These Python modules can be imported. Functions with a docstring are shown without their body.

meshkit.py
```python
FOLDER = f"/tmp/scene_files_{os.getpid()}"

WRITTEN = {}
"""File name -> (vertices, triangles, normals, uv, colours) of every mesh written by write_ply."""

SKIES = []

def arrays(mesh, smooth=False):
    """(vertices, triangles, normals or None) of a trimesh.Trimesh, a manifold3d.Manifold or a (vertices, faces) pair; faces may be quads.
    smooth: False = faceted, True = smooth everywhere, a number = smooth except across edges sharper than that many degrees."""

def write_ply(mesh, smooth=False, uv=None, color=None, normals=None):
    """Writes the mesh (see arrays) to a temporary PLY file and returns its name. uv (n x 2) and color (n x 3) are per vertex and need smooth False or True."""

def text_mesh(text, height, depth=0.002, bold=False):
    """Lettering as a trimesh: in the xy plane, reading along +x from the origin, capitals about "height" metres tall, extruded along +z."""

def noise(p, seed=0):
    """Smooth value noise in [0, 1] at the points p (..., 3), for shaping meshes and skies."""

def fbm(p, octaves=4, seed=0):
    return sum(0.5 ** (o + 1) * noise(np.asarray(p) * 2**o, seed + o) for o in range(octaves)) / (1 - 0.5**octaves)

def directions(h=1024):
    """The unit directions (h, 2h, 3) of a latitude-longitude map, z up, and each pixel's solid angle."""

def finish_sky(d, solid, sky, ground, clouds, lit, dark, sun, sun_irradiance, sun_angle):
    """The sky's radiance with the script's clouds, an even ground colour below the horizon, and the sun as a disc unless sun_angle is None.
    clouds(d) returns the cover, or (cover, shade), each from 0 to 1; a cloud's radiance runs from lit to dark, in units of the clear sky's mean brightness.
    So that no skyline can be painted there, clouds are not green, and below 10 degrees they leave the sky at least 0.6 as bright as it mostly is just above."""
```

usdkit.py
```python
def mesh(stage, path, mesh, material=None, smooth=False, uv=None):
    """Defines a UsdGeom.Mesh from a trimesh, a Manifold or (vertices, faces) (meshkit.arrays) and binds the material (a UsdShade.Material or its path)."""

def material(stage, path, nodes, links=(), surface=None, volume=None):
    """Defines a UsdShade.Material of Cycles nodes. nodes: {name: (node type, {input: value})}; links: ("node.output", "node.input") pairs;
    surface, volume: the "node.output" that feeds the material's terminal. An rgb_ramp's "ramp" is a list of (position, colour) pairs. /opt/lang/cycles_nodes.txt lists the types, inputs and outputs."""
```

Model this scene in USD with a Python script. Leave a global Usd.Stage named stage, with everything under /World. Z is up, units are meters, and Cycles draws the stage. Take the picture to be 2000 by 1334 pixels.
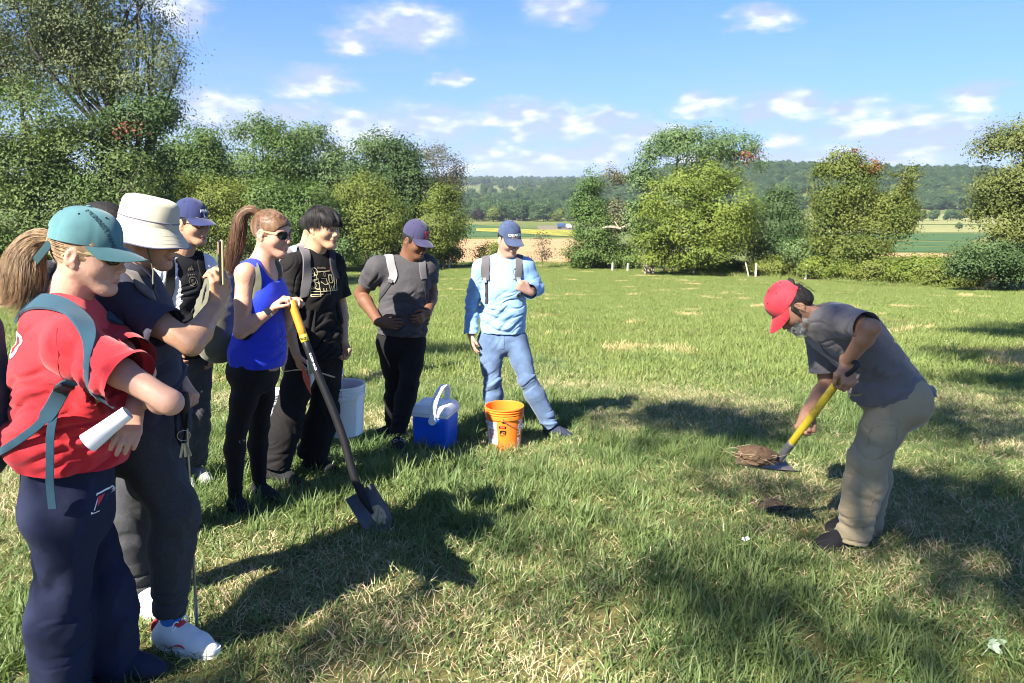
import math, numpy as np, trimesh, manifold3d, usdkit, meshkit
from pxr import Usd, UsdGeom, UsdLux, UsdShade, Sdf, Gf, Vt
from scipy.interpolate import PchipInterpolator
from scipy.spatial import cKDTree

# ------------------------------------------------------------------ camera, sky, sun, exposure
stage = Usd.Stage.CreateInMemory()
UsdGeom.SetStageUpAxis(stage, UsdGeom.Tokens.z)
UsdGeom.SetStageMetersPerUnit(stage, 1.0)
UsdGeom.Xform.Define(stage, '/World')
UsdGeom.Scope.Define(stage, '/World/Looks')

F_PX, CX, CY = 1480.0, 1000.0, 667.0          # the photograph's lens, in its own pixels (2000 x 1334)
EYE = np.array([0.0, 0.0, 1.75])
PITCH = math.radians(11.35)
cam = UsdGeom.Camera.Define(stage, '/World/camera')
cam.CreateHorizontalApertureAttr(36.0); cam.CreateVerticalApertureAttr(36.0 * 683 / 1024)
cam.CreateFocalLengthAttr(36.0 * F_PX / 2000)
cam.CreateClippingRangeAttr(Gf.Vec2f(0.05, 20000))
cam.AddTranslateOp().Set(Gf.Vec3d(*EYE)); cam.AddRotateXOp().Set(90 - math.degrees(PITCH))
cam.CreateExposureAttr(2.05)

SUN_EL, SUN_XY = math.radians(41), np.array([-0.60, -0.80])
SUN_XY = SUN_XY / np.linalg.norm(SUN_XY)
SUN = np.array([SUN_XY[0] * math.cos(SUN_EL), SUN_XY[1] * math.cos(SUN_EL), math.sin(SUN_EL)])
SUN_ROT = math.atan2(SUN[0], SUN[1])
sun = UsdLux.DistantLight.Define(stage, '/World/sun')
sun.CreateNormalizeAttr(True); sun.CreateIntensityAttr(1.25); sun.CreateAngleAttr(0.53)
sun.CreateColorAttr(Gf.Vec3f(1.0, 0.93, 0.82))
def _look_quat(d):                              # rotates -z onto d
    return Gf.Rotation(Gf.Vec3d(0, 0, -1), Gf.Vec3d(*d)).GetQuat()
sun.AddOrientOp(UsdGeom.XformOp.PrecisionDouble).Set(_look_quat(-SUN))

def pix_dir(u, v):
    x, y = (u - CX) / F_PX, -(v - CY) / F_PX
    c, s = math.cos(PITCH), math.sin(PITCH)
    return np.array([x, c + y * s, -s + y * c])
def at(u, v, Y):
    """The point at ground distance Y (metres along +y) that the photograph shows at pixel (u, v)."""
    d = pix_dir(u, v)
    return EYE + d * (Y / d[1])
def to_pix(p):
    q = np.asarray(p, float) - EYE
    c, s = math.cos(PITCH), math.sin(PITCH)
    z = q[1] * c - q[2] * s
    return CX + F_PX * q[0] / z, CY - F_PX * (q[1] * s + q[2] * c) / z

def sky_dome():
    dome = UsdLux.DomeLight.Define(stage, '/World/sky')
    dome.CreateIntensityAttr(1.0)
    N = {'geo': ('texture_coordinate', {}), 'xyz': ('separate_xyz', {}),
         'sky': ('sky_texture', {'sky_type': 'single_scattering', 'sun_disc': False, 'sun_elevation': SUN_EL, 'sun_rotation': SUN_ROT,
                                 'altitude': 100.0, 'air_density': 1.0, 'aerosol_density': 0.6, 'ozone_density': 2.0}),
         'bg': ('background_shader', {'strength': 0.090})}
    L = [('geo.generated', 'xyz.vector')]
    # blobs of cumulus: where the photograph shows them, broken up by noise
    blobs = [(612, 162, 74, 22), (470, 215, 90, 32), (570, 215, 70, 28), (790, 55, 105, 40), (690, 85, 50, 26), (1515, 212, 88, 30), (1370, 205, 60, 22),
             (1905, 192, 60, 26), (1485, 42, 60, 22), (1105, 238, 110, 34), (830, 238, 130, 36), (360, 28, 55, 40), (400, 190, 60, 22), (1090, 20, 60, 30),
             (1820, 262, 120, 30), (1540, 272, 50, 20), (1015, 265, 40, 16), (960, 300, 70, 22), (1080, 312, 90, 24), (1190, 290, 80, 24), (870, 150, 40, 14),
             (1650, 215, 60, 20), (1180, 312, 40, 14), (1700, 300, 120, 22), (1500, 310, 90, 18), (700, 285, 90, 20), (1000, 228, 120, 26), (1260, 262, 100, 22), (720, 245, 130, 28), (440, 232, 120, 34), (1750, 246, 130, 28), (1350, 312, 120, 16), (990, 332, 130, 12), (1640, 322, 110, 14), (1180, 232, 70, 20)]
    rng = np.random.default_rng(5)
    for _ in range(8):                          # the same weather goes on outside the frame
        a, e = rng.uniform(0.75, 2 * math.pi - 0.75), rng.uniform(0.06, 0.6)
        blobs.append((a, e, rng.uniform(0.06, 0.13), rng.uniform(0.02, 0.045)))
    # work in (azimuth, elevation) space
    N['az'] = ('math', {'math_type': 'arctan2'}); L += [('xyz.x', 'az.value1'), ('xyz.y', 'az.value2')]
    N['el'] = ('math', {'math_type': 'arcsine'}); L += [('xyz.z', 'el.value1')]
    N['comb'] = ('combine_xyz', {}); L += [('az.value', 'comb.x'), ('el.value', 'comb.y')]
    N['cst'] = ('mapping', {'scale': (15.0, 34.0, 1.0)}); L += [('comb.vector', 'cst.vector')]
    N['wn'] = ('noise_texture', {'scale': 1.0, 'detail': 3.0, 'roughness': 0.6}); L += [('cst.vector', 'wn.vector')]
    N['wc'] = ('vector_math', {'math_type': 'subtract', 'vector2': (0.5, 0.5, 0.5)}); L += [('wn.color', 'wc.vector1')]
    N['ws'] = ('vector_math', {'math_type': 'multiply', 'vector2': (0.10, 0.046, 0.0)}); L += [('wc.vector', 'ws.vector1')]
    N['wp'] = ('vector_math', {'math_type': 'add'}); L += [('comb.vector', 'wp.vector1'), ('ws.vector', 'wp.vector2')]
    acc = None
    for i, b in enumerate(blobs):
        if b[0] > 10:
            d = pix_dir(b[0], b[1]); d /= np.linalg.norm(d)
            a, e, ra, re = math.atan2(d[0], d[1]), math.asin(d[2]), b[2] * 1.2 / F_PX, b[3] * 1.2 / F_PX
        else:
            a, e, ra, re = b[0] - (2 * math.pi if b[0] > math.pi else 0), b[1], b[2], b[3]
        N[f'm{i}'] = ('mapping', {'location': (-a / ra, -e / re, 0), 'scale': (1 / ra, 1 / re, 0)})
        N[f'l{i}'] = ('vector_math', {'math_type': 'length'}); L += [('wp.vector', f'm{i}.vector'), (f'm{i}.vector', f'l{i}.vector1')]
        N[f'r{i}'] = ('map_range', {'range_type': 'smoothstep', 'from_min': 1.22, 'from_max': 0.25, 'to_min': 0.0, 'to_max': 1.0, 'clamp': True})
        L += [(f'l{i}.value', f'r{i}.value')]
        if acc is None: acc = f'r{i}.result'
        else:
            N[f'x{i}'] = ('math', {'math_type': 'maximum'}); L += [(acc, f'x{i}.value1'), (f'r{i}.result', f'x{i}.value2')]; acc = f'x{i}.value'
    # thin veil towards the horizon
    N['vm'] = ('mapping', {'scale': (5.0, 26.0, 1.0)}); L += [('comb.vector', 'vm.vector')]
    N['vn'] = ('noise_texture', {'scale': 1.0, 'detail': 3.0, 'roughness': 0.62}); L += [('vm.vector', 'vn.vector')]
    N['ve'] = ('map_range', {'from_min': 0.24, 'from_max': 0.03, 'to_min': 0.0, 'to_max': 0.30, 'clamp': True}); L += [('el.value', 've.value')]
    N['vr'] = ('map_range', {'range_type': 'smoothstep', 'from_min': 0.42, 'from_max': 0.68, 'to_min': 0.0, 'to_max': 1.0, 'clamp': True}); L += [('vn.fac', 'vr.value')]
    N['vv'] = ('math', {'math_type': 'multiply'}); L += [('ve.result', 'vv.value1'), ('vr.result', 'vv.value2')]
    N['fine'] = ('noise_texture', {'scale': 3.5, 'detail': 4.0, 'roughness': 0.62}); L += [('cst.vector', 'fine.vector')]
    N['fr'] = ('map_range', {'from_min': 0.25, 'from_max': 0.7, 'to_min': 0.55, 'to_max': 1.25, 'clamp': True}); L += [('fine.fac', 'fr.value')]
    N['cov'] = ('math', {'math_type': 'multiply', 'use_clamp': True}); L += [(acc, 'cov.value1'), ('fr.result', 'cov.value2')]
    N['cov2'] = ('math', {'math_type': 'maximum'}); L += [('cov.value', 'cov2.value1'), ('vv.value', 'cov2.value2')]
    N['covs'] = ('math', {'math_type': 'multiply', 'value2': 0.88}); L += [('cov2.value', 'covs.value1')]
    N['lit'] = ('mix', {'color1': CLOUD_DARK, 'color2': CLOUD_LIT}); 
    # relief: tops towards the sun bright, bases grey
    N['om'] = ('vector_math', {'math_type': 'add', 'vector2': (-0.35, 0.75, 0.0)}); N['on'] = ('noise_texture', {'scale': 0.9, 'detail': 2.0, 'roughness': 0.55}); N['on2'] = ('noise_texture', {'scale': 0.9, 'detail': 2.0, 'roughness': 0.55})
    L += [('cst.vector', 'om.vector1'), ('om.vector', 'on.vector'), ('cst.vector', 'on2.vector')]
    N['rel'] = ('math', {'math_type': 'subtract'}); L += [('on2.fac', 'rel.value1'), ('on.fac', 'rel.value2')]
    N['rl'] = ('map_range', {'from_min': -0.04, 'from_max': 0.17, 'to_min': 0.0, 'to_max': 1.35, 'clamp': True})
    N['sf'] = ('math', {'math_type': 'multiply', 'use_clamp': True}); L += [('rel.value', 'rl.value'), ('rl.result', 'sf.value1'), ('cov.value', 'sf.value2'), ('sf.value', 'lit.fac')]
    N['hz'] = ('mix', {'color2': SKY_HAZE}); 
    N['he'] = ('map_range', {'from_min': 0.22, 'from_max': -0.02, 'to_min': 0.0, 'to_max': 0.62, 'clamp': True}); L += [('el.value', 'he.value'), ('he.result', 'hz.fac')]
    N['tint'] = ('mix', {'mix_type': 'multiply', 'fac': 1.0, 'color2': SKY_TINT}); L += [('sky.color', 'tint.color1'), ('tint.color', 'hz.color1')]
    N['mixc'] = ('mix', {}); L += [('hz.color', 'mixc.color1'), ('lit.color', 'mixc.color2'), ('covs.value', 'mixc.fac'), ('mixc.color', 'bg.color')]
    mat = usdkit.material(stage, '/World/Looks/sky_air', N, L, surface='bg.background')
    UsdShade.MaterialBindingAPI.Apply(dome.GetPrim()).Bind(mat)
CLOUD_DARK, CLOUD_LIT, SKY_HAZE, SKY_TINT = (1.6, 1.85, 2.45), (3.2, 3.25, 3.4), (1.0, 1.38, 2.2), (0.215, 0.345, 0.57)
sky_dome()

# ------------------------------------------------------------------ small helpers
_names = {}
def numbered(path):
    n = _names.get(path, 0); _names[path] = n + 1
    return path if n == 0 else f'{path}_{n:03d}'
def tag(prim, label=None, cat=None, group=None, kind=None):
    p = prim.GetPrim() if hasattr(prim, 'GetPrim') else prim
    for k, v in (('label', label), ('category', cat), ('group', group), ('kind', kind)):
        if v: p.SetCustomDataByKey(k, v)
    return p
def thing(name, label, cat, loc=(0, 0, 0), rz=0.0, group=None):
    x = UsdGeom.Xform.Define(stage, numbered('/World/' + name))
    x.AddTranslateOp().Set(Gf.Vec3d(*map(float, loc)))
    x.AddRotateZOp().Set(float(math.degrees(rz)))
    x.GetPrim().SetCustomDataByKey('label', label); x.GetPrim().SetCustomDataByKey('category', cat)
    if group: x.GetPrim().SetCustomDataByKey('group', group)
    return x.GetPrim()
def obj(name, mesh, mat, parent=None, smooth=False, label=None, uv=None):
    base = str(parent.GetPath()) if parent is not None else '/World'
    if isinstance(mesh, (tuple, list)):
        v, f = np.asarray(mesh[0], float), np.asarray(mesh[1], int); used = np.unique(f)
        if len(used) < len(v):
            back = np.zeros(len(v), int); back[used] = np.arange(len(used)); mesh = (v[used], back[f])
    m = usdkit.mesh(stage, numbered(f'{base}/{name}'), mesh, LOOK[mat] if isinstance(mat, str) else mat, smooth=smooth, uv=uv)
    if label: m.GetPrim().SetCustomDataByKey('label', label)
    return m.GetPrim()
def xf(T):
    T = np.asarray(T, float)
    return Gf.Matrix4d(*T.T.ravel().tolist())

LOOK = {}
def look(name, color, rough=0.7, var=0.12, scale=18.0, bump=0.0, bump_scale=300.0, sheen=0.0, metal=0.0, spec=0.4, trans=None, coat=0.0, dirt=None, dirt_scale=4.0, dirt_amt=(0.52, 0.72), coord='obj', sss=0.0):
    """A principled surface whose colour wanders by noise, with fine relief; dirt: a second colour in patches."""
    c = np.array(color, float)
    N = {'tc': ('texture_coordinate', {}), 'n': ('noise_texture', {'scale': scale, 'detail': 4.0, 'roughness': 0.6}),
         'r': ('rgb_ramp', {'ramp': [(0.25, tuple(c * (1 - var))), (0.75, tuple(np.minimum(c * (1 + var), 1)))]}),
         'p': ('principled_bsdf', {'roughness': rough, 'metallic': metal, 'specular_ior_level': spec, 'sheen_weight': sheen, 'coat_weight': coat, 'sheen_roughness': 0.5})}
    L = [('tc.object', 'n.vector'), ('n.fac', 'r.fac')]
    src = 'r.color'
    if dirt is not None:
        N['dn'] = ('noise_texture', {'scale': dirt_scale, 'detail': 6.0, 'roughness': 0.65})
        N['dr'] = ('map_range', {'from_min': dirt_amt[0], 'from_max': dirt_amt[1], 'clamp': True})
        N['dm'] = ('mix', {'color2': tuple(dirt)})
        L += [('tc.object', 'dn.vector'), ('dn.fac', 'dr.value'), ('dr.result', 'dm.fac'), (src, 'dm.color1')]; src = 'dm.color'
    L.append((src, 'p.base_color'))
    if sss:
        N['p'][1].update(subsurface_weight=sss, subsurface_scale=0.004, subsurface_radius=(1.0, 0.35, 0.2))
    if bump:
        N['bn'] = ('noise_texture', {'scale': bump_scale, 'detail': 2.0}); N['b'] = ('bump', {'strength': bump, 'distance': 0.002})
        L += [('tc.object', 'bn.vector'), ('bn.fac', 'b.height'), ('b.normal', 'p.normal')]
    LOOK[name] = usdkit.material(stage, f'/World/Looks/{name}', N, L, surface='p.BSDF')
    return LOOK[name]

def foliage_look(name, dark, light, accent=None, accent_amt=0.0, trans=0.28, scale=0.35, rough=0.55, pos=True, spec=0.25):
    """Leaves: colour varies from leaf to leaf and from clump to clump, and light comes through."""
    N = {'g': ('geometry', {}), 'n': ('noise_texture', {'scale': scale, 'detail': 3.0, 'roughness': 0.6}),
         'a': ('math', {'math_type': 'multiply', 'value2': 0.45}), 'b': ('math', {'math_type': 'multiply_add', 'value2': 0.9, 'value3': -0.17}), 's': ('math', {'math_type': 'add'}),
         'r': ('rgb_ramp', {'ramp': [(0.15, dark), (0.85, light)]}),
         'p': ('principled_bsdf', {'roughness': rough, 'specular_ior_level': spec}), 't': ('translucent_bsdf', {}), 'm': ('mix_closure', {'fac': trans})}
    L = [('g.position', 'n.vector'), ('g.random_per_island', 'a.value1'), ('n.fac', 'b.value1'), ('a.value', 's.value1'), ('b.value', 's.value2'), ('s.value', 'r.fac')]
    src = 'r.color'
    if accent is not None:
        N['an'] = ('noise_texture', {'scale': scale * 1.7, 'detail': 4.0}); N['w'] = ('white_noise_texture', {'dimensions': '1D'})
        N['am'] = ('math', {'math_type': 'multiply'}); N['ar'] = ('map_range', {'from_min': 0.60 - accent_amt * 0.24, 'from_max': 0.66 - accent_amt * 0.24, 'clamp': True}); N['ac'] = ('mix', {'color2': accent})
        L += [('g.position', 'an.vector'), ('g.random_per_island', 'w.w'), ('an.fac', 'am.value1'), ('w.value', 'am.value2'), ('am.value', 'ar.value'), ('ar.result', 'ac.fac'), (src, 'ac.color1')]; src = 'ac.color'
    N['tb'] = ('mix', {'mix_type': 'multiply', 'fac': 1.0, 'color2': (1.25, 1.25, 0.6)})
    L += [(src, 'p.base_color'), (src, 'tb.color1'), ('tb.color', 't.color'), ('p.BSDF', 'm.closure1'), ('t.BSDF', 'm.closure2')]
    LOOK[name] = usdkit.material(stage, f'/World/Looks/{name}', N, L, surface='m.closure')
    return LOOK[name]

def grid_faces(nu, nv, wrap=False):
    i, j = np.meshgrid(np.arange(nu if wrap else nu - 1), np.arange(nv - 1), indexing='ij')
    a = i * nv + j; b = ((i + 1) % nu) * nv + j
    a, b = a.ravel(), b.ravel()
    return np.vstack([np.stack([a, b, b + 1], 1), np.stack([a, b + 1, a + 1], 1)])
def tube(points, radii, n=8, caps=True):
    """A tapered tube along points."""
    P = np.asarray(points, float); R = np.broadcast_to(np.asarray(radii, float), len(P))
    T = np.gradient(P, axis=0); T /= np.maximum(np.linalg.norm(T, axis=1, keepdims=True), 1e-9)
    up = np.array([0, 0, 1.0]) if abs(T[0][2]) < 0.9 else np.array([1.0, 0, 0])
    X = np.cross(T[0], up); X /= np.linalg.norm(X); V = []
    for k in range(len(P)):
        X = X - T[k] * (X @ T[k]); X /= np.linalg.norm(X); Y = np.cross(T[k], X)
        a = np.arange(n) / n * 2 * math.pi
        V.append(P[k] + R[k] * (np.cos(a)[:, None] * X + np.sin(a)[:, None] * Y))
    V = np.vstack(V); Fs = []
    for k in range(len(P) - 1):
        for i in range(n):
            a, b = k * n + i, k * n + (i + 1) % n
            Fs += [[a, b, b + n], [a, b + n, a + n]]
    if caps:
        c0, c1 = len(V), len(V) + 1
        V = np.vstack([V, P[0], P[-1]]); m = (len(P) - 1) * n
        for i in range(n):
            Fs += [[c0, (i + 1) % n, i], [c1, m + i, m + (i + 1) % n]]
    return V, np.array(Fs)
def join(parts):
    V, Fs, n = [], [], 0
    for m in parts:
        if hasattr(m, 'to_mesh'):
            q = m.to_mesh(); v, f = q.vert_properties[:, :3], q.tri_verts
        elif isinstance(m, trimesh.Trimesh): v, f = m.vertices, m.faces
        else: v, f = m
        V.append(np.asarray(v)); Fs.append(np.asarray(f) + n); n += len(v)
    return np.vstack(V), np.vstack(Fs)
def bez(pts, n):
    """Smooth curve through pts (Catmull-Rom by PCHIP in each coordinate)."""
    P = np.asarray(pts, float); d = np.r_[0, np.cumsum(np.linalg.norm(np.diff(P, axis=0), axis=1))]
    from scipy.interpolate import CubicSpline
    t = np.linspace(0, d[-1], n)
    return CubicSpline(d, P, axis=0, bc_type='natural')(t) if len(P) > 2 else P[0] + (P[1] - P[0]) * np.linspace(0, 1, n)[:, None]
# ------------------------------------------------------------------ common finishes
look('truck_white', (0.75, 0.76, 0.78), 0.4, 0.05, 2); look('truck_blue', (0.03, 0.06, 0.14), 0.4, 0.1, 2); look('black_rubber', (0.02, 0.02, 0.02), 0.8, 0.2, 20); look('dark_glass', (0.02, 0.025, 0.03), 0.1, 0.1, 3, spec=.6)
def rbox(sx, sy, sz, c=(0, 0, 0), r=0.05):
    r = min(r, sx * .49, sy * .49, sz * .49); h = np.array([sx, sy, sz]) / 2 - r
    pts = [manifold3d.Manifold.sphere(r, 12).translate(tuple(np.array(s) * h + c)) for s in np.array(np.meshgrid([-1, 1], [-1, 1], [-1, 1])).T.reshape(-1, 3)]
    return manifold3d.Manifold.batch_hull(pts)

look('straw', (0.50, 0.405, 0.235), 0.7, 0.35, 25)
# ------------------------------------------------------------------ the land
_py = np.array([-400, -60, -10, 0, 1.5, 3, 4.2, 6.1, 10, 20, 30, 46, 60, 70, 80, 100, 140, 200, 230, 600, 900, 8000.])
_pz = np.array([2.0, 0.6, 0.05, 0, 0, -.03, -.11, -.3, -.7, -1.85, -2.9, -4.35, -5.2, -5.75, -6.05, -8, -14, -21, -22, -22.4, -22.8, -23])
_prof = PchipInterpolator(_py, _pz)
def sstep(a, b, x):
    t = np.clip((x - a) / (b - a), 0, 1); return t * t * (3 - 2 * t)
def zland(x, y):
    x, y = np.asarray(x, float), np.asarray(y, float)
    z = _prof(np.clip(y, -399, 7999))
    near = 0.020 * (meshkit.noise(np.stack([x * .55, y * .55, 0 * x], -1), 3) - .5) + 0.006 * (meshkit.noise(np.stack([x * 1.7, y * 1.7, 0 * x], -1), 4) - .5)
    z = z + near * sstep(120, 60, y)
    # wooded hill across the valley on the right, and the long ridges behind
    hill = 40 * np.exp(-((x - 560) / 420) ** 2) * sstep(760, 1050, y) * sstep(1900, 1200, y)
    hill += 22 * np.exp(-((x - 250) / 160) ** 2) * sstep(800, 1050, y) * sstep(1700, 1200, y)
    n1 = meshkit.fbm(np.stack([x / 900, y / 700, 0 * x + 7], -1), 3, 11)
    ridge = (34 + 40 * n1) * sstep(1100, 1900, y) * sstep(-200, -600, -y) * (0.55 + 0.45 * sstep(1500, 3200, y))
    ridge += 26 * n1 * sstep(2400, 3800, y)
    left = 25 * sstep(-300, -900, x) * sstep(500, 1200, y)
    return z + hill + ridge + left
def land():
    ys = np.r_[np.linspace(-300, -40, 14)[:-1], np.linspace(-40, -4, 19)[:-1], np.linspace(-4, 16, 81)[:-1], np.linspace(16, 90, 75)[:-1], np.geomspace(90, 7500, 90)]
    t = np.r_[-np.geomspace(9000, 14, 40)[:-1], np.linspace(-14, 14, 113), np.geomspace(14, 9000, 40)[1:]]
    X, Y = np.meshgrid(t, ys, indexing='ij')
    V = np.stack([X, Y, zland(X, Y)], -1).reshape(-1, 3)
    return V, grid_faces(len(t), len(ys))[:, ::-1]

def ground_look():
    N = {'g': ('geometry', {}), 'sx': ('separate_xyz', {}),
         'n1': ('noise_texture', {'scale': 0.55, 'detail': 5.0, 'roughness': 0.65}), 'n2': ('noise_texture', {'scale': 9.0, 'detail': 6.0, 'roughness': 0.7}),
         'r1': ('rgb_ramp', {'ramp': [(0.3, (0.075, 0.078, 0.03)), (0.5, (0.13, 0.125, 0.048)), (0.72, (0.24, 0.185, 0.09))]}),
         'r2': ('rgb_ramp', {'ramp': [(0.3, (0.4, 0.4, 0.4)), (0.72, (1.25, 1.2, 1.1))]}),
         'mu': ('mix', {'mix_type': 'multiply', 'fac': 1.0}),
         # the valley beyond the fence: rough meadow
         'n3': ('noise_texture', {'scale': 0.012, 'detail': 6.0, 'roughness': 0.6}), 'r3': ('rgb_ramp', {'ramp': [(0.3, (0.05, 0.075, 0.02)), (0.55, (0.105, 0.125, 0.035)), (0.75, (0.16, 0.15, 0.06))]}),
         'yr': ('map_range', {'from_min': 85.0, 'from_max': 120.0, 'clamp': True}), 'mx': ('mix', {}),
         'p': ('principled_bsdf', {'roughness': 0.95, 'specular_ior_level': 0.1})}
    L = [('g.position', 'n1.vector'), ('g.position', 'n2.vector'), ('n1.fac', 'r1.fac'), ('n2.fac', 'r2.fac'), ('r1.color', 'mu.color1'), ('r2.color', 'mu.color2'),
         ('g.position', 'n3.vector'), ('n3.fac', 'r3.fac'), ('g.position', 'sx.vector'), ('sx.y', 'yr.value'), ('yr.result', 'mx.fac'), ('mu.color', 'mx.color1'), ('r3.color', 'mx.color2'),
         ('mx.color', 'p.base_color')]
    LOOK['meadow_soil'] = usdkit.material(stage, '/World/Looks/meadow_soil', N, L, surface='p.BSDF')
ground_look()
g = obj('ground', land(), 'meadow_soil', smooth=True); tag(g, kind='structure')

def field_sheet(name, corners, mat, lift=0.12, n=24):
    """A field on the valley floor, following the land a hand above it."""
    c = np.asarray(corners, float); a = np.linspace(0, 1, n)
    U, W = np.meshgrid(a, a, indexing='ij')
    P = (c[0] * ((1 - U) * (1 - W))[..., None] + c[1] * (U * (1 - W))[..., None] + c[2] * (U * W)[..., None] + c[3] * ((1 - U) * W)[..., None])
    V = np.stack([P[..., 0], P[..., 1], zland(P[..., 0], P[..., 1]) + lift], -1).reshape(-1, 3)
    tag(obj(name, (V, grid_faces(n, n)), mat, smooth=True), kind='structure')
def field_look(name, c0, c1, scale, stretch=(1, 1, 1)):
    N = {'g': ('geometry', {}), 'm': ('mapping', {'scale': stretch}), 'n': ('noise_texture', {'scale': scale, 'detail': 6.0, 'roughness': 0.7}), 'r': ('rgb_ramp', {'ramp': [(0.32, c0), (0.68, c1)]}), 'p': ('principled_bsdf', {'roughness': 0.95, 'specular_ior_level': 0.1})}
    LOOK[name] = usdkit.material(stage, f'/World/Looks/{name}', N, [('g.position', 'm.vector'), ('m.vector', 'n.vector'), ('n.fac', 'r.fac'), ('r.color', 'p.base_color')], surface='p.BSDF')
field_look('tilled_soil', (0.25, 0.155, 0.075), (0.37, 0.25, 0.13), 0.08, (1, 3, 1))
field_look('green_crop', (0.035, 0.075, 0.026), (0.055, 0.10, 0.034), 0.15, (1, 4, 1))
field_look('pale_meadow', (0.15, 0.165, 0.06), (0.22, 0.215, 0.09), 0.05, (1, 2, 1))
field_look('goldenrod', (0.075, 0.105, 0.03), (0.36, 0.30, 0.04), 0.09, (1, 1.5, 1))
field_look('grey_soil', (0.11, 0.10, 0.075), (0.17, 0.14, 0.10), 0.05, (1, 3, 1))
def gp(u, v):
    """Valley-floor point under a pixel."""
    d = pix_dir(u, v); y = 300.
    for _ in range(60):
        y = (1.75 - float(_prof(min(y, 7900)))) / (-d[2]) * d[1]
    return [d[0] / d[1] * y, y]
field_sheet('tilled_field', [gp(860, 512), gp(1200, 512), gp(1160, 466), gp(895, 468)], 'tilled_soil')
field_sheet('crop_field', [gp(880, 463), gp(1120, 463), gp(1120, 452), gp(880, 436)], 'green_crop')
field_sheet('flower_strip', [gp(930, 452), gp(1170, 466), gp(1190, 452), gp(930, 446)], 'goldenrod', lift=0.3)
field_sheet('ploughed_field', [gp(1050, 449), gp(1200, 452), gp(1200, 441), gp(1050, 441)], 'grey_soil', lift=0.2)
field_sheet('strip_field', [gp(1640, 503), gp(1860, 503), gp(1880, 496), gp(1640, 494)], 'tilled_soil')
field_sheet('strip_field', [gp(1620, 492), gp(1850, 492), gp(1880, 484), gp(1620, 478)], 'green_crop')
field_sheet('strip_field', [gp(1620, 476), gp(1880, 482), gp(1910, 475), gp(1620, 468)], 'green_crop')
field_sheet('strip_field', [gp(1620, 466), gp(1890, 472), gp(1950, 456), gp(1620, 457)], 'green_crop')
field_sheet('pasture', [gp(1600, 455), gp(1960, 454), gp(1980, 440), gp(1560, 440)], 'pale_meadow')
field_sheet('pasture', [gp(1600, 438), gp(1960, 438), gp(1980, 418), gp(1560, 418)], 'pale_meadow')
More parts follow.
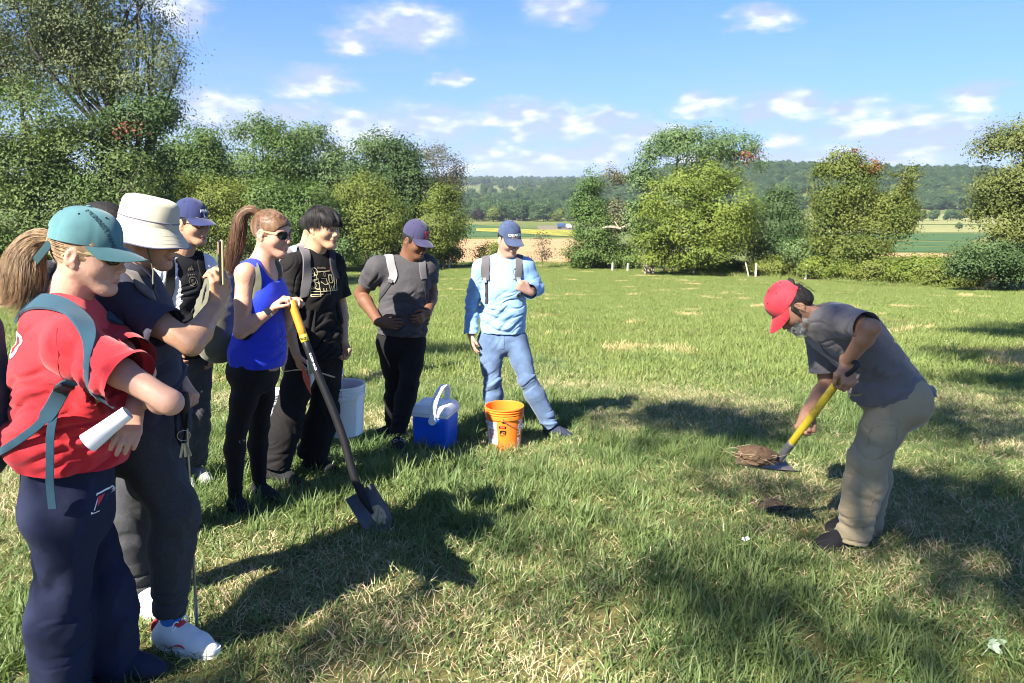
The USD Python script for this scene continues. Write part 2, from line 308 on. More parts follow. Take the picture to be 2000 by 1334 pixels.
# ------------------------------------------------------------------ trees and brush
def leaf_cloud(lobes, n_clumps, per, leaf, clump_r, rng, shell=(0.55, 1.03), droop=0.0, flat=0.65, hole=0.30, keep_low=None):
    """Leaf-sized faces gathered in clumps through lobes (centre, radii). Returns mesh arrays and the clump centres."""
    C = np.array([l[0] for l in lobes], float); R = np.array([l[1] for l in lobes], float)
    w = (R[:, 0] * R[:, 2]) ** 0.85; w = w / w.sum()
    out, outn = [], []
    need = n_clumps
    for _ in range(8):
        k = rng.choice(len(lobes), size=need * 3, p=w)
        d = rng.normal(size=(need * 3, 3)); d /= np.linalg.norm(d, axis=1, keepdims=True)
        bump = 0.72 + 0.55 * meshkit.noise(d * 1.9 + k[:, None] * 3.7, 5)
        rad = rng.uniform(shell[0], shell[1], size=need * 3) * bump
        p = C[k] + R[k] * d * rad[:, None]
        # not deep inside another lobe; gaps by noise
        q = np.min(np.linalg.norm((p[:, None] - C[None]) / R[None], axis=2), axis=1)
        gap = meshkit.noise(p / (clump_r * 2.6), 9)
        ok = (q > 0.42) & (gap > hole)
        if keep_low is not None: ok &= p[:, 2] > keep_low
        out.append(p[ok]); outn.append(d[ok])
        if sum(map(len, out)) >= n_clumps: break
    P = np.vstack(out)[:n_clumps]; D = np.vstack(outn)[:n_clumps]
    n = len(P) * per
    cs = rng.uniform(0.6, 1.35, len(P))
    off = rng.normal(size=(n, 3)) * np.array([1, 1, flat]) * clump_r * 0.5 * np.repeat(cs, per)[:, None]
    pos = np.repeat(P, per, 0) + off; pos[:, 2] -= droop * (off[:, 0] ** 2 + off[:, 1] ** 2) / max(clump_r, .01)
    nor = np.repeat(D, per, 0) * 0.8 + off / max(clump_r, .01) * 0.5 + rng.normal(size=(n, 3)) * 0.42 + np.array([0, 0, 0.38])
    nor /= np.linalg.norm(nor, axis=1, keepdims=True)
    a = np.cross(nor, rng.normal(size=(n, 3))); a /= np.linalg.norm(a, axis=1, keepdims=True); b = np.cross(nor, a)
    s = (leaf * rng.uniform(0.6, 1.25, n))[:, None]
    fold = nor * s * 0.16
    V = np.stack([pos - a * s, pos - b * s * 0.5 + fold, pos + a * s, pos + b * s * 0.5 + fold], 1).reshape(-1, 3)
    i = np.arange(n)[:, None] * 4
    Fc = np.vstack([i + [0, 1, 2], i + [0, 2, 3]])
    return (V, Fc), P

def limbs(base, top, r0, targets, rng, n_main=7, twig=40, bend=0.12):
    """Trunk from base to top, main limbs that split towards the targets, and twigs."""
    parts = []; base, top = np.asarray(base, float), np.asarray(top, float); H = np.linalg.norm(top - base)
    mid = [base + (top - base) * t + rng.normal(size=3) * H * bend * 0.35 * np.array([1, 1, .2]) * (0 < t < 1) for t in (0, .3, .65, 1)]
    tr = bez(mid, 12); rr = r0 * (1 - 0.72 * np.linspace(0, 1, 12)); rr[0] *= 1.45; rr[1] *= 1.12
    parts.append(tube(tr, rr, 9))
    T = targets[rng.permutation(len(targets))]
    mains = []
    for k in range(min(n_main, len(T))):
        t = T[k]; s = tr[int(np.clip(rng.uniform(3, 11), 0, 11))]
        if t[2] < s[2]: s = tr[3]
        c = s + (t - s) * 0.5 + np.array([0, 0, 0.12]) * np.linalg.norm(t - s) + rng.normal(size=3) * 0.08 * np.linalg.norm(t - s)
        cv = bez([s, c, t], 9); parts.append(tube(cv, r0 * 0.42 * (1 - 0.82 * np.linspace(0, 1, 9)), 6)); mains.append(cv)
    if mains:
        M = np.vstack(mains)
        for k in range(min(twig, len(T))):
            t = T[-1 - k]; d = np.linalg.norm(M - t, axis=1); s = M[np.argmin(d + rng.uniform(0, 1.0))]
            if not .08 < np.linalg.norm(t - s) < 5: continue
            c = (s + t) / 2 + rng.normal(size=3) * 0.12 * np.linalg.norm(t - s)
            parts.append(tube(bez([s, c, t], 5), r0 * 0.10 * np.array([1, .8, .6, .4, .2]), 4, caps=False))
    return join(parts)

look('bark_grey', (0.115, 0.095, 0.078), 0.9, 0.35, 6.0, bump=0.6, bump_scale=60)
look('bark_dark', (0.055, 0.045, 0.038), 0.9, 0.35, 6.0, bump=0.6, bump_scale=60)
look('bark_pale', (0.26, 0.22, 0.17), 0.9, 0.25, 5.0, bump=0.6, bump_scale=40)
foliage_look('leaf_oak', (0.061, 0.104, 0.026), (0.209, 0.260, 0.078), (0.14, 0.11, 0.05), 0.3)
foliage_look('leaf_greyolive', (0.086, 0.115, 0.049), (0.260, 0.275, 0.131), (0.15, 0.11, 0.06), 0.4)
foliage_look('leaf_dark', (0.041, 0.079, 0.026), (0.140, 0.198, 0.066))
foliage_look('leaf_green', (0.056, 0.106, 0.026), (0.194, 0.259, 0.068))
foliage_look('leaf_yellowgreen', (0.085, 0.117, 0.019), (0.247, 0.286, 0.058), (0.22, 0.19, 0.03), 0.35)
foliage_look('leaf_bright', (0.084, 0.126, 0.018), (0.276, 0.312, 0.058), (0.28, 0.22, 0.03), 0.4)
foliage_look('leaf_blue', (0.068, 0.121, 0.043), (0.211, 0.276, 0.101))
foliage_look('leaf_vine', (0.072, 0.102, 0.018), (0.240, 0.252, 0.054), (0.26, 0.19, 0.04), 0.28)
foliage_look('leaf_autumn', (0.072, 0.096, 0.024), (0.240, 0.240, 0.060), (0.32, 0.28, 0.05), 0.42)
foliage_look('leaf_pale', (0.085, 0.085, 0.050), (0.190, 0.175, 0.095), (0.22, 0.13, 0.06), 0.7)
foliage_look('leaf_red', (0.200, 0.050, 0.030), (0.330, 0.170, 0.080))
look('dead_wood', (0.27, 0.22, 0.16), 0.9, 0.3, 5.0, bump=0.6, bump_scale=40)
foliage_look('leaf_plum', (0.020, 0.012, 0.016), (0.050, 0.028, 0.030))
foliage_look('leaf_far', (0.036, 0.076, 0.027), (0.119, 0.169, 0.058), (0.12, 0.13, 0.035), 0.5, scale=0.05)

def tree(name, label, cat, Y, u0, lobes, leafmat, n, per, leaf, clump, seed, bark='bark_grey', r0=0.22, top=None, group=None, hole=0.30, shell=(0.55, 1.03),
         extra=None, n_main=8, twig=60, droop=0.0, depth=0.9, trunk=True):
    rng = np.random.default_rng(seed)
    x0 = at(u0, 400, Y)[0]; base = np.array([x0, Y, float(zland(x0, Y))])
    L, px = [], Y / F_PX
    for l in lobes:
        u, v, ru, rv = l[:4]; dy = l[4] if len(l) > 4 else rng.uniform(-0.35, 0.35) * ru * px
        c = at(u, v, Y + dy) - base
        L.append((c, (ru * px, ru * px * depth, rv * px)))
    root = thing(name, label, cat, base, group=group)
    lv, P = leaf_cloud(L, n, int(per * 1.35), leaf * .86, clump, rng, hole=hole, shell=shell, droop=droop, keep_low=0.1)
    if trunk:
        c = np.array([l[0] for l in L]); hi = c[np.argmax(c[:, 2])]
        tp = np.array(at(top[0], top[1], Y) - base) if top else np.array([hi[0] * .6, hi[1] * .6, hi[2]])
        obj('trunk', limbs([0, 0, -0.15], tp, r0, P, rng, n_main, twig), bark, root, smooth=True)
    obj('crown', lv, leafmat, root)
    if extra:
        for (ls, m, nn, nm) in extra:
            LL = [((at(u, v, Y - 1.0) - base), (ru * px, ru * px * .8, rv * px)) for u, v, ru, rv in ls]
            obj(nm, leaf_cloud(LL, nn, per, leaf, clump, rng, hole=0.1, keep_low=0.1)[0], m, root)
    return root

# the tall trees on the left
tree('oak_tree', 'big leafy tree at the left picture edge with dense crown down to the grass', 'tree', 40, 60,
     [(30, 340, 110, 80), (120, 400, 120, 80), (-20, 440, 120, 60), (150, 300, 90, 70), (-60, 300, 110, 100), (230, 360, 70, 70), (255, 440, 85, 55), (60, 235, 90, 70), (100, 470, 130, 50), (190, 480, 100, 45), (-30, 490, 100, 50), (60, 500, 80, 40), (260, 490, 60, 40)],
     'leaf_oak', 1500, 38, 0.105, 0.85, 1, r0=0.42, hole=0.32, twig=90)
tree('sparse_tree', 'tallest thin grey-green tree with dark branches showing against the sky', 'tree', 44, 200,
     [(40, 40, 120, 80), (160, 40, 80, 90), (110, 140, 120, 60), (265, 40, 80, 80), (205, 150, 70, 60), (-40, 130, 100, 100), (320, 115, 48, 45), (295, 165, 55, 28), (60, -80, 150, 90), (230, -80, 110, 70), (100, 60, 90, 60), (170, 110, 70, 50)],
     'leaf_greyolive', 2500, 28, 0.088, 0.95, 2, bark='bark_dark', r0=0.36, top=(250, 20), hole=0.36, shell=(0.25, 1.05), n_main=26, twig=260)
tree('dark_tree', 'dark tree right of the tall sparse one with a few red leaves', 'tree', 43, 285,
     [(285, 235, 55, 38), (255, 290, 62, 55), (290, 330, 42, 60), (245, 370, 60, 60), (295, 400, 45, 70), (280, 470, 60, 50), (320, 215, 28, 22), (215, 260, 50, 40)],
     'leaf_dark', 760, 34, 0.11, 0.8, 3, bark='bark_dark', r0=0.25, hole=0.28, extra=[([(258, 252, 22, 10), (235, 262, 10, 6)], 'leaf_red', 16, 'red_leaves')])
# beyond the field, left of the gap
G1 = None
tree('maple_tree', 'round green tree just right of the dark tree, beyond the field', 'tree', 70, 365, [(375, 285, 66, 42), (350, 350, 50, 70), (405, 340, 45, 60), (330, 300, 30, 40)], 'leaf_green', 430, 34, 0.16, 1.15, 4, r0=0.2)
tree('tulip_tree', 'tall tree with the highest top of the tree line beyond the field', 'tree', 80, 510, [(515, 262, 45, 34), (470, 290, 38, 40), (555, 300, 50, 50), (490, 340, 70, 60), (430, 320, 40, 40), (545, 360, 60, 50)], 'leaf_green', 560, 30, 0.17, 1.15, 5, r0=0.24, hole=0.36)
tree('tulip_tree', 'tall tree with two knobbly tops left of the dense dark green one', 'tree', 82, 620, [(607, 278, 40, 34), (648, 312, 30, 32), (590, 330, 50, 50), (640, 360, 40, 50), (575, 290, 24, 24)], 'leaf_blue', 430, 30, 0.17, 1.1, 6, r0=0.22, hole=0.36)
tree('walnut_tree', 'dense dark green tree with broad domed top, left of the gap', 'tree', 78, 760, [(735, 295, 52, 36), (778, 310, 40, 38), (760, 350, 66, 50), (800, 370, 40, 60), (700, 330, 26, 40), (790, 420, 40, 45)], 'leaf_dark', 600, 34, 0.17, 1.05, 7, r0=0.24, hole=0.26)
tree('pale_tree', 'thin pale grey-brown tree at the left side of the gap', 'tree', 84, 862, [(845, 310, 42, 28), (872, 335, 34, 34), (850, 360, 40, 40), (885, 375, 22, 30)], 'leaf_pale', 330, 18, 0.13, 1.0, 8, r0=0.14, hole=0.38, shell=(0.3, 1.05), n_main=14, twig=120)
tree('cherry_tree', 'rounded yellow-green tree in front of the dense dark green one', 'tree', 70, 715, [(710, 385, 62, 42), (735, 425, 64, 40), (680, 430, 45, 50), (715, 465, 70, 30)], 'leaf_yellowgreen', 560, 34, 0.14, 0.95, 9, r0=0.14, hole=0.26)
tree('locust_tree', 'loose yellow-green tree at the gap above the grey-shirted man', 'tree', 74, 865, [(865, 395, 36, 34), (850, 440, 46, 42), (885, 440, 30, 34), (835, 470, 50, 30)], 'leaf_yellowgreen', 400, 28, 0.13, 0.9, 10, r0=0.1, hole=0.34)
bl = [('yellow-green brush behind the man in the navy cap', 330, [(330, 375, 40, 50), (300, 420, 50, 50), (350, 440, 50, 50)], 'leaf_yellowgreen'),
      ('shrubby mass of feathery brush behind the ponytail woman', 430, [(430, 390, 70, 45), (400, 440, 60, 50), (470, 440, 60, 50)], 'leaf_yellowgreen'),
      ('tall brush above the head of the black-shirted man', 540, [(530, 390, 60, 45), (560, 440, 60, 50), (600, 400, 50, 45)], 'leaf_green'),
      ('grey-green bush right of the black-shirted man, below the yellow-green tree', 650, [(640, 430, 45, 50), (660, 480, 45, 28), (620, 470, 40, 35)], 'leaf_blue')]
for i, (lb, u, ls, m) in enumerate(bl):
    tree('brush', lb, 'brush', 66 + i, u, ls, m, 420, 34, 0.13, 0.9, 20 + i, r0=0.09, hole=0.25)
for i, (u, v, ru, rv, Y, m, lb) in enumerate([(500, 490, 60, 22, 74, 'leaf_dark', 'low dark bush at the field edge behind the ponytail woman'), (690, 498, 30, 14, 77, 'leaf_green', 'low green bush left of the hay heap'),
        (790, 492, 45, 22, 75, 'leaf_yellowgreen', 'low bush right of the hay heap behind the grey-shirted man'), (860, 490, 40, 22, 76, 'leaf_green', 'low green bush at the left foot of the gap'),
        (960, 494, 36, 20, 77, 'leaf_yellowgreen', 'dry pale bush seen beside the left shoulder strap of the man in light blue'), (1150, 505, 40, 20, 75, 'leaf_yellowgreen', 'low bush at the right foot of the gap'),
        (1210, 500, 40, 26, 74, 'leaf_green', 'low bush under the bare forked limb')]):
    tree('low_bush', lb, 'bush', Y, u, [(u, v, ru, rv), (u + ru * .5, v + 4, ru * .6, rv * .8)], m, 110, 34, 0.12, 0.7, 40 + i, r0=0.04, hole=0.2, twig=20)
tree('sapling', 'thin bare-stemmed sapling in the gap right of the man in light blue', 'sapling', 75, 1060, [(1058, 470, 18, 16), (1066, 492, 16, 14), (1050, 500, 22, 12)], 'leaf_pale', 60, 14, 0.10, 0.6, 60, r0=0.035, n_main=8, twig=30, hole=0.1)
# right of the gap
tree('ivy_tree', 'slim ivy-covered dark green tree at the right side of the gap', 'tree', 74, 1160, [(1148, 355, 26, 26), (1150, 400, 34, 36), (1165, 450, 46, 40), (1135, 440, 24, 34), (1180, 490, 50, 24), (1140, 495, 40, 20)], 'leaf_green', 470, 34, 0.13, 0.85, 70, r0=0.15, hole=0.26,
     extra=[([(1196, 345, 26, 14), (1215, 420, 26, 40)], 'leaf_pale', 60, 'feathery_twigs')])
tree('feather_tree', 'tall feathery blue-green tree with ragged top right of the gap', 'tree', 72, 1340, [(1365, 285, 72, 34), (1285, 310, 36, 40), (1440, 285, 50, 26), (1320, 270, 44, 20), (1260, 370, 34, 60), (1470, 310, 28, 22), (1245, 430, 30, 50), (1490, 270, 16, 6)], 'leaf_blue', 620, 26, 0.14, 0.95, 71, r0=0.2, hole=0.38, droop=0.25,
     extra=[([(1462, 305, 16, 9), (1480, 325, 8, 8)], 'leaf_red', 5, 'orange_leaves')])
tree('mulberry_tree', 'broad bright yellow-green tree right of the gap, the widest on the right', 'tree', 65, 1360, [(1370, 350, 78, 36), (1320, 395, 66, 50), (1420, 400, 66, 50), (1360, 440, 96, 44), (1280, 470, 46, 36), (1300, 505, 60, 16), (1430, 460, 56, 40), (1350, 490, 90, 26)], 'leaf_bright', 900, 36, 0.135, 0.85, 72, r0=0.2, hole=0.27)
tree('shade_bush', 'dark feathery bush between the broad tree and the vine-hung tree', 'bush', 67, 1520, [(1520, 400, 42, 36), (1500, 450, 52, 40), (1545, 450, 42, 44), (1520, 495, 66, 24)], 'leaf_dark', 430, 34, 0.12, 0.85, 73, r0=0.1, hole=0.3)
tree('green_bush', 'mid green leafy bush at the foot of the vine-hung tree', 'bush', 62, 1565, [(1560, 480, 34, 26), (1590, 500, 40, 22)], 'leaf_blue', 170, 34, 0.12, 0.7, 74, r0=0.06)
tree('vine_tree', 'ragged tree smothered in yellowish vines, on the right beyond the fence', 'tree', 60, 1650, [(1648, 320, 34, 30), (1665, 355, 46, 36), (1620, 385, 36, 46), (1680, 410, 56, 46), (1620, 450, 46, 40), (1655, 480, 72, 26), (1600, 330, 10, 12), (1700, 330, 20, 14)], 'leaf_vine', 700, 34, 0.12, 0.72, 75, r0=0.16, hole=0.3, droop=0.5,
     extra=[([(1700, 325, 16, 10), (1660, 300, 12, 5)], 'leaf_red', 4, 'orange_leaves')])
tree('hanging_vine_tree', 'leaning yellow-green tree with hanging vine curtains left of the strip fields', 'tree', 59, 1745, [(1755, 355, 26, 22), (1735, 395, 40, 40), (1765, 420, 28, 36), (1715, 440, 36, 40), (1700, 480, 44, 22), (1782, 330, 12, 5)], 'leaf_vine', 420, 34, 0.115, 0.7, 76, r0=0.12, hole=0.3, droop=0.7)
tree('edge_tree', 'yellowing leafy tree at the right picture edge', 'tree', 46, 1985, [(1950, 290, 46, 32), (2000, 280, 60, 40), (1990, 350, 72, 50), (1950, 380, 50, 40), (1960, 440, 66, 46), (2040, 420, 80, 70), (1925, 420, 26, 24), (2060, 320, 60, 60)], 'leaf_autumn', 900, 34, 0.10, 0.75, 77, r0=0.17, hole=0.33, shell=(0.45, 1.04))
tree('dark_bush', 'dark spreading bush under the yellowing tree at the right edge', 'bush', 45, 1950, [(1930, 500, 66, 34), (1985, 520, 70, 36), (1890, 520, 36, 26), (2050, 510, 70, 50)], 'leaf_dark', 520, 34, 0.095, 0.6, 78, r0=0.06)
hv = ['low heap of vines behind the fence under the broad tree', 'low vine heap right of the leaning fence post', 'bright mound of vines along the fence below the vine-hung tree', 'mound of vines left of the nearest fence post', 'vines spilling over the nearest fence post', 'yellowish vine heap right of the nearest fence post']
for i, (u, v, ru, rv, Y) in enumerate([(1400, 520, 60, 14, 68), (1520, 520, 56, 20, 65), (1640, 520, 66, 26, 60), (1740, 526, 60, 26, 56), (1800, 528, 54, 30, 54), (1860, 540, 50, 32, 50)]):
    tree('vine_mound', hv[i], 'brush', Y, u, [(u, v, ru, rv), (u - ru * .6, v + 4, ru * .6, rv * .8), (u + ru * .7, v + 3, ru * .6, rv * .85)], 'leaf_bright' if i % 2 == 0 else 'leaf_vine', 330, 36, 0.10, 0.5, 90 + i, trunk=False, hole=0.15)

# dead forked limb, broken trunk, hay heap, fence posts
def dead_limb():
    r = thing('dead_limb', 'bare pale forked limb sticking out of the ivy-covered tree', 'branch', at(1185, 445, 71.5))
    b = at(1185, 445, 71.5); p = lambda u, v, d=0: at(u, v, 71.5 + d) - b
    obj('branch', tube(bez([p(1170, 450, 1), p(1190, 443), p(1212, 447)], 8), np.linspace(.10, .13, 8), 8), 'dead_wood', r, True)
    obj('branch', tube(bez([p(1210, 447), p(1204, 438), p(1200, 432)], 6), np.linspace(.09, .04, 6), 8), 'dead_wood', r, True)
    obj('branch', tube(bez([p(1210, 447), p(1222, 441), p(1230, 436)], 6), np.linspace(.12, .06, 6), 8), 'dead_wood', r, True)
dead_limb()
def broken_trunk():
    b = at(1268, 516, 66); b[2] = float(zland(b[0], b[1])); r = thing('broken_trunk', 'pale splintered tree stump at the field edge under the broad tree', 'stump', b)
    rng = np.random.default_rng(3)
    for k in range(5):
        x = (k - 2) * 0.16; h = [1.2, 1.7, 1.4, 2.0, 1.0][k]
        obj('splinter', tube(bez([[x, 0, -.1], [x * 1.2, rng.uniform(-.2, .2), h * .5], [x * 1.6 + rng.uniform(-.2, .2), 0.1, h]], 7), np.linspace(.16, .03, 7), 7), 'bark_pale', r, True)
broken_trunk()
look('hay', (0.42, 0.30, 0.15), 0.95, 0.35, 9, bump=0.8, bump_scale=40)
def hay_heap():
    b = at(731, 509, 78); b[2] = float(zland(b[0], b[1])); r = thing('hay_heap', 'tan heap of old hay at the field edge left of the grey-shirted man', 'hay', b)
    for (x, y, rx, rz) in ((-0.3, 0, .62, .62), (0.55, .2, .5, .45), (-.75, .1, .35, .3)):
        m = trimesh.creation.icosphere(4, 1.0); v = m.vertices * [rx, rx * .9, rz * 1.05]; v = v * (0.86 + .3 * meshkit.fbm(m.vertices * 3 + x, 4, 2))[:, None] + [x, y, rz * .5]
        obj('hay_clump', (v, m.faces), 'hay', r, True)
hay_heap()
look('post_wood', (0.40, 0.37, 0.32), 0.9, 0.25, 12, bump=0.5, bump_scale=50)
posts = [(1822, 526, 557, 52.0, .06, 'nearest and largest fence post, leaning a little, right of the vine mounds'), (1689, 522, 541, 58.5, 0, 'short fence post between the nearest post and the vine-hung tree'), (1573, 516, 541, 62, 0, 'upright grey fence post in front of the dark feathery bush'),
         (1476, 515, 535, 66.5, 0, 'fence post just right of the leaning stick'), (1463, 513, 541, 65, -.3, 'thin leaning stake left of a fence post'), (1392, 511, 522, 70, 0, 'fence post half lost in weeds under the broad tree'), (1341, 511, 523, 71, 0, 'right one of two close pale posts left of the broad tree foot'),
         (1297, 511, 524, 72, 0, 'left one of two close pale posts by the splintered stump'), (1226, 516, 526, 74, 0, 'small post under the bare forked limb'), (1196, 518, 528, 74.5, .02, 'small post below the ivy-covered tree'), (878, 513, 521, 78, 0, 'tiny fence post at the left foot of the gap')]
for (u, v0, v1, Y, lean, lb) in posts:
    Y = Y * .955
    p0 = at(u, v1, Y); zg = float(zland(p0[0], Y)); h = (v1 - v0) * Y / F_PX + max(0, p0[2] - zg); h = max(h, .8)
    r = thing('fence_post', lb, 'fence post', (p0[0], Y, zg), group=None)
    w = 0.06 if abs(lean) > .1 else 0.095
    body = tube([[0, 0, -.1], [lean * h * .5, 0, h * .5], [lean * h, 0, h * .97], [lean * h, 0, h]], [w, w * .97, w * .93, w * .7], 8)
    obj('stake', body, 'post_wood', r, 35)
    obj('wire_staple', tube([[lean * h * .6 - .02, -w - .004, h * .62], [lean * h * .6 + .02, -w - .004, h * .62]], .006, 5), 'bark_dark', r)

# trees behind the camera whose shade falls on the meadow
def shade_tree(x, y, lobes, n, leaf, seed, label, r0=.3, per=40, clump=.7, hole=.3, n_main=12):
    rng = np.random.default_rng(seed); z = float(zland(x, y)); root = thing('shade_tree', label, 'tree', (x, y, z))
    lv, P = leaf_cloud([((a, b, c), (r1, r1, r2)) for a, b, c, r1, r2 in lobes], n, per, leaf, clump, rng, hole=hole, shell=(.2, 1.03))
    obj('trunk', limbs([0, 0, -.15], [lobes[0][0] * .5, lobes[0][1] * .5, lobes[0][2]], r0, P, rng, n_main, 40), 'bark_grey', root, True); obj('crown', lv, 'leaf_green', root)
def shade_lobes(targets):
    out = []
    for (px, py, r, h, *k) in targets:
        p = np.array([px, py]) + SUN_XY * (h - float(zland(px, py))) / math.tan(SUN_EL)
        out.append((p[0], p[1], h, r, k[0] if k else r * .55))
    return out
def gpn(u, v):
    d = pix_dir(u, v); y = 5.
    for _ in range(40): y = .5 * y + .5 * (1.75 - float(_prof(y))) / (-d[2]) * d[1]
    return d[0] / d[1] * y, y
def shade(x, y, spec, n, leaf, seed, label, **k):
    L = shade_lobes([(*gpn(u, v), r, h) for u, v, r, h in spec]); z = float(zland(x, y))
    shade_tree(x, y, [(a - x, b - y, c - z, r1, r2) for a, b, c, r1, r2 in L], n, leaf, seed, label, **k)
shade(-7.5, -9.0, [(1000, 1235, .34, 9), (1180, 1150, .30, 9.5), (1335, 1105, .34, 10), (1490, 1190, .36, 10), (1260, 1290, .36, 9), (1610, 1290, .42, 9.5), (1640, 1110, .36, 10), (1830, 1230, .40, 10), (890, 1330, .32, 8.5), (1440, 1340, .34, 9), (1960, 1330, .4, 9.5), (1050, 1060, .26, 10), (520, 1250, .36, 8), (700, 1190, .30, 8.5), (640, 1320, .36, 8), (430, 1340, .3, 8), (820, 1250, .3, 8.5)],
      70, .055, 301, 'tall tree behind the photographer shading the foreground', r0=.07, per=22, clump=.42, hole=.40, n_main=5)
shade(-3.5, -9.5, [(1350, 815, .5, 11), (1440, 840, .45, 11.5), (1480, 990, .5, 11), (1805, 972, .5, 11), (1745, 1015, .4, 11), (1860, 930, .4, 11.5), (2120, 1060, .8, 12), (1960, 830, .9, 12), (2050, 760, 1.4, 12.5), (1970, 700, 1.1, 12.5), (1940, 655, .9, 13), (2100, 650, 2.0, 13), (865, 690, .8, 12), (2250, 900, 1.6, 12)],
      520, .09, 302, 'second tall tree behind the photographer shading the right side', r0=.16, per=34, clump=.6, hole=.42, n_main=5)
# ------------------------------------------------------------------ far woods, truck, air
def instancer(path, protos, pos, idx, rot_z, scale, kind='stuff', tilt=None):
    pi = UsdGeom.PointInstancer.Define(stage, path)
    paths = []
    for k, made in enumerate(protos):
        paths.append(made(f'{path}/kinds/kind_{k:02d}'))
    pi.CreatePrototypesRel().SetTargets(paths)
    n = len(pos)
    pi.CreatePositionsAttr(Vt.Vec3fArray.FromNumpy(np.asarray(pos, np.float32)))
    pi.CreateProtoIndicesAttr(Vt.IntArray.FromNumpy(np.asarray(idx, np.int32)))
    q = np.zeros((n, 4)); a = np.asarray(rot_z) / 2; q[:, 0] = np.cos(a); q[:, 3] = np.sin(a)
    if tilt is not None:                              # a small lean about a random horizontal axis
        t, ph = tilt; ct, st = np.cos(t / 2), np.sin(t / 2); u, w = np.cos(ph), np.sin(ph)
        q = np.stack([ct * q[:, 0], st * (u * q[:, 0] + w * q[:, 3]), st * (w * q[:, 0] - u * q[:, 3]), ct * q[:, 3]], 1)
    pi.CreateOrientationsAttr(Vt.QuathArray([Gf.Quath(float(x[0]), float(x[1]), float(x[2]), float(x[3])) for x in q]))
    s = np.asarray(scale, np.float32); s = np.repeat(s[:, None], 3, 1) if s.ndim == 1 else s
    pi.CreateScalesAttr(Vt.Vec3fArray.FromNumpy(s.astype(np.float32)))
    tag(pi, kind=kind)
    return pi
def far_tree_proto(seed, mat, n=260, per=9, leaf=0.55, shape=1.0):
    rng = np.random.default_rng(seed)
    lobes = [((0, 0, 6.5 * shape), (3.6, 3.6, 4.2 * shape))] + [((rng.uniform(-2.2, 2.2), rng.uniform(-2.2, 2.2), rng.uniform(4, 9.5) * shape), (2.3, 2.3, 2.2)) for _ in range(6)]
    lv, P = leaf_cloud(lobes, n, per, leaf, 1.1, rng, shell=(.75, 1.03), hole=0.2)
    def make(path):
        UsdGeom.Xform.Define(stage, path)
        usdkit.mesh(stage, path + '/crown', lv, LOOK[mat]); usdkit.mesh(stage, path + '/trunk', tube([[0, 0, -1], [0, 0, 4], [0, 0, 8]], [.35, .28, .12], 6), LOOK['bark_dark'])
        return path
    return make
far_kinds = lambda: [far_tree_proto(1, 'leaf_far'), far_tree_proto(2, 'leaf_far', shape=1.25), far_tree_proto(3, 'leaf_far', shape=.8), far_tree_proto(4, 'leaf_far', n=200, shape=1.05), far_tree_proto(5, 'leaf_yellowgreen', shape=.9)]
def scatter(n, xr, yr, rng, keep):
    x = rng.uniform(*xr, n); y = np.sqrt(rng.uniform(yr[0] ** 2, yr[1] ** 2, n)); k = keep(x, y)
    return x[k], y[k]
def wood(name, label_kind, n, ar, yr, seed, keep, smin=.8, smax=1.5):
    rng = np.random.default_rng(seed)
    a = rng.uniform(ar[0], ar[1], n); y = np.sqrt(rng.uniform(yr[0] ** 2, yr[1] ** 2, n)); x = a * y     # a = x / y
    k = keep(x, y, rng); x, y = x[k], y[k]
    pos = np.stack([x, y, zland(x, y) - .4], 1)
    idx = rng.choice(5, len(x), p=[.3, .28, .2, .17, .05])
    pi = instancer('/World/' + name, far_kinds(), pos, idx, rng.uniform(0, 6.28, len(x)), rng.uniform(smin, smax, len(x)))
    tag(pi, label_kind[0], label_kind[1])
    return len(x)
nz = lambda x, y, s, sd: meshkit.fbm(np.stack([x / s, y / s, 0 * x], -1), 3, sd)
wood('valley_wood', ('far wood filling the valley floor in the gap between the tree lines', 'wood'), 2600, (-.24, .34), (585, 1150), 1,
     lambda x, y, r: (nz(x, y, 130., 1) > .36 + .16 * (y < 650)) , .6, 1.25)
wood('ridge_wood', ('hazy blue-green wood on the far ridges along the horizon', 'wood'), 6500, (-.32, .8), (1250, 3600), 2, lambda x, y, r: nz(x, y, 260., 2) > .36, 1.0, 1.9)
wood('hillside_wood', ('dense wood on the hillside across the valley behind the right trees', 'wood'), 4200, (.2, .85), (800, 1300), 3, lambda x, y, r: zland(x, y) > -20.5, .85, 1.45)
def lone_far(i, u, v, Y, mat, s, label, group=None):
    b = at(u, v, Y); b[2] = float(zland(b[0], Y)); rng = np.random.default_rng(200 + i)
    root = thing('field_tree', label, 'tree', b, group=group)
    lv, P = leaf_cloud([((0, 0, 4.5 * s), (3.6 * s, 3.6 * s, 3.6 * s)), ((-1.6 * s, 0, 3.4 * s), (2.2 * s, 2 * s, 2.2 * s)), ((1.7 * s, 0, 3.6 * s), (2.1 * s, 2 * s, 2.3 * s))], 150, 12, .45 * s, .9 * s, rng, hole=.15)
    obj('trunk', tube([[0, 0, -.4], [0, 0, 2.5 * s], [0, 0, 5 * s]], [.35, .28, .1], 7), 'bark_dark', root, True); obj('crown', lv, mat, root)
lone_far(0, 934, 430, 590, 'leaf_plum', 1.25, 'small dark plum-coloured round tree at the far field edge in the gap')
